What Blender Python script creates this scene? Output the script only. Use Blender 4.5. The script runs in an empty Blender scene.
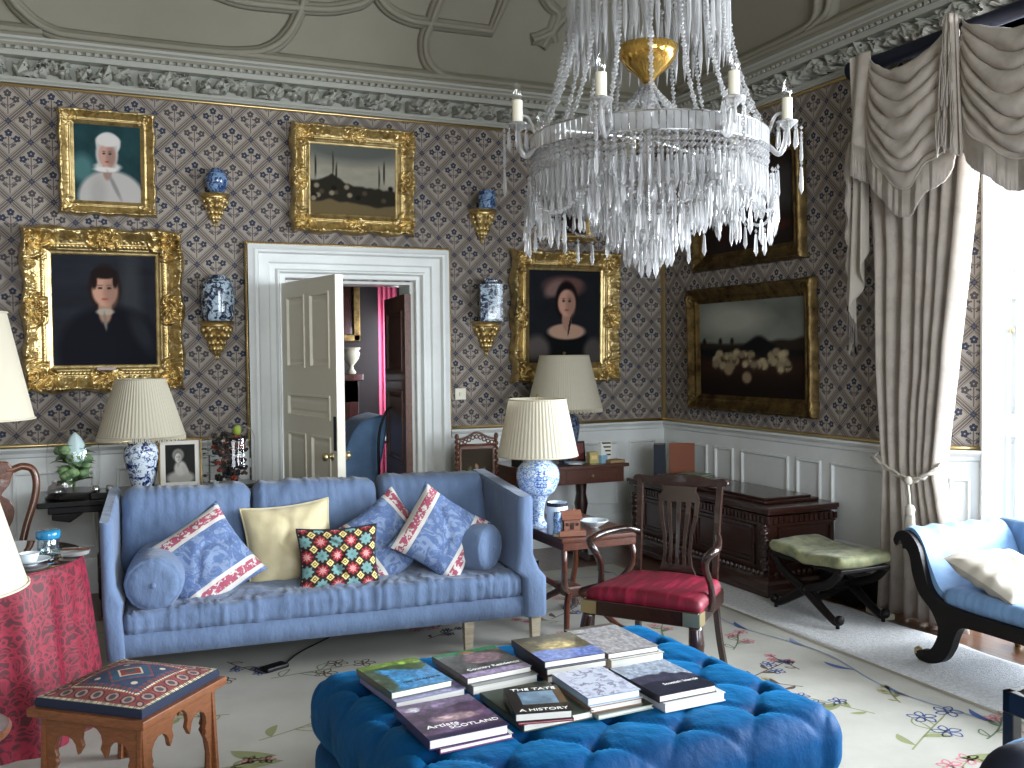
import bpy, math, random
import numpy as np
from mathutils import Vector, Matrix, Euler
random.seed(7); rng = np.random.default_rng(7)
PI = math.pi; R = math.radians
sc = bpy.context.scene; COL = sc.collection

# ---------------------------------------------------------------- camera, world, light, exposure
cam_d = bpy.data.cameras.new('camera'); cam = bpy.data.objects.new('camera', cam_d); COL.objects.link(cam); sc.camera = cam
cam_d.sensor_width = 36; cam_d.lens = 965 / 1024 * 36; cam_d.clip_start = .05
_y, _p, _r = R(23.88), R(-1.85), R(-0.56)
_f = Vector((math.sin(_y)*math.cos(_p), math.cos(_y)*math.cos(_p), math.sin(_p)))
_rt = Vector((math.cos(_y), -math.sin(_y), 0)); _u = _rt.cross(_f)
_r2 = _rt*math.cos(_r)+_u*math.sin(_r); _u2 = -_rt*math.sin(_r)+_u*math.cos(_r)
cam.matrix_world = Matrix(((_r2.x, _u2.x, -_f.x, 0), (_r2.y, _u2.y, -_f.y, 0), (_r2.z, _u2.z, -_f.z, 1.6), (0, 0, 0, 1)))
w = bpy.data.worlds.new('overcast'); sc.world = w; w.use_nodes = True
bg = w.node_tree.nodes['Background']; bg.inputs[0].default_value = (.80, .90, 1, 1); bg.inputs[1].default_value = 1.7

def area(name, loc, look, sx, sy, power, col=(.86, .93, 1)):
    d = bpy.data.lights.new(name, 'AREA'); d.shape = 'RECTANGLE'; d.size = sx; d.size_y = sy; d.energy = power; d.color = col
    o = bpy.data.objects.new(name, d); COL.objects.link(o); o.location = loc
    o.rotation_euler = (Vector(look)-Vector(loc)).to_track_quat('-Z', 'Z').to_euler(); return o
area('daylight_bay_window', (7.2, 2.3, 2.1), (2, 2.8, 1.0), 2.4, 2.8, 640)
area('daylight_bay_far_window', (5.62, 3.90, 1.95), (3.6, 1.5, 1.0), 1.1, 2.5, 4)
area('daylight_bay_near_window', (6.5, .5, 2.0), (2, 4.5, 1.2), 1.4, 2.5, 230)
area('daylight_near_window', (4.75, -1.0, 1.95), (0, 2.5, 1.2), 1.5, 2.5, 150)
area('rear_fill_light', (1.2, -2.75, 2.0), (1.2, 4, 1.5), 2.6, 2.5, 155)  # added fill from an assumed, unseen opening behind the camera
area('daylight_next_room', (3.25, 10.3, 1.6), (2.3, 10.4, 1.4), .8, 2.2, 42)
sc.view_settings.view_transform = 'Standard'; sc.view_settings.look = 'None'; sc.view_settings.gamma = 1
sc.view_settings.use_curve_mapping = False; sc.view_settings.exposure = 0.76
sc.cycles.use_denoising = True; sc.cycles.max_bounces = 10; sc.cycles.transparent_max_bounces = 24
sc.cycles.transmission_bounces = 8; sc.cycles.glossy_bounces = 4; sc.cycles.diffuse_bounces = 4; sc.cycles.sample_clamp_indirect = 6
sc.cycles.caustics_refractive = False; sc.cycles.caustics_reflective = False

# ---------------------------------------------------------------- materials
def lin(c):
    c = np.asarray(c, float); return np.where(c <= .04045, c/12.92, ((c+.055)/1.055)**2.4)
def L4(c): a = lin(c); return (float(a[0]), float(a[1]), float(a[2]), 1)
class NT:
    def __init__(s, m): s.m = m; s.t = m.node_tree; s.b = s.t.nodes['Principled BSDF']
    def n(s, typ, **kw):
        x = s.t.nodes.new(typ)
        for k, v in kw.items(): setattr(x, k, v)
        return x
    def l(s, a, b): s.t.links.new(a, b)
    def m_(s, op, a, b=None, c=None):
        x = s.n('ShaderNodeMath', operation=op)
        for i, v in enumerate((a, b, c)):
            if v is None: continue
            if isinstance(v, (int, float)): x.inputs[i].default_value = v
            else: s.l(v, x.inputs[i])
        return x.outputs[0]
    def mix(s, f, a, b):
        x = s.n('ShaderNodeMix', data_type='RGBA')
        for sk, v in ((x.inputs[0], f), (x.inputs[6], a), (x.inputs[7], b)):
            if isinstance(v, (int, float)): sk.default_value = v
            elif isinstance(v, tuple): sk.default_value = v
            else: s.l(v, sk)
        return x.outputs[2]
    def coord(s, scale=(1, 1, 1), which='Object'):
        t = s.n('ShaderNodeTexCoord'); mp = s.n('ShaderNodeMapping'); mp.inputs['Scale'].default_value = scale
        s.l(t.outputs[which], mp.inputs[0]); return mp.outputs[0]
    def noise(s, v, scale, detail=4, rough=.55, dist=0):
        x = s.n('ShaderNodeTexNoise'); s.l(v, x.inputs['Vector']); x.inputs['Scale'].default_value = scale
        x.inputs['Detail'].default_value = detail; x.inputs['Roughness'].default_value = rough; x.inputs['Distortion'].default_value = dist
        return x.outputs[0]
    def ramp(s, f, a, b, lo=0., hi=1.):
        x = s.n('ShaderNodeMapRange'); s.l(f, x.inputs[0]); x.inputs[1].default_value = a; x.inputs[2].default_value = b
        x.inputs[3].default_value = lo; x.inputs[4].default_value = hi; x.clamp = True; return x.outputs[0]
    def bump(s, h, st=.3, d=.01):
        x = s.n('ShaderNodeBump'); x.inputs['Strength'].default_value = st; x.inputs['Distance'].default_value = d
        s.l(h, x.inputs['Height']); s.l(x.outputs[0], s.b.inputs['Normal'])
def mat(name, col=(.5, .5, .5), rough=.5, metal=0, sheen=0, spec=.5, coat=0, var=None, bump=None, sc3=(1, 1, 1), trans=0, ior=1.45, alpha=1, shtint=None):
    """var=(colour2, scale, lo, hi[, distortion]); bump=(scale, strength, distance)"""
    m = bpy.data.materials.new(name); m.use_nodes = True; k = NT(m); b = k.b
    b.inputs['Base Color'].default_value = L4(col); b.inputs['Roughness'].default_value = rough; b.inputs['Metallic'].default_value = metal
    b.inputs['Sheen Weight'].default_value = sheen; b.inputs['Specular IOR Level'].default_value = spec; b.inputs['Coat Weight'].default_value = coat
    if shtint: b.inputs['Sheen Tint'].default_value = L4(shtint)
    b.inputs['Transmission Weight'].default_value = trans; b.inputs['IOR'].default_value = ior; b.inputs['Alpha'].default_value = alpha
    if var or bump: v = k.coord(sc3)
    if var:
        f = k.ramp(k.noise(v, var[1], 5, .6, var[4] if len(var) > 4 else 0), var[2], var[3])
        k.l(k.mix(f, L4(col), L4(var[0])), b.inputs['Base Color'])
    if bump: k.bump(k.noise(v, bump[0], 5), bump[1], bump[2])
    return m
def painted(name, rough=.5, sheen=0, coat=0, bump=None, metal=0):
    m = mat(name, rough=rough, sheen=sheen, coat=coat, bump=bump, metal=metal); k = NT(m)
    a = k.n('ShaderNodeVertexColor', layer_name='Col'); k.l(a.outputs[0], k.b.inputs['Base Color']); return m

M = {}
M['white_paint'] = mat('white_paint', (.90, .91, .90), .4, var=((.86, .87, .86), 3, .4, .7))
M['door_paint'] = mat('door_paint', (.90, .88, .81), .45)
M['plaster'] = mat('plaster', (.55, .535, .475), .8, var=((.52, .505, .445), 1.5, .3, .7))
M['cornice'] = mat('cornice_plaster', (.66, .66, .62), .75)
M['gilt'] = mat('gilt', (.84, .75, .54), .38, 1, var=((.52, .42, .25), 14, .45, .75), bump=(120, .35, .004))
M['gilt_dark'] = mat('gilt_dark', (.50, .42, .27), .45, 1, var=((.26, .20, .13), 12, .35, .7), bump=(90, .4, .004))
M['gilt_line'] = mat('gilt_line', (.90, .79, .56), .35, 1)
M['brass'] = mat('brass', (.82, .76, .58), .35, 1)
M['chrome'] = mat('chrome', (.8, .8, .8), .15, 1)
def wood(name, c1, c2, rough=.35, coat=.3, s=(1, 1, 9)):
    m = mat(name, c1, rough, coat=coat); k = NT(m); v = k.coord(s)
    f = k.ramp(k.noise(v, 6, 6, .65, 1.2), .35, .7); k.l(k.mix(f, L4(c1), L4(c2)), k.b.inputs['Base Color']); k.bump(k.noise(v, 25, 4), .08, .003); return m
M['mahogany'] = wood('mahogany', (.24, .12, .08), (.36, .19, .12), .28, .5, (8, 1, 8))
M['mahogany_dark'] = wood('mahogany_dark', (.13, .07, .055), (.2, .11, .08), .25, .5, (8, 8, 1))
M['walnut'] = wood('walnut', (.42, .25, .16), (.27, .15, .10), .35, .3, (6, 6, 6))
M['oak'] = wood('warm_oak', (.50, .31, .19), (.38, .22, .13), .42, .15, (3, 3, 14))
M['chest_wood'] = wood('chest_wood', (.23, .115, .08), (.14, .07, .05), .3, .5, (9, 2, 9))
M['black_lacquer'] = mat('black_lacquer', (.045, .04, .04), .3, coat=.4)
M['ebonised'] = mat('ebonised_wood', (.055, .035, .03), .4, coat=.0, spec=.3)
M['floor'] = None
M['blue_linen'] = mat('blue_linen', (.38, .46, .58), .85, sheen=.2, var=((.33, .40, .52), 5, .35, .7), bump=(17, .5, .02), sc3=(1, 1, .5))
M['pale_blue_silk'] = mat('pale_blue_silk', (.40, .54, .70), .6, sheen=.2, var=((.46, .61, .78), 6, .4, .65), sc3=(1, 6, 1))
M['cream_silk'] = mat('cream_silk', (.78, .73, .58), .5, sheen=.3, bump=(6, .4, .02))
M['ivory_linen'] = mat('ivory_linen', (.70, .67, .62), .8, bump=(200, .2, .002))
M['velvet'] = mat('blue_velvet', (.0, .20, .37), .6, sheen=.4, shtint=(.15, .60, .85), spec=.12, var=((.0, .14, .29), 4, .4, .7), bump=(16, .35, .02))
M['curtain'] = mat('curtain_damask', (.73, .69, .645), .8, sheen=.15, var=((.68, .64, .595), 9, .45, .6), bump=(60, .15, .003))
M['shade'] = mat('lampshade_silk', (.90, .86, .76), .8, trans=0)
M['ivory'] = mat('ivory', (.90, .88, .80), .45)
M['crimson'] = mat('crimson_silk', (.38, .03, .12), .55, sheen=.0, var=((.56, .09, .22), 6, .48, .66), sc3=(5, .6, 1))
M['paper'] = mat('page_edges', (.86, .85, .82), .8, var=((.74, .73, .70), 1, .3, .7), sc3=(1, 1, 400))
M['navy'] = mat('navy_cloth', (.07, .09, .16), .7)
M['black'] = mat('matt_black', (.03, .03, .035), .5)
M['glass'] = None
M['leaf'] = mat('leaf_green', (.35, .45, .25), .6, var=((.55, .60, .40), 20, .4, .6))
def glassmat(name, tint=(1, 1, 1), mixt=.75, rough=.02, gl=.25, diff=0.0, dcol=(1, 1, 1)):
    """thin clear glass: see-through with a mirror-like gleam"""
    m = bpy.data.materials.new(name); m.use_nodes = True; t = m.node_tree; t.nodes.clear()
    o = t.nodes.new('ShaderNodeOutputMaterial'); tr = t.nodes.new('ShaderNodeBsdfTransparent'); g = t.nodes.new('ShaderNodeBsdfGlossy')
    tr.inputs[0].default_value = (*[float(x) for x in tint], 1); g.inputs['Roughness'].default_value = rough
    fr = t.nodes.new('ShaderNodeLayerWeight'); fr.inputs[0].default_value = .5; pw = t.nodes.new('ShaderNodeMath'); pw.operation = 'POWER'; t.links.new(fr.outputs['Facing'], pw.inputs[0]); pw.inputs[1].default_value = 5
    ad = t.nodes.new('ShaderNodeMath'); ad.operation = 'MULTIPLY_ADD'; t.links.new(pw.outputs[0], ad.inputs[0]); ad.inputs[1].default_value = mixt; ad.inputs[2].default_value = gl; ad.use_clamp = True
    mx = t.nodes.new('ShaderNodeMixShader'); t.links.new(ad.outputs[0], mx.inputs[0]); t.links.new(tr.outputs[0], mx.inputs[1]); t.links.new(g.outputs[0], mx.inputs[2])
    out = mx
    if diff:
        d = t.nodes.new('ShaderNodeBsdfDiffuse'); d.inputs[0].default_value = L4(dcol); m2 = t.nodes.new('ShaderNodeMixShader'); m2.inputs[0].default_value = diff
        t.links.new(mx.outputs[0], m2.inputs[1]); t.links.new(d.outputs[0], m2.inputs[2]); out = m2
    t.links.new(out.outputs[0], o.inputs[0]); return m
M['glass'] = glassmat('clear_glass', gl=.03, mixt=.9)
M['dome_glass'] = glassmat('dome_glass', gl=.04, mixt=.9)
M['bowl_gold'] = mat('gold_glass', (.75, .6, .3), .12, .85)
def crystal(name='cut_crystal', dif=.30):
    m = bpy.data.materials.new(name); m.use_nodes = True; t = m.node_tree; t.nodes.clear(); o = t.nodes.new('ShaderNodeOutputMaterial')
    g = t.nodes.new('ShaderNodeBsdfGlass'); g.inputs['IOR'].default_value = 1.5; g.inputs['Roughness'].default_value = .03
    tr = t.nodes.new('ShaderNodeBsdfTranslucent'); tr.inputs[0].default_value = (1, 1, 1, 1); d = t.nodes.new('ShaderNodeBsdfDiffuse'); d.inputs[0].default_value = (1, 1, 1, 1)
    m1 = t.nodes.new('ShaderNodeMixShader'); t.links.new(tr.outputs[0], m1.inputs[1]); t.links.new(d.outputs[0], m1.inputs[2]); m1.inputs[0].default_value = .5
    m2 = t.nodes.new('ShaderNodeMixShader'); m2.inputs[0].default_value = dif; t.links.new(g.outputs[0], m2.inputs[1]); t.links.new(m1.outputs[0], m2.inputs[2])
    t.links.new(m2.outputs[0], o.inputs[0]); return m
M['crystal'] = crystal()
# floorboards
m = mat('floorboards', (.40, .27, .18), .3, coat=.3); k = NT(m); v = k.coord((1, 1, 1)); s = k.n('ShaderNodeSeparateXYZ'); k.l(v, s.inputs[0])
bx = k.m_('FRACT', k.m_('MULTIPLY', s.outputs[0], 6)); gap = k.m_('LESS_THAN', bx, .03)
f = k.ramp(k.noise(k.coord((20, 2, 1)), 2, 6), .3, .7); k.l(k.mix(gap, k.mix(f, L4((.42, .28, .19)), L4((.30, .19, .13))), L4((.1, .06, .04))), k.b.inputs['Base Color']); M['floor'] = m

def wallpaper(name, axis, dirs=None):
    """diamond lattice with flower sprigs; u runs along the wall, v up"""
    m = mat(name, (.6, .55, .5), .85); k = NT(m); t = k.n('ShaderNodeTexCoord'); s = k.n('ShaderNodeSeparateXYZ'); k.l(t.outputs['Object'], s.inputs[0])
    A = .257
    if dirs: uu = k.m_('ADD', k.m_('MULTIPLY', s.outputs[0], dirs[0]), k.m_('MULTIPLY', s.outputs[1], dirs[1])); u = k.m_('MULTIPLY', uu, 1/A)
    else: u = k.m_('MULTIPLY_ADD', s.outputs[axis], 1/A, .13)
    vv = k.m_('MULTIPLY_ADD', s.outputs[2], 1/A, .28)
    p = k.m_('ADD', u, vv); q = k.m_('SUBTRACT', u, vv)
    pf = k.m_('FRACT', p); qf = k.m_('FRACT', q)          # cell corners (integers) = lattice crossings
    pd = k.m_('ABSOLUTE', k.m_('SUBTRACT', k.m_('FRACT', k.m_('ADD', p, .5)), .5)); qd = k.m_('ABSOLUTE', k.m_('SUBTRACT', k.m_('FRACT', k.m_('ADD', q, .5)), .5))
    # local coordinates in the diamond: x right, y up, 0 at the centre
    x = k.m_('MULTIPLY', k.m_('ADD', k.m_('SUBTRACT', pf, .5), k.m_('SUBTRACT', qf, .5)), .5); y = k.m_('MULTIPLY', k.m_('SUBTRACT', k.m_('SUBTRACT', pf, .5), k.m_('SUBTRACT', qf, .5)), .5)
    x = k.m_('MULTIPLY', x, .82); y = k.m_('MULTIPLY', y, .82)
    def band(d, a, b): return k.m_('MULTIPLY', k.m_('GREATER_THAN', d, a), k.m_('LESS_THAN', d, b))
    dmin = k.m_('MINIMUM', pd, qd)
    lines = k.m_('MAXIMUM', band(dmin, .000, .032), band(dmin, .055, .098))
    lines = k.m_('MAXIMUM', lines, band(dmin, .12, .135))
    ax = k.m_('ABSOLUTE', x)
    def circ(cx, cy, r, mirror=True):
        xx = ax if mirror else x
        dx = k.m_('SUBTRACT', xx, cx); dy = k.m_('SUBTRACT', y, cy)
        return k.m_('LESS_THAN', k.m_('ADD', k.m_('MULTIPLY', dx, dx), k.m_('MULTIPLY', dy, dy)), r*r)
    blue = None
    def add(a, b): return b if a is None else k.m_('MAXIMUM', a, b)
    for a in range(5):                                        # top flower
        th = PI/2+a*2*PI/5
        if math.cos(th) < -.01: continue
        blue = add(blue, circ(.046*math.cos(th), .165+.046*math.sin(th), .032))
    for a in range(5):                                        # side flowers
        th = .6+a*2*PI/5; blue = add(blue, circ(.150+.045*math.cos(th), .045+.045*math.sin(th), .031))
    # crossing rosettes
    cx = k.m_('MULTIPLY', pd, 1); px_ = k.m_('SUBTRACT', pd, .048); qx_ = k.m_('SUBTRACT', qd, .048)
    ros = k.m_('LESS_THAN', k.m_('ADD', k.m_('MULTIPLY', px_, px_), k.m_('MULTIPLY', qx_, qx_)), .042*.042)
    clear = k.m_('LESS_THAN', k.m_('ADD', pd, qd), .0)
    stem = k.m_('MULTIPLY', k.m_('LESS_THAN', ax, .011), band(k.m_('ADD', y, 1), 1-.27, 1.13))
    st2 = k.m_('MULTIPLY', k.m_('LESS_THAN', k.m_('ABSOLUTE', k.m_('SUBTRACT', k.m_('ADD', y, .10), k.m_('MULTIPLY', ax, .75))), .012), k.m_('LESS_THAN', ax, .13))
    leafs = add(circ(.075, -.095, .030), circ(.11, -.070, .026)); leafs = add(leafs, circ(.055, .055, .020)); leafs = add(leafs, circ(.045, -.13, .018))
    # alternate blue and grey sprigs
    alt = k.m_('GREATER_THAN', k.m_('FRACT', k.m_('MULTIPLY', k.m_('FLOOR', p), .5)), .25)
    ground = k.mix(k.ramp(k.noise(k.coord(), 1.3, 2), .4, .6), L4((.63, .59, .54)), L4((.60, .565, .525)))
    c = k.mix(lines, ground, L4((.40, .36, .335)))
    c = k.mix(k.m_('MAXIMUM', stem, st2), c, L4((.40, .35, .35)))
    c = k.mix(leafs, c, L4((.34, .32, .33)))
    bc = k.mix(alt, L4((.19, .21, .275)), L4((.29, .27, .28)))
    c = k.mix(blue, c, bc); c = k.mix(ros, c, L4((.20, .23, .32)))
    k.l(c, k.b.inputs['Base Color']); return m
M['paper_back'] = wallpaper('wallpaper_back', 0); M['paper_right'] = wallpaper('wallpaper_right', 1)
def porcelain(name, white=(.84, .88, .92), blue=(.12, .20, .45), scale=14, lo=.5, hi=.54, dist=1.5, sc3=(1, 1, 1)):
    m = mat(name, white, .12, coat=.5); k = NT(m); v = k.coord(sc3); f = k.ramp(k.noise(v, scale, 3, .6, dist), lo, hi)
    f2 = k.ramp(k.noise(v, scale*2.3, 2, .5, dist), .56, .6); k.l(k.mix(f2, k.mix(f, L4(white), L4(blue)), L4(tuple(.5*(a+b) for a, b in zip(white, blue)))), k.b.inputs['Base Color']); return m
M['porc_dense'] = porcelain('porcelain_dense', blue=(.36, .52, .76), scale=58, lo=.49, hi=.53)
M['porc_bold'] = porcelain('porcelain_bold', scale=16, blue=(.10, .17, .40))
M['porc_jar'] = porcelain('porcelain_jar', white=(.74, .82, .88), scale=20, blue=(.10, .14, .25), lo=.47, hi=.52)
M['porc_blue'] = porcelain('porcelain_deep_blue', white=(.50, .62, .76), scale=24, blue=(.15, .24, .42), lo=.47, hi=.54)
M['porc_plain'] = mat('porcelain_white', (.86, .90, .92), .12, coat=.5)
# red damask velvet
m = mat('red_damask', (.5, .05, .15), .6, sheen=.12, shtint=(.95, .4, .55)); k = NT(m); v = k.coord()
nz = k.n('ShaderNodeTexNoise'); k.l(v, nz.inputs[0]); nz.inputs['Scale'].default_value = 7; nz.inputs['Detail'].default_value = 2
vo = k.n('ShaderNodeTexVoronoi', feature='DISTANCE_TO_EDGE'); va = k.n('ShaderNodeVectorMath', operation='ADD'); vs = k.n('ShaderNodeVectorMath', operation='SCALE'); vs.inputs['Scale'].default_value = .25
k.l(nz.outputs['Color'], vs.inputs[0]); k.l(v, va.inputs[0]); k.l(vs.outputs[0], va.inputs[1]); k.l(va.outputs[0], vo.inputs['Vector']); vo.inputs['Scale'].default_value = 24
f = k.ramp(vo.outputs[0], .05, .13); f2 = k.ramp(k.noise(va.outputs[0], 40, 2), .52, .56, 0, .6)
k.l(k.mix(k.m_('MAXIMUM', k.m_('SUBTRACT', 1, f), f2), L4((.27, .02, .08)), L4((.50, .07, .17))), k.b.inputs['Base Color']); M['damask'] = m
# toile fabric with woven pink stripes across local x
def toile(name, s1=.160, wd=.022):
    m = mat(name, (.5, .6, .8), .85); k = NT(m); v = k.coord(); s = k.n('ShaderNodeSeparateXYZ'); k.l(v, s.inputs[0])
    f = k.ramp(k.noise(v, 13, 3, .6, 2.2), .50, .54); f2 = k.ramp(k.noise(v, 30, 2, .5, 1.5), .55, .6, 0, .5)
    c = k.mix(k.m_('MAXIMUM', f, f2), L4((.33, .41, .57)), L4((.46, .53, .65)))
    d = k.m_('SUBTRACT', k.m_('ABSOLUTE', s.outputs[0]), s1); ad = k.m_('ABSOLUTE', d)
    pn = k.ramp(k.noise(v, 45, 2, .5, 1), .42, .46)
    c = k.mix(k.m_('LESS_THAN', ad, wd*1.9), c, L4((.78, .76, .73)))
    c = k.mix(k.m_('MULTIPLY', k.m_('LESS_THAN', ad, wd), pn), c, L4((.62, .30, .38)))
    k.l(c, k.b.inputs['Base Color']); k.bump(k.noise(v, 9, 3), .3, .02); return m
M['toile'] = toile('toile_fabric')
M['paint_oil'] = painted('oil_paint', .8); M['paint_oil'].node_tree.nodes['Principled BSDF'].inputs['Specular IOR Level'].default_value = .15; M['paint_fab'] = painted('needlework', .9, bump=(250, .3, .002)); M['paint_gloss'] = painted('printed_cover', .3, coat=.3)

# ---------------------------------------------------------------- mesh helpers
class MB:
    def __init__(s): s.v = []; s.f = []; s.mi = []; s.c = []; s.n = 0
    def add(s, V, F, mi=0, c=None):
        V = np.asarray(V, float).reshape(-1, 3); s.v.append(V)
        for f in F: s.f.append(tuple(int(i)+s.n for i in f)); s.mi.append(mi)
        s.c.append(np.ones((len(V), 3))*.5 if c is None else np.broadcast_to(np.asarray(c, float), (len(V), 3))); s.n += len(V); return s
    def box(s, c, d, rz=0, mi=0, rx=0, ry=0):
        h = np.array(d)/2; V = np.array([[x, y, z] for x in (-1, 1) for y in (-1, 1) for z in (-1, 1)])*h
        if rx or ry or rz: V = V@np.array(Euler((rx, ry, rz)).to_matrix()).T
        return s.add(V+np.array(c), [(0, 1, 3, 2), (4, 6, 7, 5), (0, 4, 5, 1), (2, 3, 7, 6), (0, 2, 6, 4), (1, 5, 7, 3)], mi)
    def b2(s, a, b, mi=0): a = np.array(a, float); b = np.array(b, float); return s.box((a+b)/2, np.abs(b-a), mi=mi)
    def tube(s, P, r, n=8, mi=0, sx=1, closed=False):
        P = np.asarray(P, float); m = len(P); r = np.broadcast_to(np.asarray(r, float), (m,))
        T = np.gradient(P, axis=0); T /= np.linalg.norm(T, axis=1)[:, None]+1e-12
        up = np.array([0, 0, 1.]) if abs(T[0][2]) < .9 else np.array([1., 0, 0]); V = []
        a = np.cross(T[0], up); a /= np.linalg.norm(a)
        for i in range(m):
            a = a-T[i]*(a@T[i]); a /= np.linalg.norm(a)+1e-12; b = np.cross(T[i], a)
            for j in range(n):
                th = 2*PI*(j+.5)/n; V.append(P[i]+r[i]*(math.cos(th)*a*sx+math.sin(th)*b))
        F = [(i*n+j, i*n+(j+1) % n, (i+1)*n+(j+1) % n, (i+1)*n+j) for i in range(m-1) for j in range(n)]
        F += [tuple(range(n))[::-1], tuple((m-1)*n+j for j in range(n))]; return s.add(V, F, mi)
    def lathe(s, prof, c=(0, 0, 0), n=24, mi=0, cap=True, sq=None):
        m = len(prof); V = []
        for r, z in prof:
            for j in range(n):
                th = 2*PI*j/n; rr = r if sq is None else sq(th, r, z); V.append((c[0]+rr*math.cos(th), c[1]+rr*math.sin(th), c[2]+z))
        F = [(i*n+j, i*n+(j+1) % n, (i+1)*n+(j+1) % n, (i+1)*n+j) for i in range(m-1) for j in range(n)]
        if cap: F += [tuple(range(n))[::-1], tuple((m-1)*n+j for j in range(n))]
        return s.add(V, F, mi)
    def ball(s, c, r, n=10, mi=0, sc3=(1, 1, 1)):
        k = max(4, n//2); V = []
        for i in range(k+1):
            ph = PI*i/k
            for j in range(n): th = 2*PI*j/n; V.append((c[0]+r*sc3[0]*math.sin(ph)*math.cos(th), c[1]+r*sc3[1]*math.sin(ph)*math.sin(th), c[2]+r*sc3[2]*math.cos(ph)))
        return s.add(V, [(i*n+j, (i+1)*n+j, (i+1)*n+(j+1) % n, i*n+(j+1) % n) for i in range(k) for j in range(n)], mi)
    def prism(s, pts, t, plane='xz', off=0, mi=0):
        """outline in a plane, thickness t centred at off along the third axis"""
        V = []; n = len(pts)
        for d in (-t/2+off, t/2+off):
            for a, b in pts: V.append({'xz': (a, d, b), 'yz': (d, a, b), 'xy': (a, b, d)}[plane])
        return s.add(V, [tuple(range(n)), tuple(range(2*n-1, n-1, -1))]+[(i, (i+1) % n, n+(i+1) % n, n+i) for i in range(n)], mi)
    def grid(s, P, C=None, mi=0, wrap=False):
        nu, nv = P.shape[:2]; idx = np.arange(nu*nv).reshape(nu, nv)
        if wrap: idx = np.vstack([idx, idx[:1]])
        q = np.stack([idx[:-1, :-1], idx[1:, :-1], idx[1:, 1:], idx[:-1, 1:]], -1).reshape(-1, 4)
        return s.add(P.reshape(-1, 3), q, mi, None if C is None else C.reshape(-1, 3))
    def build(s, name, ms, parent=None, smooth=False, bevel=0, loc=None, rz=0, angle=None, solid=0):
        me = bpy.data.meshes.new(name); V = np.vstack(s.v); me.from_pydata(V.tolist(), [], s.f)
        if not isinstance(ms, (list, tuple)): ms = [ms]
        for m in ms: me.materials.append(m)
        if len(ms) > 1: me.polygons.foreach_set('material_index', s.mi)
        if any(m.name.startswith(('oil', 'needle', 'printed')) for m in ms):
            a = me.color_attributes.new('Col', 'FLOAT_COLOR', 'POINT'); C = lin(np.vstack(s.c)); a.data.foreach_set('color', np.hstack([C, np.ones((len(C), 1))]).ravel())
        me.validate(); me.update()
        import bmesh
        bm = bmesh.new(); bm.from_mesh(me); bmesh.ops.recalc_face_normals(bm, faces=bm.faces); bm.to_mesh(me); bm.free()
        if smooth: me.polygons.foreach_set('use_smooth', [True]*len(me.polygons))
        if angle: me.set_sharp_from_angle(angle=R(angle))
        o = bpy.data.objects.new(name, me); COL.objects.link(o)
        if parent: o.parent = parent
        if loc is not None: o.location = loc
        if rz: o.rotation_euler = (0, 0, rz)
        if bevel:
            b = o.modifiers.new('bevel', 'BEVEL'); b.width = bevel; b.segments = 2; b.limit_method = 'ANGLE'
        if solid: q = o.modifiers.new('solid', 'SOLIDIFY'); q.thickness = solid; q.offset = 0
        return o
def tag(o, label=None, cat=None, group=None, kind=None):
    for a, b in (('label', label), ('category', cat), ('group', group), ('kind', kind)):
        if b: o[a] = b
    return o
def thing(name, label, cat, loc=(0, 0, 0), rz=0, group=None, rot=None):
    o = bpy.data.objects.new(name, None); COL.objects.link(o); o.location = loc; o.rotation_euler = rot or (0, 0, rz); o.empty_display_size = .1
    return tag(o, label, cat, group)
def struct(o): o['kind'] = 'structure'; return o
def copy_tree(o, parent=None):
    c = o.copy(); COL.objects.link(c)
    if parent: c.parent = parent
    for ch in list(o.children): copy_tree(ch, c)
    return c
def spl(pts, n=8):
    """Catmull-Rom through points"""
    P = np.array(pts, float); P = np.vstack([2*P[0]-P[1], P, 2*P[-1]-P[-2]]); o = []
    for i in range(1, len(P)-2):
        for t in np.linspace(0, 1, n, endpoint=False):
            a, b, c, d = P[i-1:i+3]; o.append(.5*((2*b)+(-a+c)*t+(2*a-5*b+4*c-d)*t*t+(-a+3*b-3*c+d)*t**3))
    o.append(P[-2]); return np.array(o)
_perm = rng.random((64, 64))
def vn(x, y, s=0):
    x = np.asarray(x, float)+s*17.3; y = np.asarray(y, float)+s*9.7; xi = np.floor(x).astype(int); yi = np.floor(y).astype(int); fx = x-xi; fy = y-yi
    fx = fx*fx*(3-2*fx); fy = fy*fy*(3-2*fy); g = lambda a, b: _perm[a % 64, b % 64]
    return (g(xi, yi)*(1-fx)+g(xi+1, yi)*fx)*(1-fy)+(g(xi, yi+1)*(1-fx)+g(xi+1, yi+1)*fx)*fy
def fbm(x, y, s=0, o=4):
    t = 0; a = .5; n = 0
    for i in range(o): t = t+a*vn(x*2**i, y*2**i, s+i); n += a; a *= .5
    return t/n
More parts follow.
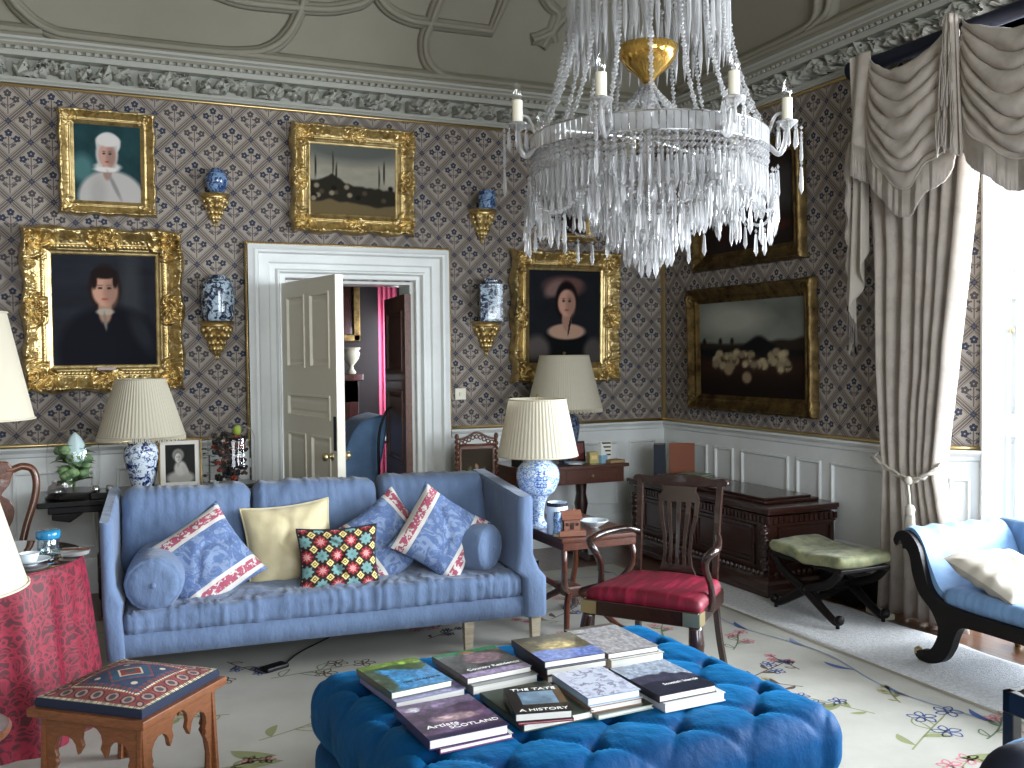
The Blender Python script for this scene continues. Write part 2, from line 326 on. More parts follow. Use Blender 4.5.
def softbox(d, r, res=.03, disp=None, e=2):
    """rounded box surface centred at 0; disp(p, n) -> displaced p"""
    d = np.array(d, float); h = d/2; V = []; F = []; key = {}
    def vid(p):
        kk = tuple(np.round(p, 5))
        if kk not in key: key[kk] = len(V); V.append(p)
        return key[kk]
    for ax in range(3):
        a, b = [(1, 2), (2, 0), (0, 1)][ax]; na = max(2, int(d[a]/res)); nb = max(2, int(d[b]/res))
        A = np.linspace(-h[a], h[a], na+1); B = np.linspace(-h[b], h[b], nb+1)
        for sg in (-1, 1):
            ids = np.zeros((na+1, nb+1), int)
            for i, x in enumerate(A):
                for j, y in enumerate(B):
                    p = np.zeros(3); p[a] = x; p[b] = y; p[ax] = sg*h[ax]; ids[i, j] = vid(p)
            for i in range(na):
                for j in range(nb):
                    q = (ids[i, j], ids[i+1, j], ids[i+1, j+1], ids[i, j+1]); F.append(q if sg > 0 else q[::-1])
    V = np.array(V); rr = np.minimum(r, h-1e-4); inner = np.clip(V, -(h-rr), h-rr); n = (V-inner)/rr; ln = np.linalg.norm(n, axis=1)[:, None]; n = n/(ln+1e-9)
    V = inner+n*rr
    if disp is not None: V = disp(V, n)
    return V, F
def pillow(w_, h_, t_, n=26, pinch=.10, wr=.006, seed=0, C=None):
    """knife-edge cushion in the xz plane, bulging along y"""
    mb = MB(); u = np.linspace(-1, 1, n); U, V = np.meshgrid(u, u, indexing='ij')
    X = w_/2*U*(1-pinch*(1-V**2)); Z = h_/2*V*(1-pinch*(1-U**2)); b = np.clip((1-U**2)*(1-V**2), 0, 1)**.42*t_/2
    wv = wr*(fbm(U*3+9, V*3, seed)-.5)*2*np.clip(b/(t_/2), 0, 1)-.016*np.exp(-((U*.8+V*.3+.15*np.sin(V*5+seed))/.07)**2)*np.clip(b/(t_/2), 0, 1)*(np.abs(V-.2) < .75)+.012*(np.abs(fbm(U*2.2+20+seed, V*2.2+20, 3)-.5)*2)*np.clip(b/(t_/2), 0, 1)+wr*.7*np.sin(np.arctan2(V, U)*14+seed)*np.clip(1-b/(t_/2), 0, 1)*(b > 0)
    for sg in (-1, 1): mb.grid(np.stack([X, sg*(b+wv), Z], -1), None if C is None else C(U, V))
    return mb
# ================================================================= THE ROOM
XW, YB, XL, YF = 4.587, 7.11, -1.9, -3.0      # right wall, back wall, left wall, front wall
ZD, ZG = 1.005, 3.385                          # dado top, top of the wallpaper
DX0, DX1, DZ = 1.31, 2.305, 2.12               # doorway
BY1, BY0 = 4.20, .9                            # bay opening in the right wall

mb = MB(); mb.b2((XL-.3, YF-.3, -.12), (7.2, 7.45, 0)); struct(mb.build('floor', M['floor']))
mb = MB()
for a, b in (((XL-.3, YB, 0), (DX0-.03, YB+.3, 3.7)), ((DX1+.03, YB, 0), (XW+.3, YB+.3, 3.7)), ((DX0-.03, YB, DZ+.03), (DX1+.03, YB+.3, 3.7))): mb.b2(a, b)
struct(mb.build('wall_back', M['paper_back']))
mb = MB(); mb.b2((XW, BY1, 0), (XW+.3, YB, 3.7)); mb.b2((XW, YF, 3.38), (XW+.3, BY1, 3.7)); mb.b2((XW, .0, 0), (XW+.3, BY0, 3.38)); mb.b2((XW, YF, 0), (XW+.3, -1.8, 3.38)); mb.b2((XW, -1.8, 0), (XW+.3, 0, .7)); mb.b2((XW, -1.8, 3.2), (XW+.3, 0, 3.38))
struct(mb.build('wall_right', M['paper_right']))
mb = MB(); mb.b2((XL-.3, YF, 0), (XL, YB, 3.7)); struct(mb.build('wall_left', M['paper_right']))
mb = MB(); mb.b2((XL-.3, YF-.3, 0), (-.1, YF, 3.7)); mb.b2((2.5, YF-.3, 0), (XW+.3, YF, 3.7)); mb.b2((-.1, YF-.3, 0), (2.5, YF, .7)); mb.b2((-.1, YF-.3, 3.3), (2.5, YF, 3.7)); struct(mb.build('wall_front', M['paper_back']))

# --- coved ceiling: one swept surface from the cornice to the flat, on all four sides
Z0, O0, CA, CB = 3.60, .12, 1.38, 1.30
def cove(o_s, s):
    """s: arc parameter 0..1 -> (offset from wall, height)"""
    th = s*PI/2; return O0+CA*(1-math.cos(th)), Z0+CB*math.sin(th)
mb = MB(); ns = 15; rings = []
for i in range(ns):
    o, z = cove(0, i/(ns-1)); rings.append([(XL+o, YF+o, z), (XW-o, YF+o, z), (XW-o, YB-o, z), (XL+o, YB-o, z)])
P = np.array(rings).reshape(-1, 3); F = [(i*4+j, i*4+(j+1) % 4, (i+1)*4+(j+1) % 4, (i+1)*4+j) for i in range(ns-1) for j in range(4)]+[tuple((ns-1)*4+j for j in range(4))]
mb.add(P, F)
# ribs of the plasterwork (x or y along the wall, arc s)
def c3(wl, t, s, lift=0):
    if s > 1: o = O0+CA+(s-1); z = Z0+CB
    else: o, z = cove(0, s)
    th = min(s, 1)*PI/2; o += lift*math.cos(th); z -= lift*math.sin(th)
    return (t, YB-o, z) if wl == 'b' else (XW-o, t, z)
def rib(wl, pts, smooth=True, r=.03):
    P = spl([(a, b, 0) for a, b in pts], 6) if smooth else np.array([(a, b, 0) for a, b in pts], float)
    C = np.array([c3(wl, p[0], p[1]) for p in P])
    mb.tube(C, .05, 8); mb.tube(np.array([c3(wl, p[0], p[1], .045) for p in P]), .022, 8)
r1 = [(-.60, .42), (-.55, .32), (-.46, .22), (-.37, .135), (-.316, .103), (-.237, .072), (-.145, .052), (-.03, .045), (.451, .044), (.9, .046), (1.08, .055), (1.2, .069), (1.316, .106), (1.404, .167), (1.458, .251), (1.45, .36), (1.36, .48)]
rib('b', r1)
rib('b', [(-1.7, .045), (-.2, .045)], False); rib('b', [(.9, .046), (2.6, .046)], False)
rib('b', [(.7, .26), (1.002, .222), (1.3, .222), (1.462, .226), (1.66, .235), (1.816, .257), (1.907, .28), (1.98, .34), (2.0, .42)])
rib('b', [(1.93, .42), (1.96, .34), (2.017, .287), (2.116, .253), (2.258, .234), (2.414, .232)]); rib('b', [(2.41, .232), (2.899, .234), (2.963, .347), (3.0, .46)], False)
rib('b', [(2.56, .46), (2.50, .38), (2.453, .314), (2.413, .237), (2.375, .173), (2.40, .105), (2.48, .066), (2.6, .048), (3.0, .048), (4.2, .048)])
rib('b', [(3.1, .50), (3.305, .369), (3.419, .333), (3.412, .275), (3.39, .25)]); rib('b', [(3.75, .44), (3.546, .356), (3.44, .291), (3.40, .25)])
for a in (-.06, 0, .06): rib('b', [(3.40, .26), (3.37+a, .235), (3.34+a*1.6, .20+abs(a)*.4)], r=.02)
rib('r', [(4.95, .34), (4.96, .2), (4.982, .135), (5.002, .1), (5.06, .075), (5.2, .064), (5.6, .06), (6.6, .06)]); rib('r', [(4.80, .3), (4.84, .17), (4.872, .117), (4.93, .08), (5.1, .055)])
rib('r', [(6.3, .047), (-2.0, .047)], False); rib('r', [(4.6, .35), (4.6, .2), (4.5, .1), (4.3, .066), (3, .06), (2.6, .1), (2.5, .2), (2.5, .4)])
struct(mb.build('ceiling', M['plaster'], smooth=True, angle=50))

# --- cornice: flat band, undercut frieze of leaves, dentils, lip
def leaf_h(u, v, seed=0):
    """u along the run in metres, v 0..1 up the frieze -> relief 0..1"""
    per = .38; t = u/per; ft = t-np.floor(t); k = np.floor(t)
    def leaf(cx, cy, ang, L, Wd, lob):
        dx = (ft-cx)*per/.16; dy = v-cy; c, s = math.cos(ang), math.sin(ang); a = dx*c+dy*s; b = -dx*s+dy*c
        q = a/L; env = np.where((q > 0) & (q < 1), np.sin(np.clip(q, 0, 1)**.7*PI)*Wd*(.62+.38*np.abs(np.sin(q*PI*lob))), 0)
        return np.where(env > 0, np.clip(1-np.abs(b)/(env+1e-6), 0, 1)**.6*(1-.25*np.abs(np.sin(b*14))), 0)
    h = np.zeros_like(u)
    for a in ((.06, .02, 1.2, 1.0, .30, 3.5), (.10, .05, .35, 1.25, .26, 3.5), (.10, .0, 2.0, .95, .24, 3), (.52, 1.0, -1.9, .95, .28, 3.5), (.50, .95, -.7, 1.15, .28, 3.5), (.58, .35, .6, .9, .24, 3), (.86, .9, -2.5, .8, .24, 3), (.9, .2, 2.5, .9, .22, 3), (.40, .1, .9, .7, .2, 2.5)):
        h = np.maximum(h, leaf(*a)); 
    for cx, cy, r in ((.40, .62, .2), (.46, .42, .17), (.34, .45, .15), (.80, .50, .2), (.75, .30, .15)):
        dd = np.hypot((ft-cx)*per/.14, v-cy)/r; h = np.maximum(h, np.sqrt(np.clip(1-dd**2, 0, 1))*.9)
    return h
def cornice(a0, a1, to3, name):
    mb = MB()
    def run(prof):                                            # prof: (offset, z)
        P = np.array([[to3(a, o, z) for o, z in prof] for a in (a0, a1)]); mb.grid(P)
    run([(0, 3.385), (.03, 3.385), (.03, 3.392), (.045, 3.405), (.045, 3.422), (.02, 3.428)])
    run([(.02, 3.545), (.085, 3.55), (.085, 3.578), (.09, 3.585)])
    run([(.09, 3.616), (.12, 3.618), (.125, 3.63), (.15, 3.64), (.155, 3.655), (.12, 3.665)])
    nu = int(abs(a1-a0)/.0055); A = np.linspace(a0, a1, nu); Vv = np.linspace(0, 1, 26); U, V = np.meshgrid(A, Vv, indexing='ij')
    Hh = leaf_h(U, V)*(.8+.3*fbm(U*30, V*5, 3)); Hh = Hh*np.clip((fbm(U*34, V*7, 6)-.34)/.06, 0, 1); off = .004+.052*np.clip(Hh/.12, 0, 1)+.050*Hh; z = 3.424+.124*V
    P = np.stack([np.stack(to3(U[i], off[i], z[i]), -1) for i in range(nu)]); mb.grid(P)
    # dentil / woven band
    nu = int(abs(a1-a0)/.006); A = np.linspace(a0, a1, nu); Vv = np.linspace(0, 1, 7); U, V = np.meshgrid(A, Vv, indexing='ij')
    off = .085+.03*((np.sin(U*2*PI/.052)*np.cos((V-.5)*PI*1.0) > -.25)*1.0)*(.6+.4*np.cos((V-.5)*PI)); z = 3.585+.032*V
    P = np.stack([np.stack(to3(U[i], off[i], z[i]), -1) for i in range(nu)]); mb.grid(P)
    return struct(mb.build(name, M['cornice'], smooth=True, angle=40))
bc = lambda a, o, z: (a+0*o, YB-o+0*a, z+0*a)
rc = lambda a, o, z: (XW-o+0*a, a+0*o, z+0*a)
cornice(XL+.0, XW-.02, bc, 'trim_1'); cornice(.5, YB-.02, rc, 'trim_2')

# --- gilt fillets
mb = MB()
def fil(a, b, r=.011):
    mb.tube([a, b], r, 8)
e = .008
fil((XL, YB-e, 3.375), (XW-e, YB-e, 3.375)); fil((XL, YB-e, ZD+.012), (1.07, YB-e, ZD+.012)); fil((2.60, YB-e, ZD+.012), (XW, YB-e, ZD+.012))
fil((1.066, YB-.05, .95), (1.066, YB-.05, 2.40)); fil((2.60, YB-.05, 2.402), (2.60, YB-.05, .95)); fil((1.06, YB-.05, 2.402), (2.605, YB-.05, 2.402))
for yy in np.arange(1.0, 2.4, .02): mb.ball((1.066, YB-.062, yy), .008, 6); mb.ball((2.60, YB-.062, yy), .008, 6)
for xx in np.arange(1.07, 2.61, .02): mb.ball((xx, YB-.062, 2.40), .008, 6)
struct(mb.build('trim_3', M['gilt_line'], smooth=True))
mb = MB(); fil((XW-e, YB-e, ZD+.012), (XW-e, BY1, ZD+.012)); fil((XW-e, YB, 3.375), (XW-e, BY1-.2, 3.375))
mb.box((XW-.012, YB-.012, 2.19), (.028, .028, 2.37)); struct(mb.build('trim_4', M['gilt_line'], smooth=True, angle=40))

# --- dado: cap rail, raised panel mouldings, skirting
def dado(a0, a1, to3, panels, name, base):
    mb = MB(); prof = [(0, ZD), (.055, ZD), (.06, ZD-.012), (.045, ZD-.03), (.03, ZD-.038), (.026, ZD-.06), (.012, ZD-.07), (.012, .20), (.0, .2)]
    mb.grid(np.array([[to3(a, o, z) for o, z in prof] for a in (a0, a1)]))
    for p0, p1, z0, z1 in panels:
        w1 = .028
        outl = [(p0, z0), (p1, z0), (p1, z1), (p0, z1)]; s = 1 if p1 > p0 else -1
        ins = lambda d: [(p0+s*d, z0+d), (p1-s*d, z0+d), (p1-s*d, z1-d), (p0+s*d, z1-d)]
        rings = [(0, .012), (.004, .026), (.014, .028), (.024, .014), (.03, .004), (.05, .002)]
        V = []; 
        for d, o in rings: V += [to3(a, o, z) for a, z in ins(d)]
        F = [(i*4+j, i*4+(j+1) % 4, (i+1)*4+(j+1) % 4, (i+1)*4+j) for i in range(len(rings)-1) for j in range(4)]+[tuple((len(rings)-1)*4+j for j in range(4))]
        mb.add(V, F)
    struct(mb.build(name, M['white_paint'], smooth=True, angle=35))
    mb = MB(); prof = [(0, .24), (.018, .235), (.024, .21), (.028, .19), (.03, .03), (.034, .0)]
    mb.grid(np.array([[to3(a, o, z) for o, z in prof] for a in (a0, a1)])); struct(mb.build(base, M['white_paint'], smooth=True, angle=35))
bf = lambda a, o, z: (a, YB-o, z); rf = lambda a, o, z: (XW-o, a, z)
P0, P1 = .31, .845
dado(XL, 1.07, bf, [(a, a+.5, P0, P1) for a in (-1.75, -1.1, -.45, .18)]+[(.74, .98, P0, P1)], 'trim_5', 'baseboard_back')
dado(2.60, XW-.0, bf, [(2.72, 3.25, P0, P1), (3.36, 4.12, P0, P1), (4.22, 4.5, P0, P1)], 'trim_6', 'baseboard_back_right')
dado(YB, BY1, rf, [(7.0, 6.45, P0, P1), (6.35, 6.11, P0, P1), (6.01, 5.47, P0, P1), (5.385, 5.14, P0, P1), (5.04, 4.15, P0, P1)], 'trim_7', 'baseboard_right')

# --- door architrave, lining and the open leaf
mb = MB()
prof = [(0, .045), (.02, .05), (.035, .058), (.05, .058), (.06, .040), (.075, .036), (.11, .034), (.12, .024), (.15, .020), (.16, .034), (.17, .034), (.18, .012), (.205, .010), (.215, -.02), (.235, -.03), (.235, -.3)]
path = [(1.075, 0), (1.075, 2.395), (2.592, 2.395), (2.592, 0)]; dirs = [(1, 0), (1, -1), (-1, -1), (-1, 0)]
P = np.array([[(x+dx*d*(1.0 if dx > 0 else .93), YB-o, z+dz*d*.86) for d, o in [(a_*1.31, b_*1.7 if b_ > 0 else b_) for a_, b_ in prof]] for (x, z), (dx, dz) in zip(path, dirs)]); mb.grid(P)
mb.b2((1.08, YB-.055, 0), (1.3, YB, .22)); mb.b2((2.315, YB-.055, 0), (2.59, YB, .22)); mb.b2((1.07, YB-.058, .80), (1.14, YB, .86))
struct(mb.build('trim_8', M['white_paint'], smooth=True, angle=30))

def door_leaf(W, Hh, T, pan, m, name='door_1'):
    """leaf along +x from the hinge, front and back panels recessed"""
    mb = MB(); xs = sorted({0, W}|{v for p in pan for v in p[:2]}); zs = sorted({0, Hh}|{v for p in pan for v in p[2:4]})
    for sg in (-1, 1):
        for i in range(len(xs)-1):
            for j in range(len(zs)-1):
                cx, cz = (xs[i]+xs[i+1])/2, (zs[j]+zs[j+1])/2
                if any(p[0] < cx < p[1] and p[2] < cz < p[3] for p in pan): continue
                mb.add([(xs[i], sg*T/2, zs[j]), (xs[i+1], sg*T/2, zs[j]), (xs[i+1], sg*T/2, zs[j+1]), (xs[i], sg*T/2, zs[j+1])], [(0, 1, 2, 3)])
        for x0, x1, z0, z1 in pan:
            rings = [(0, T/2), (.0, T/2+.008), (.014, T/2+.008), (.022, T/2-.010), (.04, T/2-.012), (.06, T/2-.003), (.065, T/2-.003)]; V = []
            for d, o in rings: V += [(x0+d, sg*o, z0+d), (x1-d, sg*o, z0+d), (x1-d, sg*o, z1-d), (x0+d, sg*o, z1-d)]
            mb.add(V, [(i*4+j, i*4+(j+1) % 4, (i+1)*4+(j+1) % 4, (i+1)*4+j) for i in range(len(rings)-1) for j in range(4)]+[tuple((len(rings)-1)*4+j for j in range(4))])
    h = T/2; mb.add([(0, -h, 0), (0, h, 0), (0, h, Hh), (0, -h, Hh)], [(0, 1, 2, 3)]); mb.add([(W, -h, 0), (W, h, 0), (W, h, Hh), (W, -h, Hh)], [(0, 1, 2, 3)])
    mb.add([(0, -h, Hh), (0, h, Hh), (W, h, Hh), (W, -h, Hh)], [(0, 1, 2, 3)]); mb.add([(0, -h, 0), (0, h, 0), (W, h, 0), (W, -h, 0)], [(0, 1, 2, 3)])
    return struct(mb.build(name, m))
W_, H_ = .93, 2.10
pans = [(.10, .42, 1.50, 2.0), (.51, .83, 1.50, 2.0), (.10, .83, 1.16, 1.32), (.10, .42, .58, 1.05), (.51, .83, .58, 1.05), (.10, .83, .12, .42)]
d = door_leaf(W_, H_, .055, pans, M['door_paint']); d.location = (1.325, 7.0, .012); d.rotation_euler = (0, 0, R(-79.5))
mb = MB(); 
for sg in (-1, 1): mb.lathe([(.028, 0), (.03, .004), (.012, .01), (.010, .03), (.024, .036), (.030, .05), (.026, .064), (.01, .07)], (0, 0, 0), 16)
V = np.vstack(mb.v); n = len(V)//2; V = V[:, [0, 2, 1]]; V[:n, 1] = -(V[:n, 1]+.027); V[n:, 1] += .027; V += np.array([W_-.08, 0, .93])
mb.v = [V]; o = mb.build('door_knob', M['brass'], d, smooth=True); o['label'] = 'round metal door knob'
mb = MB(); 
for sg in (-1, 1): mb.box((W_-.03, sg*.029, 1.08), (.035, .006, .22))
mb.build('finger_plate', M['navy'], d)

# --- light switch
t = thing('light_switch', 'small white square light switch on the patterned wall right of the door', 'light switch', (2.70, YB-.006, 1.28))
mb = MB(); mb.box((0, 0, 0), (.09, .012, .09)); mb.build('switch_plate', M['ivory'], t, bevel=.003)
mb = MB(); mb.box((0, -.010, 0), (.022, .012, .035), rx=.2); mb.build('rocker', M['ivory'], t, bevel=.002)

# ================================================================= BAY WINDOW
cd = np.array([math.sin(R(50)), -math.cos(R(50))]); ca = np.array([XW, BY1])
def cp(s, o, z): p = ca+cd*s+np.array([-cd[1]*-1, cd[0]*-1])*0; nrm = np.array([cd[1], -cd[0]]); p = ca+cd*s+nrm*o; return (p[0], p[1], z)   # o > 0 towards the room
def cpb(mb, s0, s1, o0, o1, z0, z1, mi=0):
    V = [cp(s, o, z) for s in (s0, s1) for o in (o0, o1) for z in (z0, z1)]; mb.add(V, [(0, 1, 3, 2), (4, 6, 7, 5), (0, 4, 5, 1), (2, 3, 7, 6), (0, 2, 6, 4), (1, 5, 7, 3)], mi)
M['paper_bay'] = wallpaper('wallpaper_bay', 1, (float(cd[0]), float(-cd[1]*-1)))
mb = MB(); cpb(mb, .0, .36, -.2, 0, 0, 3.38); struct(mb.build('wall_bay', M['paper_bay']))
mb = MB(); mb.tube([cp(0, .012, ZD+.012), cp(.247, .012, ZD+.012)], .013, 8); struct(mb.build('trim_9', M['gilt_line'], smooth=True))
def cdado(s0, s1):
    mb = MB(); prof = [(0, ZD), (.055, ZD), (.06, ZD-.012), (.045, ZD-.03), (.03, ZD-.038), (.026, ZD-.06), (.012, ZD-.07), (.012, .20), (.03, .2), (.03, 0)]
    mb.grid(np.array([[cp(s, o, z) for o, z in prof] for s in (s0, s1)])); V = []
    rings = [(0, .012), (.004, .026), (.014, .028), (.024, .014), (.03, .004), (.05, .002)]
    for d, o in rings: V += [cp(s0+.08+d, o, .3+d), cp(s1-.05-d, o, .3+d), cp(s1-.05-d, o, .84-d), cp(s0+.08+d, o, .84-d)]
    mb.add(V, [(i*4+j, i*4+(j+1) % 4, (i+1)*4+(j+1) % 4, (i+1)*4+j) for i in range(len(rings)-1) for j in range(4)]); struct(mb.build('trim_10', M['white_paint'], smooth=True, angle=35))
cdado(-.0, .247)
# architrave, folded shutter, sash window
mb = MB()
for i, (a, b, o) in enumerate(((.247, .27, .06), (.27, .295, .045), (.295, .325, .035), (.325, .345, .02), (.345, .362, .01))): cpb(mb, a, b, -.05, o, 0, 3.3)
struct(mb.build('trim_11', M['white_paint'], bevel=.004))
d = door_leaf(.11, 2.75, .03, [(.025, .085, .1, .75), (.025, .085, .85, 1.55), (.025, .085, 1.65, 2.6)], M['white_paint'], 'window_2')
p = cp(.37, -.02, .35); d.location = p; d.rotation_euler = (0, 0, R(-55))
mb = MB(); mb.ball((.05, -.03, 1.35), .016, 10); mb.build('shutter_knob', M['brass'], d, smooth=True)
wn = MB(); s0, s1 = .37, 1.6
for a, b in ((s0, s0+.06), (s1-.06, s1)): cpb(wn, a, b, -.2, -.13, .3, 3.3)
for z in (.3, 1.75, 3.24): cpb(wn, s0, s1, -.2, -.13, z, z+.06)
for z in (1.02, 2.5): cpb(wn, s0, s1, -.18, -.15, z, z+.025)
cpb(wn, (s0+s1)/2-.012, (s0+s1)/2+.012, -.18, -.15, .3, 3.3); wo = struct(wn.build('window_1', M['white_paint'], bevel=.003))
g = MB(); cpb(g, s0+.05, s1-.05, -.166, -.162, .33, 3.27); g.build('window_pane', M['glass'], wo)
# the straight front of the bay with its own window, near cant, apron, bay ceiling
q1 = ca+cd*1.65; bx_ = q1[0]
def bayfront(name, y0, y1):
    f = MB(); X = bx_+.06
    f.b2((X-.05, y0, .3), (X+.05, y0+.06, 3.3)); f.b2((X-.05, y1-.06, .3), (X+.05, y1, 3.3))
    for z in (.3, 1.75, 3.24): f.b2((X-.05, y0, z), (X+.05, y1, z+.06))
    f.b2((X-.02, (y0+y1)/2-.012, .3), (X+.02, (y0+y1)/2+.012, 3.3)); o = struct(f.build(name, M['white_paint'])); g = MB(); g.b2((X-.002, y0+.05, .35), (X+.002, y1-.05, 3.25)); g.build('window_pane', M['glass'], o)
bayfront('window_3', 1.62, q1[1]-.02)
mb = MB(); mb.b2((bx_, 1.5, 0), (bx_+.2, q1[1], .3)); mb.b2((bx_, 1.5, 3.3), (bx_+.2, q1[1], 3.4)); mb.b2((XW, BY0-.1, 3.38), (bx_+.3, BY1+.2, 3.45)); cpb(mb, .36, 1.65, -.2, 0, 0, .3); cpb(mb, .36, 1.65, -.2, 0, 3.3, 3.4)
struct(mb.build('trim_12', M['white_paint']))

# ================================================================= CURTAINS
XC = 4.40
t = thing('curtain_pole', 'thick dark curtain pole running along under the cornice above the window bay', 'curtain pole', (0, 0, 0))
mb = MB(); mb.tube([(XC+.05, 4.70, 3.345), (XC+.05, .9, 3.345)], .045, 16); mb.build('pole', M['navy'], t, smooth=True, angle=40)
mb = MB(); mb.tube([(XC+.05, 4.69, 3.345), (XC+.05, 4.73, 3.345)], .06, 16); mb.build('finial', M['navy'], t, smooth=True, angle=40)

def curtain_sheet(L, Rr, zt, zb, nf, amp, x0, nu=150, nv=70, seed=0, gather=None):
    s = np.linspace(0, 1, nu); z = np.linspace(zt, zb, nv); S, Z = np.meshgrid(s, z, indexing='ij')
    l = np.interp(Z, *zip(*sorted((zz, y) for zz, y in L))); r = np.interp(Z, *zip(*sorted((zz, y) for zz, y in Rr)))
    ph = 2*PI*nf*(S+.03*np.sin(S*9+seed)+.008*np.sin(Z*1.6+S*5)); wd = np.abs(l-r)/.8
    Y = l+(r-l)*(S+.012*np.sin(ph*1+1)); X = x0+amp*np.sin(ph)*(.75+.4*fbm(S*9, Z*.7, seed))+.02*(fbm(S*4, Z*3, seed+5)-.5)
    return np.stack([X, Y, Z], -1)
t = thing('curtain', 'long pale damask curtain tied back with cord at the left of the bright window', 'curtain', (0, 0, 0))
mb = MB(); P = curtain_sheet([(3.24, 4.60), (2.6, 4.56), (1.3, 4.50), (.97, 4.47), (.86, 4.45), (.5, 4.47), (.2, 4.48), (.0, 4.50)], [(3.24, 3.76), (2.9, 3.78), (2.2, 3.85), (1.5, 3.94), (1.1, 3.99), (.88, 4.02), (.7, 3.98), (.3, 3.88), (0, 3.84)], 3.24, .012, 7, .05, XC+.05); mb.grid(P)
mb.build('drape', M['curtain'], t, smooth=True, solid=.004)
mb = MB(); P = spl([(4.56, 4.47, 1.00), (4.40, 4.46, .96), (4.31, 4.40, .95), (4.30, 4.28, .90), (4.295, 4.16, .86), (4.295, 4.09, .85), (4.32, 4.02, .88), (4.40, 3.99, .93), (4.48, 4.05, .95)], 8)
for k in range(2):
    ph = np.linspace(0, 40, len(P))+k*PI; mb.tube(P+np.stack([0*ph, .006*np.cos(ph), .009*np.sin(ph)], -1), .009, 6)
tb = mb.build('tieback_cord', M['ivory_linen'], t, smooth=True)
mb = MB(); mb.ball((4.275, 4.095, .85), .026, 10); mb.tube([(4.27, 4.095, .84), (4.268, 4.08, .76), (4.265, 4.075, .71)], .008, 6); mb.tube([(4.272, 4.11, .84), (4.27, 4.10, .77), (4.265, 4.075, .71)], .007, 6)
mb.lathe([(.006, 0), (.022, -.01), (.03, -.03), (.024, -.055), (.028, -.065)], (4.262, 4.07, .72), 12)
for k in range(26):
    a = k*2*PI/26; mb.tube([(4.262+.022*math.cos(a), 4.07+.022*math.sin(a), .66), (4.262+.034*math.cos(a), 4.07+.034*math.sin(a), .49-.01*(k % 3))], .004, 4)
mb.build('tassel', M['ivory_linen'], tb, smooth=True)

def swag(A, B, top, bot, label, wob=0):
    """A far (left), B near (right): (y, z) at the pole; top/bot sag in metres"""
    t = thing('swag', label, 'curtain swag', (0, 0, 0), 0, 'draped swags over the curtain pole')
    nu, nv = 60, 90; u = np.linspace(0, 1, nu); v = np.linspace(0, 1, nv); U, V = np.meshgrid(u, v, indexing='ij')
    pk = .47+.05*V; f = np.where(U < pk, np.sin(PI/2*U/pk)**1.0, np.sin(PI/2*(1-U)/(1-pk))**1.0)
    f = f**(.52+.45*(1-V)); sg = top+(bot-top)*V**.9
    base_y = A[0]+(B[0]-A[0])*U; sp = .10*(1-np.abs(2*U-1))*0
    edge = np.clip(np.minimum(U, 1-U)/.12, 0, 1)
    ph = V*2*PI*6.2+1.5*np.sin(U*4+wob)+1.2*(fbm(U*3, V*5, 8)-.5)*4; fold = .5+.5*np.sin(ph)*(.5+.7*fbm(U*4+3, V*6, 4))
    Y = base_y; Z = A[1]+(B[1]-A[1])*U-sg*f+.015*np.cos(ph)*edge-.10*V*(1-edge)*.0
    X = XC-.02-.09*np.sin(PI*U)**.6*(.35+.65*np.sin(PI*np.clip(V*.9+.1, 0, 1)))-.055*(fold-.5)*(.25+.75*edge)-.02*V
    # the gathered ends spread below the pole
    Z = Z-np.where(U < .5, .30, .45)*V*np.clip(1-np.minimum(U, 1-U)/.30, 0, 1)**1.5
    P = np.stack([X, Y, Z], -1); mb = MB(); mb.grid(P); mb.build('swag_cloth', M['curtain'], t, smooth=True, solid=.004)
    # fringe: braid and hanging strands
    E = P[:, -1]; mb = MB(); mb.tube(E, .008, 6); n = 130; ei = np.linspace(0, nu-1.001, n)
    for k in range(n):
        i = int(ei[k]); fr = ei[k]-i; p = E[i]*(1-fr)+E[i+1]*fr; L = .165*(.98+.03*random.random())
        mb.tube([p, p+np.array([0, .001*math.sin(k), -L*.5]), p+np.array([0, .002*math.sin(k*1.7), -L])], [.0045, .006, .006], 4)
    mb.build('fringe', M['curtain'], t, smooth=True); return t
swag((4.50, 3.36), (3.85, 3.38), .16, .84, 'left fringed damask swag draped below the pole, nearest the corner of the room')
swag((3.83, 3.38), (3.05, 3.38), .16, .84, 'right fringed damask swag draped in front of the bright window, cut by the frame', 2)
# tail cascade at the far end of the pole: a short fringed fold in front, a long narrow ruffle with pale lining beneath
t = thing('curtain_tail', 'narrow fringed cascade of pale damask hanging from the far end of the pole', 'curtain tail')
def tail(y0, y1, za, zl, zr, nfold, xo, amp):
    s = np.linspace(0, 1, 60); T = np.linspace(0, 1, 40); S, TT = np.meshgrid(s, T, indexing='ij'); Ze = zl+(zr-zl)*S
    return np.stack([xo+amp*np.sin(S*2*PI*nfold+TT*1.2)*(.4+.6*TT), y0+(y1-y0)*S+.02*np.sin(S*2*PI*nfold*.5)*TT, za-(za-Ze)*TT], -1)
def tail_fringe(mb, E, L=.16, n=60):
    for k in range(n):
        q = k/(n-1)*(len(E)-1.001); i = int(q); p = E[i]*(1-(q-i))+E[i+1]*(q-i); mb.tube([p, p+np.array([0, .004*math.sin(k*2), -L*.5]), p+np.array([0, .008*math.sin(k), -L])], .0045, 4)
mb = MB(); P = tail(4.63, 4.47, 3.39, 2.92, 2.78, 1.2, XC-.06, .03); mb.grid(P); mb.build('tail_cloth', M['curtain'], t, smooth=True, solid=.004)
fr = MB(); tail_fringe(fr, P[:, -1], .20, 50)
mb = MB(); P = tail(4.67, 4.55, 2.95, 1.72, 2.25, 2.2, XC-.0, .035); mb.grid(P); mb.build('tail_lining', M['ivory_linen'], t, smooth=True, solid=.004)
E2 = P[0, 2:]
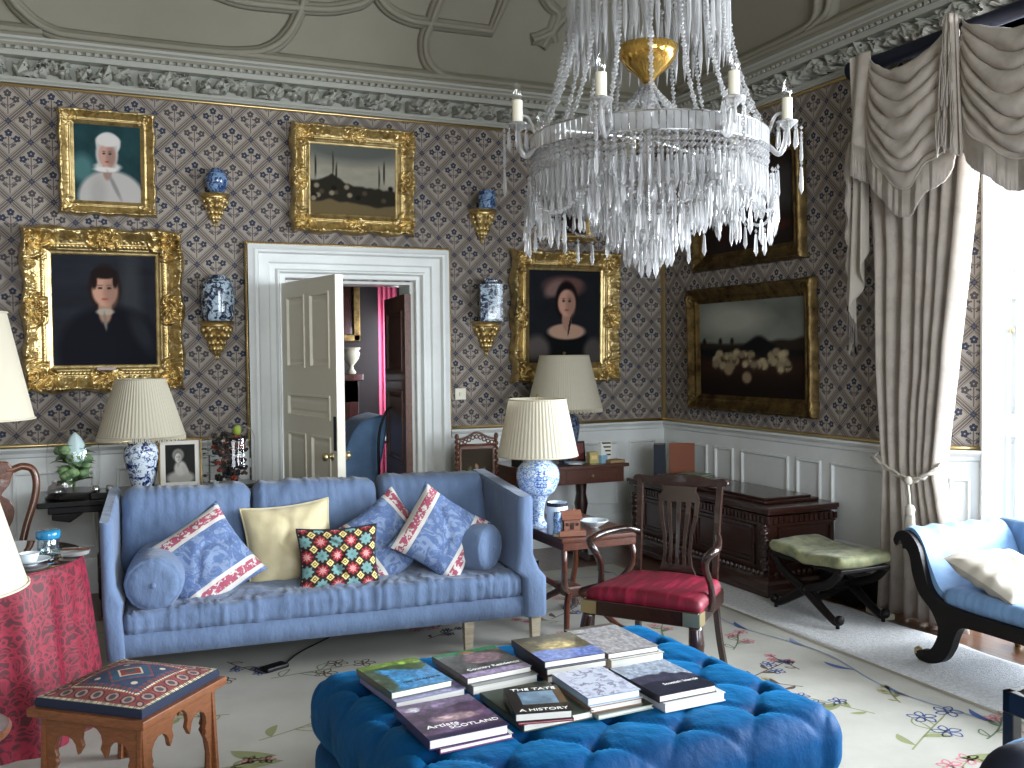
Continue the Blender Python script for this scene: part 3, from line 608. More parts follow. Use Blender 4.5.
for k in range(110):
    q = k/109*(len(E2)-1.001); i = int(q); p = E2[i]*(1-(q-i))+E2[i+1]*(q-i)+np.array([-.02, 0, 0]); sw = .02+.012*math.sin(k*.35); fr.tube([p, p+np.array([-.004, sw, -.06]), p+np.array([-.006, sw*1.3+.003*math.sin(k*2), -.15])], .0055, 4); tail_fringe(fr, P[:14, -1], .15, 16)
fr.build('fringe', M['curtain'], t, smooth=True)
t = thing('curtain_tail', 'narrow pinched tail of damask and fringe hanging between the two swags', 'curtain tail')
mb = MB(); s = np.linspace(0, 1, 24); z = np.linspace(3.40, 2.62, 30); S, Z = np.meshgrid(s, z, indexing='ij'); T = (3.4-Z)/.78
mb.grid(np.stack([XC-.09+.03*np.sin(S*2*PI*3)-.01*T, 3.845+(S-.5)*(.05+.10*T), Z+.10*S*T], -1)); mb.build('tail_cloth', M['curtain'], t, smooth=True, solid=.004)
mb = MB()
for k in range(44):
    a = random.random(); b = random.random(); p = np.array([XC-.12-.01*b, 3.845+(a-.5)*(.05+.09*b), 3.38-.60*b]); mb.tube([p, p+np.array([-.004, .004*math.sin(k), -.08]), p+np.array([-.004, .008*math.sin(k*3), -.16])], .004, 4)
mb.build('fringe', M['curtain'], t, smooth=True)

# ================================================================= NEXT ROOM (seen through the doorway)
NY = 11.0
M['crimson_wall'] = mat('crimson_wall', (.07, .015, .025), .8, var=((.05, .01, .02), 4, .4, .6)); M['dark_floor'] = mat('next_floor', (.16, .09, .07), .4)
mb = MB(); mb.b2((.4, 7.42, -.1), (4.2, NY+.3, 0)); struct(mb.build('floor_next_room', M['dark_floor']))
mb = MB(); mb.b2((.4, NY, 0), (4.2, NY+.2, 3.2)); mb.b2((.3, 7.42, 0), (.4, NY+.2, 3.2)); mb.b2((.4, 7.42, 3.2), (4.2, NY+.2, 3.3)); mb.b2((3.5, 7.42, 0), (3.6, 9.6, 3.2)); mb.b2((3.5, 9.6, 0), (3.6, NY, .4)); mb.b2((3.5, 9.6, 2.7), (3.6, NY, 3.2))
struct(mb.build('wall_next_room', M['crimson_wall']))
mb = MB(); mb.b2((3.5, 9.62, .4), (3.56, 9.7, 2.7)); mb.b2((3.5, 10.85, .4), (3.56, 10.95, 2.7)); mb.b2((3.5, 9.6, 1.5), (3.56, 10.9, 1.55)); o = struct(mb.build('window_4', M['white_paint']))
mb = MB(); mb.b2((3.53, 9.7, .4), (3.535, 10.85, 2.7)); mb.build('window_pane', M['glass'], o)
t = thing('pink_curtain', 'bright pink sunlit curtain seen through the doorway in the far room', 'curtain')
pinkm = bpy.data.materials.new('pink_silk'); pinkm.use_nodes = True; nt = pinkm.node_tree; nt.nodes.clear(); o_ = nt.nodes.new('ShaderNodeOutputMaterial'); d_ = nt.nodes.new('ShaderNodeBsdfDiffuse'); t_ = nt.nodes.new('ShaderNodeBsdfTranslucent'); x_ = nt.nodes.new('ShaderNodeMixShader')
d_.inputs[0].default_value = t_.inputs[0].default_value = L4((.84, .40, .52)); x_.inputs[0].default_value = .6; nt.links.new(d_.outputs[0], x_.inputs[1]); nt.links.new(t_.outputs[0], x_.inputs[2]); nt.links.new(x_.outputs[0], o_.inputs[0])
mb = MB(); s = np.linspace(0, 1, 60); z = np.linspace(2.55, .02, 10); S, Z = np.meshgrid(s, z, indexing='ij'); mb.grid(np.stack([2.90+.17*S, 10.10-.15*S+.025*np.sin(S*2*PI*4), Z], -1))
mb.build('drape', pinkm, t, smooth=True)
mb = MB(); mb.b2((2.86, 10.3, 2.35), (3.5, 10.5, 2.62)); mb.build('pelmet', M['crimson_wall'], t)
t = thing('chimneypiece', 'dark carved chimneypiece seen through the doorway in the far room', 'fireplace')
mb = MB(); N_ = NY-.01; mb.b2((1.6, N_-.35, 1.30), (2.88, N_, 1.38)); mb.b2((1.7, N_-.25, 0), (1.95, N_, 1.3)); mb.b2((2.6, N_-.25, 0), (2.85, N_, 1.3)); mb.b2((1.7, N_-.25, 1.05), (2.85, N_, 1.3)); mb.b2((1.95, N_-.06, 0), (2.6, N_, 1.05)); mb.build('surround', M['mahogany_dark'], t, bevel=.01)
mb = MB(); [mb.b2(a_, b_) for a_, b_ in (((2.3, NY-.1, 1.75), (2.92, NY-.02, 1.83)), ((2.3, NY-.1, 2.5), (2.92, NY-.02, 2.58)), ((2.3, NY-.1, 1.75), (2.38, NY-.02, 2.58)), ((2.84, NY-.1, 1.75), (2.92, NY-.02, 2.58)))]; mb.build('overmantel', M['gilt_dark'], t, bevel=.01); mb = MB(); mb.b2((2.38, NY-.06, 1.83), (2.84, NY-.02, 2.5)); mb.build('overmantel_panel', M['mahogany_dark'], t)
urn0 = thing('urn', 'white stone urn on the dark chimneypiece of the far room, left of two', 'urn', (2.52, NY-.2, 1.38), 0, 'white urns on the far chimneypiece')
mb = MB(); mb.lathe([(.05, 0), (.055, .02), (.03, .05), (.025, .09), (.05, .12), (.085, .17), (.10, .23), (.085, .26), (.11, .29), (.10, .30)], n=20); mb.build('urn_body', M['plaster'], urn0, smooth=True, angle=60)
u2 = copy_tree(urn0); u2.location.x = 2.78; u2['label'] = 'white stone urn on the dark chimneypiece of the far room, right of two'
d = door_leaf(.86, 2.05, .05, [(.12, .74, 1.45, 1.93), (.12, .74, .72, 1.30), (.12, .74, .12, .58)], M['walnut'], 'door_2'); d.location = (2.285, 7.13, .01); d.rotation_euler = (0, 0, R(84))
t = thing('armchair', 'pale blue upholstered chair back seen through the doorway', 'chair', (2.15, 8.25, 0))
bk = MB(); out = [(-.35, .38), (-.18, .72), (-.05, .98), (.10, 1.06), (.22, 1.04), (.17, .70), (.08, .38)]; bk.prism([(a, b) for a, b in spl([(a, 0, b) for a, b in out], 5)[:, [0, 2]]], .5, 'xz'); bk.build('backrest', M['pale_blue_silk'], t, smooth=True, angle=50, bevel=.03)
bk = MB(); V, F = softbox((.62, .6, .16), .06, .08); bk.add(V+np.array([-.25, 0, .42]), F); bk.build('seat', M['blue_linen'], t, smooth=True)
for sx in (-.5, 0):
    for sy in (-.22, .22): bk = MB(); bk.tube([(sx, sy, 0), (sx, sy, .36)], [.015, .025], 8); bk.build('leg', M['mahogany_dark'], t)
t = thing('reading_lamp', 'slim black bent metal stem standing by the blue chair beyond the doorway', 'lamp', (2.215, 7.75, 0))
mb = MB(); mb.lathe([(.12, 0), (.12, .015), (.015, .03)], n=20); mb.build('base', M['black'], t, smooth=True, angle=40)
mb = MB(); mb.tube(spl([(0, 0, .02), (.0, 0, .6), (.0, .0, .85), (.02, 0, 1.0), (.07, 0, 1.12), (.11, 0, 1.16)], 6), [.011]*31, 8); mb.build('pole', M['black'], t, smooth=True)
t = thing('side_table', 'small dark table with a white cloth edge seen just inside the far room', 'table', (2.78, 9.2, 0))
mb = MB(); mb.b2((-.3, -.25, .74), (.2, .25, .77)); mb.build('tabletop', M['white_paint'], t)
for sx in (-.27, .17):
    for sy in (-.22, .22): mb = MB(); mb.tube([(sx, sy, 0), (sx, sy, .74)], .018, 8); mb.build('leg', M['mahogany_dark'], t)
# ================================================================= PICTURES
def msk(U, V, cx, cy, rx, ry, soft=.25, ang=0):
    c, s = math.cos(ang), math.sin(ang); a = (U-cx)*c+(V-cy)*s; b = -(U-cx)*s+(V-cy)*c
    d = np.sqrt((a/rx)**2+(b/ry)**2); return np.clip((1+soft/2-d)/soft, 0, 1)[..., None]
def bl(C, m, col): return C*(1-m)+np.array(col)*m
def poly_m(U, V, f, soft=.03): return np.clip((f(U)-V)/soft+.5, 0, 1)[..., None]
def face(C, U, V, cx, cy, s, skin, hair, tint=1):
    C = bl(C, msk(U, V, cx, cy+.02*s, .62*s, .86*s, .2), hair)
    C = bl(C, msk(U, V, cx, cy-.75*s, .26*s, .5*s, .3), [a*.82 for a in skin])
    C = bl(C, msk(U, V, cx, cy-.05*s, .48*s, .58*s, .2), skin)
    C = bl(C, msk(U, V, cx+.22*s, cy-.1*s, .26*s, .5*s, .8), [a*.80 for a in skin])
    for dx in (-.17, .17): C = bl(C, msk(U, V, cx+dx*s, cy+.03*s, .085*s, .045*s, .5), (.18, .13, .12)); C = bl(C, msk(U, V, cx+dx*s, cy+.13*s, .11*s, .025*s, .6), [a*.6 for a in skin])
    C = bl(C, msk(U, V, cx+.02*s, cy-.12*s, .05*s, .15*s, .7), [a*.85 for a in skin]); C = bl(C, msk(U, V, cx, cy-.36*s, .13*s, .04*s, .6), (.60, .30, .26)); return C
def p_bonnet(U, V, asp):
    C = np.zeros(U.shape+(3,))+np.array((.13, .24, .25)); C = C*(.8+.4*fbm(U*6, V*6, 1))[..., None]
    C = bl(C, msk(U, V, .12, .42, .16, .18, .7), (.30, .45, .45))
    C = bl(C, msk(U, V, .55, .05, .50, .36, .15), (.72, .70, .68)); C = bl(C, msk(U, V, .35, .12, .12, .22, .9), (.66, .64, .62)); C = bl(C, msk(U, V, .50, .46, .2, .06, .4), (.80, .78, .76))
    C = bl(C, msk(U, V, .51, .76, .185, .15, .15), (.82, .80, .78)); C = face(C, U, V, .49, .62, .27, (.76, .60, .54), (.75, .73, .71))
    C = bl(C, msk(U, V, .51, .80, .18, .08, .3), (.84, .82, .80)); C = bl(C, msk(U, V, .47, .42, .18, .035, .5), (.85, .83, .81)); C = bl(C, msk(U, V, .60, .20, .03, .2, .8, .5), (.55, .53, .52)); return C
def p_man(U, V, asp):
    C = np.zeros(U.shape+(3,))+np.array((.12, .125, .15)); C *= (.8+.5*fbm(U*3, V*10, 2))[..., None]
    C = bl(C, msk(U, V, .75, .6, .1, .5, 1), (.20, .21, .22)); C = bl(C, msk(U, V, .55, .12, .50, .42, .2), (.055, .06, .09)); C = bl(C, msk(U, V, .85, .3, .08, .2, .9, .5), (.13, .14, .16))
    C = face(C, U, V, .50, .69, .25, (.72, .55, .47), (.13, .09, .08)); C = bl(C, msk(U, V, .50, .83, .125, .05, .3), (.11, .075, .07)); C = bl(C, msk(U, V, .40, .76, .03, .07, .5), (.11, .075, .07)); C = bl(C, msk(U, V, .60, .76, .025, .06, .5), (.11, .075, .07)); C = bl(C, msk(U, V, .50, .485, .085, .03, .4), (.62, .58, .52)); C = bl(C, msk(U, V, .50, .40, .014, .08, .6, .1), (.45, .42, .38)); return C
def p_hat(U, V, asp):
    C = np.zeros(U.shape+(3,))+np.array((.10, .11, .13)); C *= (.8+.4*fbm(U*5, V*5, 3))[..., None]
    C = bl(C, msk(U, V, .50, .12, .40, .26, .2), (.04, .045, .06)); C = bl(C, msk(U, V, .12, .14, .17, .16, .5), (.34, .31, .30)); C = bl(C, msk(U, V, .90, .13, .14, .14, .5), (.30, .28, .27))
    C = bl(C, msk(U, V, .52, .34, .26, .085, .25), (.72, .58, .50)); C = bl(C, msk(U, V, .48, .82, .29, .115, .4), (.36, .26, .25)); C = bl(C, msk(U, V, .35, .80, .14, .07, .7, .5), (.50, .40, .38)); C = bl(C, msk(U, V, .62, .86, .12, .05, .7), (.40, .29, .27))
    C = face(C, U, V, .52, .66, .25, (.78, .60, .52), (.08, .05, .05)); C = bl(C, msk(U, V, .56, .40, .012, .1, .4, -.2), (.05, .05, .06)); return C
def p_coast(U, V, asp):
    C = np.zeros(U.shape+(3,))+np.array((.60, .58, .52)); C = C*(.85+.35*fbm(U*4, V*6, 4))[..., None]; C = bl(C, msk(U, V, .5, .95, .7, .2, .8), (.36, .37, .35))
    C = bl(C, poly_m(U, V, lambda u: .46+.12*np.exp(-((u-.25)/.14)**2)-.10*u+.03*vn(u*20, u*0)), (.16, .15, .12)); C = bl(C, poly_m(U, V, lambda u: .14+.04*np.sin(u*6)+.05*vn(u*9, 0*u+2)), (.42, .36, .25))
    for x, h in ((.06, .8), (.26, .84), (.30, .7), (.80, .68), (.86, .76)): C = bl(C, msk(U, V, x, h-.12, .010, .16, .6), (.15, .14, .12))
    for i in range(14): C = bl(C, msk(U, V, random.random(), .22+.2*random.random(), .03, .035, .6), random.choice([(.30, .26, .2), (.1, .09, .08), (.55, .5, .42)]))
    return C
def p_sheep(U, V, asp):
    C = np.zeros(U.shape+(3,))+np.array((.45, .46, .43)); C *= (.75+.5*fbm(U*3, V*4, 5))[..., None]; C = bl(C, msk(U, V, .35, .80, .30, .16, .9), (.62, .62, .57))
    C = bl(C, poly_m(U, V, lambda u: .55+.10*np.clip(u-.6, 0, 1)+.03*vn(u*9, 0*u)), (.16, .13, .10)); C = bl(C, poly_m(U, V, lambda u: .50+.14*np.exp(-((u-.6)/.13)**2)-.02*u, .04), (.07, .07, .08))
    C = bl(C, poly_m(U, V, lambda u: .40+.03*vn(u*12, 0*u+1), .08), (.17, .11, .08)); C = bl(C, poly_m(U, V, lambda u: .16+.03*vn(u*8, 0*u+1), .2), (.09, .06, .05))
    r_ = random.Random(4)
    for i in range(60):
        x = r_.uniform(.16, .88); y = .47-.16*i/60-.06*abs(x-.5)+r_.uniform(-.03, .03); s = r_.uniform(.024, .040); C = bl(C, msk(U, V, x, y-.02, s*1.1, s*1.2, .5), (.20, .14, .10)); C = bl(C, msk(U, V, x, y, s, s*1.1, .5), [q_*kk_ for kk_ in (r_.uniform(.72, 1.05),) for q_ in (.68, .62, .49)])
    for x, y in ((.30, .28), (.48, .20)): C = bl(C, msk(U, V, x, y, .045, .06, .4), (.55, .48, .38))
    for x in (.05, .22, .34): C = bl(C, msk(U, V, x, .58, .018, .035, .5), (.10, .09, .08))
    return C
def p_dark(U, V, asp):
    C = np.zeros(U.shape+(3,))+np.array((.13, .10, .09)); C *= (.6+.9*fbm(U*5, V*5, 6))[..., None]; C = bl(C, msk(U, V, .95, .62, .25, .25, .8), (.24, .23, .22)); C = bl(C, msk(U, V, .82, .22, .14, .06, .7), (.24, .13, .09)); C = bl(C, msk(U, V, .25, .2, .12, .12, .8), (.18, .11, .09)); return C
def picture(label, wall, a0, a1, z0, z1, bw, fn, rich=1., m='gilt', tilt=0, depth=.07, plaque=False, lip=.16):
    W_ = abs(a1-a0); H_ = z1-z0; t = thing('framed_painting', label, 'painting')
    if wall == 'b': t.location = ((a0+a1)/2, YB-.004, z0); t.rotation_euler = (R(tilt), 0, 0)
    else: t.location = (XW-.004, (a0+a1)/2, z0); t.rotation_euler = Euler((R(tilt), 0, R(-90))); t.rotation_euler = (Matrix.Rotation(R(-90), 3, 'Z')@Matrix.Rotation(R(tilt), 3, 'X')).to_euler()
    res = .0042; nx = int(W_/res); nz = int(H_/res); X, Z = np.meshgrid(np.linspace(-W_/2, W_/2, nx), np.linspace(0, H_, nz), indexing='ij')
    dx = W_/2-np.abs(X); dz = np.minimum(Z, H_-Z); d = np.minimum(dx, dz); al = np.where(dx < dz, Z-H_/2, X)     # along-edge coordinate
    t_ = d/bw
    prof = np.interp(t_, [0, .03, .10, .18, .26, .34, .55, .66, .70, .78, .80, .86, .90, 1.0, 1.01], [.0, .45, .9, 1.0, .92, .80, .50, .42, .52, .50, .36, .34, .26, .20, .10])*depth
    # ornament: cartouches at corners and centres, running leaves between
    L = np.where(dx < dz, H_, W_)/2; orn = np.zeros_like(X)
    cxs = [(sx*(W_/2-bw*.50), zz) for sx in (-1, 1) for zz in (bw*.50, H_-bw*.50)]; ctr = [(0, bw*.45), (0, H_-bw*.45), (-W_/2+bw*.45, H_/2), (W_/2-bw*.45, H_/2)]
    for (cx, cz), s_, k_ in [(c, .78, 7) for c in cxs]+[(c, .62, 9) for c in (ctr if rich >= 1 else [])]:
        dd = np.hypot(X-cx, Z-cz)/(bw*s_); th = np.arctan2(Z-cz, X-cx); e = np.clip(1-dd, 0, 1); orn = np.maximum(orn, (e**.45)*(.55+.45*np.cos(th*k_+3.5*np.sin(dd*7)))*(.75+.25*np.cos(dd*16)))
    q = np.abs(al)/bw; vine = np.clip(1-np.abs(t_-.24-.05*np.sin(q*9))/.22, 0, 1)**.7*(.5+.5*np.sin(q*14+4*t_*np.sin(q*3)))*np.where(t_ < .5, 1, 0)
    orn = np.maximum(orn, vine*.42*min(rich, 1)); bead = np.clip(1-np.abs(t_-.72)/.05, 0, 1)*(.5+.5*np.cos(al/bw*50)); orn = np.maximum(orn*np.where(t_ < .86, 1, 0), bead*.12)
    y = prof+orn*bw*.24*rich+(.022*rich*(np.abs(fbm(X*42+30, Z*42+30, 2, 3)-.5)-.08))*(t_ < .62)
    # wavy outer silhouette
    wav = (.010*rich*np.cos(al*2*PI/(bw*1.7))-.008*rich); 
    X2 = np.where((dx < bw*.3) & (dx <= dz), X+np.sign(X)*np.where(dx < bw*.3, wav*(1-dx/(bw*.3)), 0), X); Z2 = np.where((dz < bw*.3) & (dz <= dx), Z+np.sign(Z-H_/2)*wav*(1-dz/(bw*.3)), Z)
    mb = MB(); P = np.stack([X2, -y, Z2], -1); keep = t_ <= 1.03
    idx = np.arange(nx*nz).reshape(nx, nz); kq = keep[:-1, :-1] & keep[1:, :-1] & keep[1:, 1:] & keep[:-1, 1:]
    q4 = np.stack([idx[:-1, :-1], idx[1:, :-1], idx[1:, 1:], idx[:-1, 1:]], -1)[kq]; used = np.unique(q4); mp = -np.ones(nx*nz, int); mp[used] = np.arange(len(used))
    mb.add(P.reshape(-1, 3)[used], mp[q4]); fr = mb.build('frame', M[m], t, smooth=True)
    if plaque: mb = MB(); mb.box((0, -.055, bw*.88), (W_*.12, .012, bw*.12)); mb.build('plaque', M['walnut'], t, bevel=.002)
    w2 = W_/2-bw; n1 = 90; n2 = int(90*(H_-2*bw)/(2*w2)); U, V = np.meshgrid(np.linspace(0, 1, n1), np.linspace(0, 1, n2), indexing='ij')
    C = fn(U, V, 1); P = np.stack([(U-.5)*2*(w2+.004), 0*U-.012, bw-.004+V*(H_-2*bw+.008)], -1); mb = MB(); mb.grid(P, np.clip(C, .01, 1)); mb.build('canvas', M['paint_oil'], t)
    return t
picture('gilt-framed portrait of a woman in a white bonnet, upper left', 'b', -.135, .482, 2.545, 3.255, .105, p_bonnet, .7, tilt=3)
picture('large ornate gilt-framed portrait of a dark-haired man in black', 'b', -.378, .650, 1.355, 2.475, .19, p_man, 1.15, tilt=1.5, depth=.09, plaque=True)
picture('gilt-framed landscape with ships and a tower hanging above the doorway', 'b', 1.385, 2.335, 2.485, 3.295, .155, p_coast, 1., tilt=3, depth=.08)
picture('ornate gilt-framed portrait of a woman in a feathered hat and dark dress', 'b', 3.120, 4.115, 1.345, 2.44, .17, p_hat, 1.1, tilt=1.5, depth=.09)
picture('small dark picture in a gilt frame mostly hidden behind the chandelier drops', 'b', 3.42, 3.90, 2.50, 2.98, .08, p_dark, .6, tilt=2)
picture('dark gilt-framed painting of a flock of sheep, lower of the two on the right wall', 'r', 5.165, 6.66, 1.125, 2.105, .130, p_sheep, .38, 'gilt_dark', tilt=1)
picture('dark gilt-framed painting behind the chandelier, upper of the two on the right wall', 'r', 5.28, 6.59, 2.235, 3.13, .13, p_dark, .25, 'gilt_dark', tilt=2)

# --- gilt wall brackets and the jars they hold
def bracket():
    t = thing('wall_bracket', 'x', 'wall bracket', group='gilt wall brackets')
    mb = MB(); pr = [(.125, .0), (.128, -.008), (.12, -.016), (.10, -.024), (.098, -.035)]
    def half(prof, mb, k=0, amp=0):
        n = 29; m_ = len(prof); V = []
        for r_, z in prof:
            for j in range(n): a = PI+PI*j/(n-1); rr = r_*(1+amp*math.cos(a*k)); V.append((rr*math.cos(a), rr*math.sin(a)*1.05, z))
        mb.add(V, [(i*n+j, i*n+j+1, (i+1)*n+j+1, (i+1)*n+j) for i in range(m_-1) for j in range(n-1)]+[tuple(range(n)), tuple((m_-1)*n+j for j in range(n))])
    half(pr, mb); mb.build('shelf', M['gilt'], t, smooth=True, angle=40)
    mb = MB(); prof = [(.095, -.035), (.10, -.05), (.085, -.08), (.075, -.11), (.058, -.14), (.05, -.17), (.034, -.20), (.026, -.225), (.012, -.245), (.014, -.26), (.003, -.275)]
    P = spl([(a, 0, b) for a, b in prof], 5); half([(p[0], p[2]) for p in P], mb, 8, .16)
    for a in np.linspace(PI*1.1, PI*1.9, 5):
        for z, r_ in ((-.06, .095), (-.10, .078), (-.15, .052), (-.19, .038)): mb.ball((r_*math.cos(a), r_*math.sin(a), z), .019, 6, sc3=(1, 1, 1.4))
    mb.build('scrolled_corbel', M['gilt'], t, smooth=True); return t
b0 = bracket()
for i, (x, z, s, l) in enumerate(((.868, 2.735, .84, 'small gilt wall bracket under the round blue jar, upper left of the door'), (.862, 1.842, 1.0, 'larger gilt wall bracket under the tall white and blue jar, left of the door'), (2.90, 2.725, .95, 'small gilt wall bracket under the squat blue jar, upper right of the door'), (2.925, 1.85, 1.0, 'larger gilt wall bracket under the square jar, right of the door'))):
    b = b0 if i == 0 else copy_tree(b0); b.location = (x, YB-.003, z); b.scale = (s, s, s); b['label'] = l
def jar(label, x, z, prof, m, lidprof, n=28, cat='jar', sq=None):
    t = thing('porcelain_jar', label, cat, (x, YB-.11, z)); mb = MB(); mb.lathe([(a, b) for a, b in spl([(a, 0, b) for a, b in prof], 4)[:, [0, 2]]], n=n, sq=sq); mb.build('jar_body', M[m], t, smooth=True, angle=60)
    mb = MB(); mb.lathe(lidprof, n=n, sq=sq); mb.build('lid' if lidprof[0][0] > lidprof[-1][0] else 'rim', M[m], t, smooth=True, angle=50)
jar('small round deep blue jar on the upper bracket left of the door', .868, 2.7355, [(.045, 0), (.066, .03), (.078, .08), (.07, .12), (.048, .14)], 'porc_blue', [(.05, .14), (.052, .147), (.035, .165), (.008, .17)])
jar('tall white and dark blue lidded jar on the bracket left of the door', .862, 1.8425, [(.09, 0), (.108, .04), (.112, .14), (.108, .25), (.085, .285), (.062, .29)], 'porc_jar', [(.065, .29), (.066, .30), (.05, .318), (.01, .325)])
jar('small squat deep blue jar on the upper bracket right of the door', 2.90, 2.7255, [(.06, 0), (.068, .01), (.066, .06), (.068, .11), (.06, .12)], 'porc_blue', [(.06, .12), (.064, .124), (.062, .138), (.05, .14)])
sq = lambda th, r_, z: r_/max(abs(math.cos(th+.3)), abs(math.sin(th+.3)))**.85
jar('tall square white and dark blue jar on the bracket right of the door', 2.925, 1.8505, [(.088, 0), (.092, .02), (.092, .26), (.088, .28), (.05, .292), (.05, .30)], 'porc_jar', [(.055, .30), (.058, .305), (.052, .33), (.01, .335)], sq=sq, n=40)

# ================================================================= RUGS
M['rug'] = mat('rug_wool', (.68, .67, .635), .95, var=((.63, .62, .585), 2.5, .35, .7), bump=(300, .3, .003))
rc_ = dict(blue=(.25, .33, .52), navy=(.13, .17, .30), pink=(.74, .42, .47), olive=(.50, .52, .36), green=(.38, .45, .33), straw=(.68, .64, .45), slate=(.45, .52, .62), brown=(.33, .27, .24), taupe=(.55, .52, .46))
rm = [M['rug']]+[mat('rug_'+k_, c_, .95) for k_, c_ in rc_.items()]; ri = {k_: i+1 for i, k_ in enumerate(rc_)}
mb = MB(); X0, X1, Y0, Y1 = -1.35, 3.60, .55, 6.25
V, F = softbox((X1-X0, Y1-Y0, .014), .007, .4); mb.add(V+np.array([(X0+X1)/2, (Y0+Y1)/2, .014]), F); HZ = .0216
def rline(P, w_, c):
    P = np.array(P); T = np.gradient(P, axis=0); T /= np.linalg.norm(T, axis=1)[:, None]+1e-9; N = np.stack([-T[:, 1], T[:, 0]], 1); w_ = np.broadcast_to(w_, (len(P),))[:, None]/2
    V = np.vstack([np.hstack([P+N*w_, np.full((len(P), 1), HZ)]), np.hstack([P-N*w_, np.full((len(P), 1), HZ)])]); n = len(P); mb.add(V, [(i, i+1, n+i+1, n+i) for i in range(n-1)], ri[c])
def leafp(x, y, a, L, W_, c, outline=False):
    t_ = np.linspace(0, 1, 9); w_ = W_*np.sin(PI*t_)**.8; P = np.stack([x+math.cos(a)*L*t_-math.sin(a)*.12*L*np.sin(PI*t_), y+math.sin(a)*L*t_+math.cos(a)*.12*L*np.sin(PI*t_)], 1)
    if outline:
        T = np.array([-math.sin(a), math.cos(a)]); rline(P+T*w_[:, None]/2, .007, c); rline(P-T*w_[:, None]/2, .007, c)
    else: rline(P, np.maximum(w_, .002), c)
def flower(x, y, r_, c, outline=True, n=5, a0=0):
    for k_ in range(n):
        a = a0+k_*2*PI/n; leafp(x+.15*r_*math.cos(a), y+.15*r_*math.sin(a), a, r_, r_*.62, c, outline)
    leafp(x, y, a0, r_*.3, r_*.3, c)
def spray(x, y, a, s, cols, rr=random):
    fc, lc = cols; st = [(x, y)]; k_ = rr.uniform(-1, 1)
    for i in range(8): a2 = a+k_*i*.08; st.append((st[-1][0]+s*.07*math.cos(a2), st[-1][1]+s*.07*math.sin(a2)))
    rline(spl([(p[0], p[1], 0) for p in st], 2)[:, :2], .008, lc)
    for i in (1, 3, 5): leafp(*st[i], a+(1 if i % 4 == 1 else -1)*.9, s*.16, s*.055, lc, rr.random() < .5)
    for i, da in ((8, 0), (6, .8), (4, -.8)):
        px_, py_ = st[i][0]+s*.12*math.cos(a+da), st[i][1]+s*.12*math.sin(a+da); rline([st[i], (px_, py_)], .006, lc); flower(px_, py_, s*.075, fc, True, 5, rr.random()*6)
rr = random.Random(11)
# wavy blue ribbon inside the right edge, a second at the back
yy = np.linspace(.8, 6.0, 120); rline(np.stack([3.44+.05*np.sin(yy*5.2), yy], 1), .009, 'slate')
for k_ in range(14): yb = .9+k_*.39; leafp(3.44+.05*math.sin(yb*5.2), yb, PI/2+.3*math.cos(yb*5.2), .17, .035, 'blue' if k_ % 2 else 'slate')
rline([(X1-.02, Y0), (X1-.02, Y1)], .03, 'taupe')  # border strip toned taupe, painting in the soft shadow along the rug edge
xx = np.linspace(-1.2, 3.3, 110); rline(np.stack([xx, 5.95+.05*np.sin(xx*5)], 1), .009, 'slate')
SP = [(2.95, 2.80, .5, .75, ('blue', 'olive')), (3.10, 3.15, 2.0, .5, ('blue', 'olive')), (2.72, 2.45, .4, .6, ('pink', 'olive')), (3.22, 2.45, .2, .55, ('pink', 'green')), (2.9, 3.75, .4, .5, ('blue', 'brown')), (3.3, 3.2, 1.2, .3, ('straw', 'olive')), (3.05, 2.35, .6, .6, ('pink', 'olive')), (3.30, 2.75, .3, .5, ('pink', 'green')), (3.05, 3.55, 2.4, .5, ('straw', 'brown')), (3.1, 4.15, .7, .5, ('pink', 'green')), (3.2, 3.75, 1.5, .35, ('pink', 'brown')),
      (2.75, 3.25, 2.8, .55, ('blue', 'green')), (2.9, 4.5, 1.2, .45, ('pink', 'green')), (3.28, 4.9, 1.6, .4, ('slate', 'green')), (2.5, 2.2, .2, .5, ('blue', 'olive')), (2.6, 3.4, 1, .3, ('straw', 'olive')),
      (.62, 4.0, .3, .8, ('straw', 'olive')), (.50, 3.15, .1, .55, ('navy', 'navy')), (.55, 4.35, 2.9, .6, ('straw', 'olive')), (.25, 4.6, .4, .6, ('brown', 'brown')), (.8, 4.75, .1, .7, ('brown', 'green')), (.35, 3.8, -.2, .4, ('pink', 'olive')), (1.4, 4.55, 0, .7, ('pink', 'brown')),
      (1.9, 4.3, .2, .6, ('pink', 'olive')), (2.5, 5.1, .5, .6, ('blue', 'brown')), (2.3, 4.5, 1.0, .5, ('pink', 'brown')), (2.9, 5.3, 2, .5, ('pink', 'olive')), (.1, 3.2, 1.2, .5, ('pink', 'olive')), (-.1, 2.9, .5, .5, ('blue', 'green')), (.35, 2.6, .6, .5, ('straw', 'olive'))]
for s_ in SP: spray(*s_, rr)
for k_ in range(34): spray(rr.uniform(-1.1, 3.2), rr.choice([rr.uniform(.7, 2.2), rr.uniform(4.3, 5.9)]), rr.uniform(0, 6.28), rr.uniform(.35, .6), (rr.choice(['blue', 'pink', 'straw', 'navy']), rr.choice(['olive', 'green', 'brown'])), rr)
for x, y, a, L in ((.50, 3.35, .6, .22), (.30, 3.15, 2.6, .24), (.62, 3.25, 5.6, .2), (.42, 3.72, .15, .26), (.62, 3.62, 3.3, .24), (.45, 3.45, .2, .2), (.66, 3.82, 2.5, .2), (.70, 3.42, 3.6, .22), (3.25, 2.62, 2.9, .2), (3.05, 3.3, 2.9, .22)): leafp(x, y, a, L, .075, 'olive')
tag(mb.build('floral_rug', rm), 'large cream wool rug embroidered with scattered blue and pink flower sprays', 'rug')
M['fluff'] = mat('fluffy_wool', (.90, .90, .90), .95, sheen=.2, var=((.78, .79, .80), 45, .35, .65), bump=(110, .9, .012))
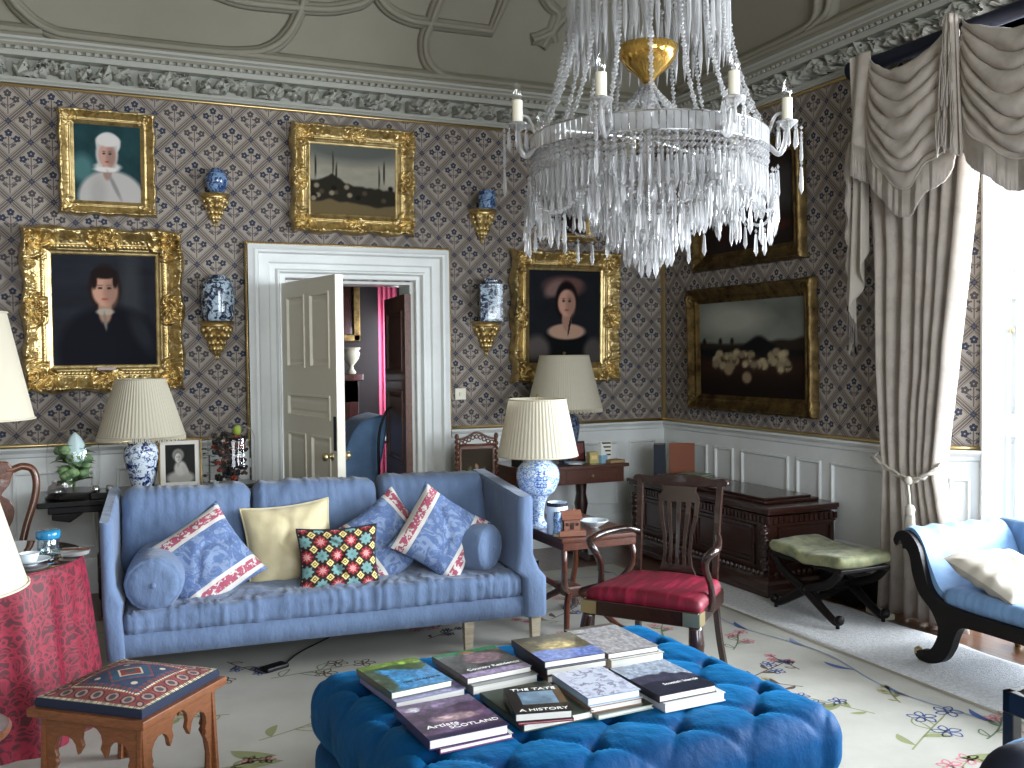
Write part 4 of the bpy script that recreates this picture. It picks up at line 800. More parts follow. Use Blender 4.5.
mb = MB(); V, F = softbox((.66, 5.2, .02), .01, .05, lambda p, n: p+n*(.004*(fbm(p[:, 0:1]*20+9, p[:, 1:2]*20+60, 1)-.5))+np.stack([.012*np.sin(p[:, 1]*9)*(p[:, 0] > .3), 0*p[:, 0], 0*p[:, 0]], 1)); mb.add(V+np.array([3.925, 2.95, .0105]), F)
tag(mb.build('shaggy_rug', M['fluff'], smooth=True), 'plain white shaggy rug strip beside the floral rug, under the daybed', 'rug')

# ================================================================= SOFA
SX, SY, SR = .065, 4.80, R(-4.52)
SM = Matrix.Translation((SX, SY, 0))@Matrix.Rotation(SR, 4, 'Z')
t = thing('sofa', 'long faded blue linen sofa with square arms and ruffled cushions, in front of the door', 'sofa', (SX, SY, 0), SR)
def wrk(a, f1, f2, seed): return lambda p, n: p+n*(a*(fbm(p[:, 0:1]*f1+31, p[:, 1:2]*f2+p[:, 2:3]*f2+31, seed)-.5)*2)
mb = MB(); V, F = softbox((2.16, .86, .115), .02, .06); mb.add(V+np.array([1.09, .44, .245]), F); mb.build('seat_rail', M['blue_linen'], t, smooth=True)
def arm(x_in_top, sgn):
    mb = MB(); lv = [(.19, .205, -.005), (.22, .215, -.012), (.40, .21, -.012), (.44, .17, .0), (.52, .115, .008), (.60, .105, .012), (.82, .105, .01)]; P = []
    for z, w_, y0 in lv:
        ring = []; o = -.02+ (.0); x_out = 2.185 if z < .43 else (2.15 if z < .5 else 2.12); x_out -= 0; wi = w_*.62 if z < .43 else w_*.85
        pts = [(x_out-wi, .86), (x_out-wi, y0+.02), (x_out-wi+.02, y0), (x_out-.02, y0), (x_out, y0+.02), (x_out, .86)]
        for x, y in pts: zz = z if z < .8 else z+.055*(y/.86); ring.append((x, y, zz))
        P.append(ring)
    P = np.array(P); 
    top = P[-1].copy(); top[:, 2] += .014; c = top.mean(0); tp = top*1.0; tp[:, 0] = c[0]+(top[:, 0]-c[0])*.75; P = np.concatenate([P, tp[None]])
    if sgn < 0:
        zz_ = P[..., 2]; f_ = (2.185-P[..., 0])/.19; P[..., 0] = np.interp(zz_, [.19, .45, .9], [.0, -.018, -.022])+(P[..., 0].max(axis=1, keepdims=True)-P[..., 0])*.62
    mb.grid(P); mb.add(P[-1], [tuple(range(6))]); return mb
arm(0, 1).build('arm', M['blue_linen'], t, smooth=True, bevel=.012, angle=60); arm(0, -1).build('arm', M['blue_linen'], t, smooth=True, bevel=.012, angle=60)
mb = MB(); V, F = softbox((2.12, .16, .66), .05, .05); mb.add(V+np.array([1.045, .80, .52]), F); mb.build('back', M['blue_linen'], t, smooth=True)
def seatdisp(p, n):
    r_ = np.abs(np.sin((p[:, 0]+.006*np.sin(p[:, 0]*31))*55+5*fbm(p[:, 0]*4+9, p[:, 1]*3+9, 3)*4)); fr = np.clip((-p[:, 1]-.1)/.2, 0, 1)
    d = .012*(fbm(p[:, 0]*9+31, p[:, 1]*7+p[:, 2]*9+31, 2)-.5)*2-.013*fr*r_**.7+.02*np.cos(p[:, 0]*1.5)*(n[:, 2] > .3)*0
    q = p+n*d[:, None]; q[:, 2] += np.where(n[:, 2] > -.3, -.022*np.exp(-((p[:, 0]+.95)/.25)**2)+.006*np.sin(p[:, 0]*3), 0)*np.clip((p[:, 2]+.07)/.14, 0, 1); return q
mb = MB(); V, F = softbox((2.00, .76, .150), .055, .014, seatdisp); mb.add(V+np.array([1.06, .385, .355]), F); mb.build('seat_cushion', M['blue_linen'], t, smooth=True)
for i, (a, b) in enumerate(((.045, .702), (.708, 1.398), (1.404, 2.035))):
    def bd(p, n, i=i):
        r_ = np.abs(np.sin(p[:, 0]*46+4*fbm(p[:, 0]*5+9, p[:, 2]*2+9, i)*3)); tp = np.clip((p[:, 2]+.02)/.24, 0, 1)**1.5; q = p+n*(.014*(fbm(p[:, 0]*7+31, p[:, 2]*6+31, i+4)-.5)*2-.009*tp*r_**.8)[:, None]
        q[:, 1] -= .02*np.cos(p[:, 0]/(b-a)*PI)*(p[:, 1] < 0); return q
    mb = MB(); V, F = softbox((b-a, .20, .50), .06, .014, bd); V[:, 1] += V[:, 2]*.18; mb.add(V+np.array([(a+b)/2, .66, .655]), F); mb.build('back_cushion', M['blue_linen'], t, smooth=True)
M['pale_leg'] = wood('limed_wood', (.66, .62, .54), (.55, .50, .43), .5, 0)
for x, y in ((.06, .05), (1.755, .05), (2.13, .05), (.06, .8), (2.13, .8)):
    mb = MB(); mb.add([(x+sx*w_, y+sy*w_, z) for z, w_ in ((.022, .019), (.19, .027)) for sx, sy in ((-1, -1), (1, -1), (1, 1), (-1, 1))], [(0, 1, 2, 3), (4, 5, 6, 7), (0, 1, 5, 4), (1, 2, 6, 5), (2, 3, 7, 6), (3, 0, 4, 7)]); mb.build('leg', M['pale_leg'], t)
# bolsters
def bolster(label, x, y, z, rz, L=.50, r_=.128):
    t = thing('bolster', label, 'bolster cushion', group='blue bolsters at the ends of the sofa'); t.matrix_world = SM@Matrix.Translation((x, y, z))@Matrix.Rotation(rz, 4, 'Z')
    prof = [(.012, 0), (.05, .004), (.09, .006), (.115, .018), (r_, .05), (r_*1.03, L/2), (r_, L-.05), (.115, L-.018), (.05, L-.004), (.012, L)]
    P = spl([(a, 0, b) for a, b in prof], 6)[:, [0, 2]]; n = 64; V = []
    for a, b in P:
        for j in range(n):
            th = 2*PI*j/n; e = min(b, L-b); w_ = a*(1+.03*math.sin(th*17+2*math.sin(th*3))*max(0, 1-e/.05)+.05*(float(fbm(th*2, b*9, 3))-.5)); V.append((w_*math.cos(th), b, w_*math.sin(th)*.97))
    m_ = len(P); mb = MB(); mb.add(V, [(i*n+j, i*n+(j+1) % n, (i+1)*n+(j+1) % n, (i+1)*n+j) for i in range(m_-1) for j in range(n)]+[tuple(range(n)), tuple((m_-1)*n+j for j in range(n))]); mb.build('bolster_cover', M['blue_linen'], t, smooth=True)
    mb = MB(); mb.ball((0, -.002, 0), .014, 10, sc3=(1, .5, 1)); mb.build('button', M['blue_linen'], t, smooth=True)
bolster('blue linen bolster against the left arm of the sofa', .205, .05, .515, R(-3), r_=.134); bolster('blue linen bolster against the right arm of the sofa', 1.93, .13, .55, R(42), .40)
def cush(label, x, y, z, w_, h_, roll, lean, m, yaw=0, thick=.15, seed=0, piping=None, C=None, group=None, n=30, pinch=.09):
    t = pillow(w_, h_, thick, n, pinch, .008, seed, C).build('throw_cushion', m, None, smooth=True); tag(t, label, 'cushion', group)
    t.matrix_world = SM@Matrix.Translation((x, y, z))@Matrix.Rotation(R(yaw), 4, 'Z')@Matrix.Rotation(R(-lean), 4, 'X')@Matrix.Rotation(R(-roll), 4, 'Y')
    if piping:
        u = np.linspace(-1, 1, 24); E = [(a, -1) for a in u]+[(1, a) for a in u[1:]]+[(-a, 1) for a in u[1:]]+[(-1, -a) for a in u[1:]]
        P = np.array([(w_/2*a*(1-pinch*(1-b*b)), 0, h_/2*b*(1-pinch*(1-a*a))) for a, b in E]); mb = MB(); mb.tube(P, .006, 6); mb.build('piping', piping, t, smooth=True)
    return t
cush('blue toile cushion with pink stripes propped at the left end of the sofa', .445, .30, .565, .45, .45, -57, 24, M['toile'], 0, .18, seed=1)
cush('plain cream silk cushion with piped edge, behind the geometric needlework one', .885, .44, .59, .47, .45, 4, 22, M['cream_silk'], 0, .17, 2, M['cream_silk'])
def mosaic(U, V):
    u = (U+1)/2*5.0+.2; v = (V+1)/2*4.4; C = np.zeros(U.shape+(3,))+np.array((.16, .08, .08))
    iu = np.floor(u).astype(int); iv = np.floor(v).astype(int)
    for off in (0, .5):
        fu = (u+off) % 1-.5; fv = (v+off) % 1-.5; r_ = np.hypot(fu, fv); th = np.arctan2(fv, fu)
        if off == 0:
            a = (((iu+iv) % 2) == 0)[..., None]; star = (r_ < .37+.07*np.cos(th*8))[..., None]; C = np.where(star & a, (.56, .16, .18), C); C = np.where((r_ < .20+.06*np.cos(th*8))[..., None] & a, (.80, .55, .54), C)
            C = np.where(star & ~a, (.42, .56, .55), C); C = np.where((r_ < .10)[..., None] & ~a, (.30, .48, .50), C)
        else:
            dm = np.abs(fu)+np.abs(fv); C = np.where((dm < .27)[..., None], (.88, .80, .52), C); C = np.where((dm < .15)[..., None], (.20, .10, .08), C); C = np.where((dm < .08)[..., None], (.85, .78, .5), C)
    return C
cush('needlework cushion with red flowers and cream diamonds, in front of the cream cushion', 1.105, .20, .535, .415, .345, 0, 16, M['paint_fab'], 0, .13, 3, M['navy'], mosaic, n=130)
cush('blue toile cushion with one pink stripe showing, immediately right of the needlework cushion', 1.385, .34, .60, .43, .42, 33, 22, toile('toile_fabric_2', .165), 3, .14, 4)
cush('blue toile cushion with pink stripes leaning by the right bolster of the sofa', 1.66, .23, .625, .43, .42, -36, 22, toile('toile_fabric_3', .155), 2, .17, 5)

# ================================================================= OTTOMAN
OX, OY, OR = 1.46, 2.895, R(3)
t = thing('ottoman', 'large deep-buttoned bright blue velvet ottoman covered with books', 'ottoman', (OX, OY, 0), OR)
LA, LB = .30, .30
def tuft(x, y):
    p = x/LA+y/LB; q = x/LA-y/LB; return (np.abs(np.sin(PI*p))*np.abs(np.sin(PI*q)))**.5
def od(p, n):
    tw = np.clip(n[:, 2]*1.4, 0, 1); h_ = tuft(p[:, 0], p[:, 1]); q = p.copy()
    side = np.where(np.abs(n[:, 0]) > np.abs(n[:, 1]), p[:, 1]/LB, p[:, 0]/LA); side = side*1.0; sv = np.abs(np.sin(PI*side))**.5
    pa, qa = p[:, 0]/LA+p[:, 1]/LB, p[:, 0]/LA-p[:, 1]/LB; ln_ = np.minimum(np.abs(np.sin(PI*pa)), np.abs(np.sin(PI*qa))); nd = np.sin(PI*pa)**2+np.sin(PI*qa)**2
    ux_ = (pa-np.round(pa)); vx_ = (qa-np.round(qa)); rr2 = np.hypot(ux_, vx_); an = np.arctan2(vx_, ux_); tw = tw*1.0
    q[:, 2] += tw*.0035*np.cos(an*8+3*np.sin(p[:, 0]*9))*np.exp(-rr2/.22)
    q[:, 2] += tw*(.012*np.sqrt(np.abs(np.sin(PI*pa)*np.sin(PI*qa)))-.008*np.exp(-(ln_/.14)**2)*np.exp(-nd/.9)-.030*np.exp(-nd/.13)+.012*(fbm(p[:, 0]*9+20, p[:, 1]*9+20, 2)-.5)-.004); q += n*((1-tw)*(.016*sv-.012+.006*(fbm(side*7+50, p[:, 2]*3+9, 5)-.5)))[:, None]*np.array([1, 1, 0]); return q
mb = MB(); V, F = softbox((1.46, 1.19, .25), .10, .0125, od); mb.add(V+np.array([0, 0, .335]), F); top = mb.build('buttoned_top', M['velvet'], t, smooth=True)
mb = MB()
for i in range(-8, 9):
    for j in range(-8, 9):
        if (i+j) % 2: continue
        x, y = i*LA/2, j*LB/2
        if abs(x) < .68 and abs(y) < .53: mb.ball((x, y, .416), .012, 8, sc3=(1, 1, .5))
b = mb.build('button', M['velvet'], t, smooth=True); b['kind'] = 'stuff'
mb = MB(); V, F = softbox((1.41, 1.14, .20), .07, .02, lambda p, n: p+n*(.016*np.abs(np.sin(PI*np.where(np.abs(n[:, 0:1]) > np.abs(n[:, 1:2]), p[:, 1:2]/LB, p[:, 0:1]/LA)))**.35*(1-np.abs(n[:, 2:3])))); mb.add(V+np.array([0, 0, .15]), F); mb.build('base', M['velvet'], t, smooth=True)
for sx in (-.62, .62):
    for sy in (-.48, .48): mb = MB(); mb.lathe([(.02, .0), (.028, .02), (.03, .055)], (sx, sy, .022), 14); mb.build('foot', M['mahogany_dark'], t, smooth=True)

# ================================================================= BOOKS
def cover(kind):
    def f(U, V):
        n1 = fbm(U*6, V*6, hash(kind) % 7 if False else sum(map(ord, kind)) % 9); C = np.zeros(U.shape+(3,))
        if kind == 'loch':   C += (.25, .52, .72); C = bl(C, poly_m(U, -V, lambda u: -(.62+.1*np.sin(u*5)+.15*vn(u*5, 0*u)), .04), (.24, .33, .18)); C = bl(C, poly_m(U, -V, lambda u: -(.82+.05*np.sin(u*4))), (.42, .52, .22)); C = bl(C, msk(U, V, .08, .4, .16, .4, .4), (.28, .34, .26))
        elif kind == 'terrace': C += (.30, .30, .30); C = C*(.5+1.0*n1[..., None]); C = bl(C, poly_m(U, -V, lambda u: -.88+0*u), (.12, .45, .28)); C = bl(C, msk(U, V, .6, .62, .3, .2, .3), (.52, .42, .45)); C = bl(C, poly_m(U, V, lambda u: .16+0*u), (.62, .55, .68)); C = bl(C, msk(U, V, .5, .9, .12, .04, .4), (.6, .3, .12))
        elif kind == 'village': C += (.30, .22, .32); C *= (.4+1.2*n1)[..., None]; C = bl(C, poly_m(U, -V, lambda u: -(.78+.03*np.sin(u*9))), (.42, .36, .46)); C = bl(C, msk(U, V, .15, .82, .10, .07, .2), (.75, .75, .78)); C = bl(C, msk(U, V, .55, .45, .3, .1, .5), (.60, .50, .52)); C = bl(C, poly_m(U, V, lambda u: .1+0*u), (.16, .13, .25))
        elif kind == 'tate': C += (.06, .045, .05); C = np.where(((U > .2) & (U < .85) & (V > .3) & (V < .78))[..., None], np.array((.42, .52, .60))*(.7+.6*n1[..., None]), C); C = np.where(((U > .86) & (V > .3) & (V < .85))[..., None], (.34, .25, .16), C)
        elif kind == 'castle': C += (.36, .33, .24); C *= (.6+.8*n1)[..., None]; C = bl(C, poly_m(U, V, lambda u: .38+.04*np.sin(u*6)), (.42, .50, .74)); C = bl(C, msk(U, V, .52, .55, .3, .16, .5), (.66, .58, .38)); C = bl(C, poly_m(U, -V, lambda u: -.84+0*u), (.24, .22, .17))
        elif kind == 'moor': C += (.62, .61, .62); C = bl(C, poly_m(U, -V, lambda u: -(.74+.05*u)), (.30, .27, .24)); C = bl(C, poly_m(U, -V, lambda u: -(.80-.12*u)), (.62, .62, .64)); C = bl(C, poly_m(U, -V, lambda u: -(.92+0*u)), (.30, .28, .26))
        elif kind == 'sketch': C += (.78, .80, .86); C = bl(C, (np.abs(fbm(U*5, V*5, 3)-.5) < .035)[..., None]*1.0, (.52, .52, .62)); C = bl(C, (n1 > .62)[..., None]*.5, (.62, .64, .74))
        elif kind == 'mountain': C += (.62, .66, .72); C = bl(C, poly_m(U, V, lambda u: .62-.3*np.abs(u-.35)+.1*vn(u*8, 0*u)), (.24, .24, .31)); C = bl(C, poly_m(U, V, lambda u: .34+.05*np.sin(u*6)), (.15, .16, .22))
        elif kind == 'green': C += (.24, .27, .22); C *= (.7+.5*n1)[..., None]
        elif kind == 'brown': C += (.32, .22, .18)
        elif kind == 'lilac': C += (.48, .46, .62); C *= (.7+.5*n1)[..., None]
        elif kind == 'grey': C += (.50, .51, .50)
        else: C += (.80, .80, .78)
        if kind not in ('tate', 'white', 'sketch', 'brown', 'grey'): C = C*(.62+.75*fbm(U*24, V*24, 5))[..., None]; r_ = random.Random(len(kind)); C = sum([0], C)
        if kind in ('terrace', 'village', 'castle', 'loch'):
            for q in range(26): x_, y_ = r_.random(), r_.uniform(.25, .95); k_ = r_.uniform(.6, 1.5); b0_ = C[int(x_*(C.shape[0]-1)), int(y_*(C.shape[1]-1))]*k_; C = bl(C, msk(U, V, x_, y_, r_.uniform(.02, .07), r_.uniform(.015, .05), .5), np.clip(b0_, 0, .9))
        return np.clip(C, .02, 1)
    return f
def lettering(txt, size, x, y, z, parent, m, rz=0, name='title_lettering', rot=None, wid=None):
    cu = bpy.data.curves.new(name, 'FONT'); cu.body = txt; cu.size = size; cu.align_x = 'CENTER'; cu.extrude = .0003; o0 = bpy.data.objects.new(name, cu); COL.objects.link(o0)
    bpy.context.view_layer.update(); dg = bpy.context.evaluated_depsgraph_get(); me = bpy.data.meshes.new_from_object(o0.evaluated_get(dg)); bpy.data.objects.remove(o0); me.materials.clear(); me.materials.append(m)
    o = bpy.data.objects.new(name, me); COL.objects.link(o); o.parent = parent; o.location = (x, y, z); o.rotation_euler = rot or (0, 0, rz)
    if wid:
        ex = max(v.co.x for v in me.vertices)-min(v.co.x for v in me.vertices); o.scale = (wid/ex, 1, 1)
    return o
M['ink_white'] = mat('white_ink', (.92, .92, .9), .5); M['ink_dark'] = mat('dark_ink', (.12, .16, .2), .5)
def book(label, x, y, z, w_, d_, th, rz, kind, group, spine=(.2, .2, .22), titles=(), world=True, nm='book'):
    t = thing(nm, label, 'book', (x, y, z), R(rz), group)
    ct = .0028; mb = MB(); nn = 72 if titles or kind not in ('green', 'brown', 'grey', 'white') else 6; U, V = np.meshgrid(np.linspace(0, 1, nn), np.linspace(0, 1, nn), indexing='ij'); C = cover(kind)(U, V)
    mb.grid(np.stack([(U-.5)*w_, (V-.5)*d_, 0*U+th], -1), C)
    sc_ = np.array(spine); h = w_/2; g = d_/2
    def bxc(a, b, c): V_ = [(x_, y_, z_) for x_ in (a[0], b[0]) for y_ in (a[1], b[1]) for z_ in (a[2], b[2])]; mb.add(V_, [(0, 1, 3, 2), (4, 6, 7, 5), (0, 4, 5, 1), (2, 3, 7, 6), (0, 2, 6, 4), (1, 5, 7, 3)], 0, c)
    bxc((-h, -g, th-ct), (h, g, th-.0004), sc_); bxc((-h, -g, 0), (h, g, ct), sc_); bxc((-h, -g, 0), (-h+ct, g, th-.0004), sc_)
    mb.build('cover', M['paint_gloss'], t); mb = MB(); mb.b2((-h+.003, -g+.004, ct), (h-.004, g-.004, th-ct)); mb.build('pages', M['paper'], t)
    for (s_, sz, px_, py_, ink, wd) in titles: lettering(s_, sz, px_*w_, py_*d_, th+.0003, t, M[ink], wid=wd*w_)
    return t
G = 'picture books piled on the ottoman'; ZB = .470
def pile(*bs):
    z = ZB
    for b in bs: book(b[0], b[1], b[2], z, b[3], b[4], b[5], b[6], b[7], G, *b[8:]); z += b[5]+.0006
pile(('lilac-covered book under the blue gardening book, rear left pile', .985, 3.085, .25, .305, .026, 7, 'lilac', (.5, .5, .62)), ('book with a blue lake cover on top of the rear left pile', .962, 3.10, .222, .285, .024, 8, 'loch', (.3, .35, .3), [('THE GARDENS', .02, .12, -.30, 'ink_dark', .62)]))
pile(('grey book under the garden terrace book, second pile from the left', 1.262, 3.095, .25, .29, .030, 5, 'grey', (.5, .5, .5)), ('book with a garden terrace cover and green top edge, second pile from the left', 1.247, 3.108, .25, .275, .022, 6, 'terrace', (.35, .34, .34), [('Country Residence', .028, .05, -.27, 'ink_white', .8)]))
pile(('thin book under the purple village book, front left of the ottoman', 1.00, 2.685, .235, .27, .016, 4, 'white', (.4, .2, .35)), ('large purple book with a village scene cover, front left of the ottoman', .978, 2.69, .25, .285, .030, 3, 'village', (.2, .15, .28), [('Artists', .034, -.2, -.24, 'ink_white', .4), ('SCOTLAND', .028, .16, -.33, 'ink_white', .62)]))
pile(('large dark green book beneath the small black one at the front centre', 1.285, 2.745, .245, .31, .024, 3, 'green', (.25, .27, .22)), ('thin red-edged book just under the small black gallery history book', 1.262, 2.672, .17, .22, .008, -13, 'brown', (.5, .15, .2)), ('small black book titled as a gallery history, on the front centre pile', 1.258, 2.675, .175, .225, .026, -14, 'tate', (.07, .05, .06), [('THE TATE', .028, .02, .34, 'ink_white', .82), ('A HISTORY', .028, .02, -.44, 'ink_white', .86)]))
pile(('brown-spined book at the bottom of the rear centre pile', 1.545, 3.075, .24, .29, .026, -2, 'brown', (.36, .26, .22)), ('book with dark spine in the middle of the rear centre pile', 1.536, 3.075, .235, .28, .024, 0, 'grey', (.25, .25, .27)), ('book with a castle and blue water cover on top of the rear centre pile', 1.533, 3.08, .24, .28, .024, 0, 'castle', (.25, .24, .3)))
pile(('cream book at the bottom of the rear right pile', 1.80, 3.14, .225, .335, .032, 1, 'white', (.6, .56, .48)), ('book with a misty grey moorland cover on top of the rear right pile', 1.788, 3.15, .215, .335, .022, 1, 'moor', (.3, .28, .26)))
pile(('thin green and white book at the bottom of the front right-centre pile', 1.515, 2.71, .205, .26, .014, 3, 'green', (.6, .65, .6)), ('pale book with a brown spine in the middle of the front right-centre pile', 1.497, 2.723, .19, .25, .020, 1, 'white', (.48, .36, .30)), ('book with a pale blue sketched cover on top of the front right-centre pile', 1.494, 2.73, .19, .25, .026, 0, 'sketch', (.5, .58, .66)))
pile(('large white book beneath the dark mountain book, rightmost pile', 1.748, 2.69, .235, .30, .028, 2, 'white', (.75, .75, .78)), ('dark slate book with a mountain cover on top of the rightmost pile', 1.728, 2.70, .222, .295, .024, 2, 'mountain', (.12, .12, .16), [('Scottish Islands', .022, .12, -.25, 'ink_white', .6)]))
# ================================================================= LAMPS
def shade(mb, r0, z0, r1, z1, n=160, pl=.012, waves=56):
    V = []; lv = 8
    for i in range(lv+1):
        f = i/lv; r_ = r0+(r1-r0)*f; z = z0+(z1-z0)*f
        for j in range(n*2): a = 2*PI*j/(n*2); rr_ = r_*(1+pl*abs(math.sin(a*waves/2))*1.0); V.append((rr_*math.cos(a), rr_*math.sin(a), z))
    m_ = n*2; mb.add(V, [(i*m_+j, i*m_+(j+1) % m_, (i+1)*m_+(j+1) % m_, (i+1)*m_+j) for i in range(lv) for j in range(m_)]); return mb
m = bpy.data.materials.new('pleated_silk'); m.use_nodes = True; nt = m.node_tree; nt.nodes.clear(); o_ = nt.nodes.new('ShaderNodeOutputMaterial'); d_ = nt.nodes.new('ShaderNodeBsdfDiffuse'); t_ = nt.nodes.new('ShaderNodeBsdfTranslucent'); x_ = nt.nodes.new('ShaderNodeMixShader')
d_.inputs[0].default_value = L4((.84, .81, .73)); t_.inputs[0].default_value = L4((.84, .80, .69)); x_.inputs[0].default_value = .35; nt.links.new(d_.outputs[0], x_.inputs[1]); nt.links.new(t_.outputs[0], x_.inputs[2]); nt.links.new(x_.outputs[0], o_.inputs[0]); M['silk'] = m
def lamp(label, loc, base, bm, s0, s1, waves, fringe=False, foot=None, foot2=None, rot=0, pl=.02, extra=None):
    t = thing('table_lamp', label, 'lamp', loc, rot); mb = MB(); P = spl([(a, 0, b) for a, b in base], 6)[:, [0, 2]]; mb.lathe([tuple(p) for p in P], n=36); mb.build('lamp_base', M[bm], t, smooth=True, angle=70)
    zt = base[-1][1]; mb = MB(); mb.lathe([(.012, zt-.01), (.012, s1[1]-.03), (.004, s1[1]-.02), (.004, s1[1]+.01), (.014, s1[1]+.02), (.002, s1[1]+.03)], n=12)
    for a in range(3): mb.tube([(0, 0, s1[1]-.012), (s1[0]*math.cos(a*2.094), s1[0]*math.sin(a*2.094), s1[1]-.008)], .0018, 4)
    mb.build('lamp_stem', M['brass'], t, smooth=True, angle=50)
    mb = MB(); shade(mb, s0[0], s0[1], s1[0], s1[1], waves=waves, pl=pl); sh = mb.build('lamp_shade', M['silk'], t, smooth=True)
    for r_, z in (s0, s1): mb = MB(); mb.tube([((r_+.003)*math.cos(a), (r_+.003)*math.sin(a), z) for a in np.linspace(0, 2*PI, 60)], .004, 6); mb.build('shade_trim', M['silk'], sh, smooth=True)
    if fringe:
        mb = MB(); n = 150
        for k in range(n): a = 2*PI*k/n; r_ = s0[0]+.002; mb.tube([(r_*math.cos(a), r_*math.sin(a), s0[1]+.002), (r_*1.01*math.cos(a+.01), r_*1.01*math.sin(a+.01), s0[1]-.028-.006*math.sin(k*2.1))], .0042, 4)
        mb.build('fringe', M['silk'], sh)
    return t
# lamp behind the sofa, left

ZC = .735
lamp('table lamp with fringed pleated shade on a blue and white vase, behind the sofa', (.325, 6.60, ZC), [(.06, 0), (.065, .02), (.085, .10), (.112, .22), (.105, .28), (.062, .325), (.055, .35), (.06, .375)], 'porc_bold', (.262, .362), (.150, .72), 70, True)
lamp('table lamp with pleated cream shade on a pale blue and white vase beside the sofa', (2.345, 4.945, .605), [(.05, 0), (.052, .02), (.036, .05), (.036, .11), (.055, .17), (.10, .215), (.123, .285), (.113, .34), (.07, .382), (.05, .40), (.052, .42)], 'porc_dense', (.226, .412), (.160, .730), 60)
for o in [o for o in COL.objects if o.name.startswith('table_lamp') and o.type == 'EMPTY' and 'pale blue and white vase' in o['label']]:
    mb = MB(); a0 = math.atan2(-4.945, -2.345)+.18
    def strip(u0, u1, z0, z1):
        V = []
        for z_ in (z0, z1):
            r_ = float(np.interp(z_, [.215, .25, .285, .31, .34], [.104, .1205, .1255, .122, .1155]))+.0015
            for u_ in np.linspace(u0, u1, 4): V.append((r_*math.cos(a0+u_/.12), r_*math.sin(a0+u_/.12), z_))
        mb.add(V, [(i, i+1, 5+i, 4+i) for i in range(3)])
    for s in (-.017, .017):
        for z_, h_ in ((.330, .011), (.318, .013), (.303, .012), (.283, .014), (.262, .013), (.243, .012)): strip(s-h_, s+h_, z_-.0022, z_+.0022)
        strip(s-.002, s+.002, .303, .338)
        for q in (-.009, .009): strip(s+q-.0018, s+q+.0018, .283, .303); strip(s+q-.0018, s+q+.0018, .243, .262)
    c_ = mb.build('painted_character', mat('cobalt', (.12, .26, .55), .2), o); c_['label'] = 'dark blue painted double-happiness character'
M['porc_navy'] = porcelain('porcelain_navy', white=(.35, .4, .5), blue=(.07, .09, .18), scale=20)
lamp('table lamp with pleated fringed cream shade in the far right corner, behind the front lamp', (3.372, 6.62, .755), [(.05, 0), (.055, .02), (.09, .12), (.115, .26), (.10, .34), (.055, .39), (.05, .42)], 'porc_navy', (.284, .42), (.187, .82), 90, True)
lamp('large smooth cream lampshade at the left edge, standing on the red-clothed table', (-.462, 4.62, .742), [(.07, 0), (.075, .02), (.04, .05), (.05, .12), (.10, .25), (.08, .36), (.03, .42), (.02, .45)], 'porc_plain', (.262, .60), (.165, 1.05), 2, pl=0)
lamp('cream lampshade cut by the left edge, in front of the red-clothed table', (-.43, 3.20, .512), [(.06, 0), (.06, .02), (.03, .04), (.04, .10), (.07, .18), (.06, .26), (.03, .32), (.02, .36)], 'porc_plain', (.262, .42), (.165, .76), 2, pl=0)

# ================================================================= LEFT SIDE
t = thing('tripod_table', 'small round dark wooden tripod table at the bottom left edge', 'table', (-.43, 3.22, 0))
mb = MB(); mb.lathe([(.19, .485), (.205, .49), (.208, .50), (.20, .508), (.19, .506), (0.001, .506)], n=40); mb.build('tabletop', M['walnut'], t, smooth=True, angle=40)
mb = MB(); mb.lathe([(.03, .15), (.045, .2), (.02, .28), (.018, .4), (.05, .485)], n=16); mb.build('pedestal', M['mahogany_dark'], t, smooth=True)
for a in range(3): th = a*2.094+.4; mb = MB(); mb.tube(spl([(.02*math.cos(th), .02*math.sin(th), .2), (.11*math.cos(th), .11*math.sin(th), .15), (.19*math.cos(th), .19*math.sin(th), .037)], 5), np.linspace(.022, .013, 11), 8); mb.build('leg', M['mahogany_dark'], t, smooth=True)
CX, CY, CR = -.455, 4.64, .43
t = thing('round_table', 'round table under a floor-length crimson damask cloth, left of the sofa', 'table', (CX, CY, 0))
mb = MB(); n = 360; V = []; lv = [(.735, .2, 0), (.737, .44, 0), (.735, CR-.004, 0), (.726, CR, .0), (.70, CR+.006, .15), (.6, CR+.015, .45), (.45, CR+.025, .7), (.25, CR+.04, .9), (.08, CR+.05, 1), (.022, CR+.055, 1)]
for z, r_, f in lv:
    for j in range(n): a = 2*PI*j/n; V.append(((r_+f*(.024*math.sin(a*11+1.3*math.sin(a*3))+.010*math.sin(a*23+z*3)))*math.cos(a), (r_+f*(.024*math.sin(a*11+1.3*math.sin(a*3))+.010*math.sin(a*23+z*3)))*math.sin(a), z))
mb.add(V, [(i*n+j, i*n+(j+1) % n, (i+1)*n+(j+1) % n, (i+1)*n+j) for i in range(len(lv)-1) for j in range(n)]+[tuple(range(n))]); c = mb.build('tablecloth', M['damask'], t, smooth=True); c['label'] = 'crimson cut-velvet damask cloth'
mb = MB(); mb.lathe([(CR+.005, .738), (CR+.01, .741), (CR+.005, .744), (.001, .744)], n=60); mb.build('polished_top', mat('polished_brown_top', (.20, .13, .11), .08, coat=1), t, smooth=True, angle=40)
mb = MB(); mb.lathe([(.05, .022), (.05, .71)], n=16); mb.build('pedestal', M['mahogany_dark'], t)
z = .7445
t = thing('glass_jar', 'small glass jar with a bright blue lid on the red-clothed table', 'jar', (-.16, 4.62, z)); mb = MB(); mb.lathe([(.04, .0), (.045, .01), (.045, .06), (.04, .072), (.037, .072), (.041, .058), (.04, .012), (.001, .008)], n=24); mb.build('jar_body', glassmat('jar_glass', (.85, .92, .95), gl=.12), t, smooth=True, angle=60)
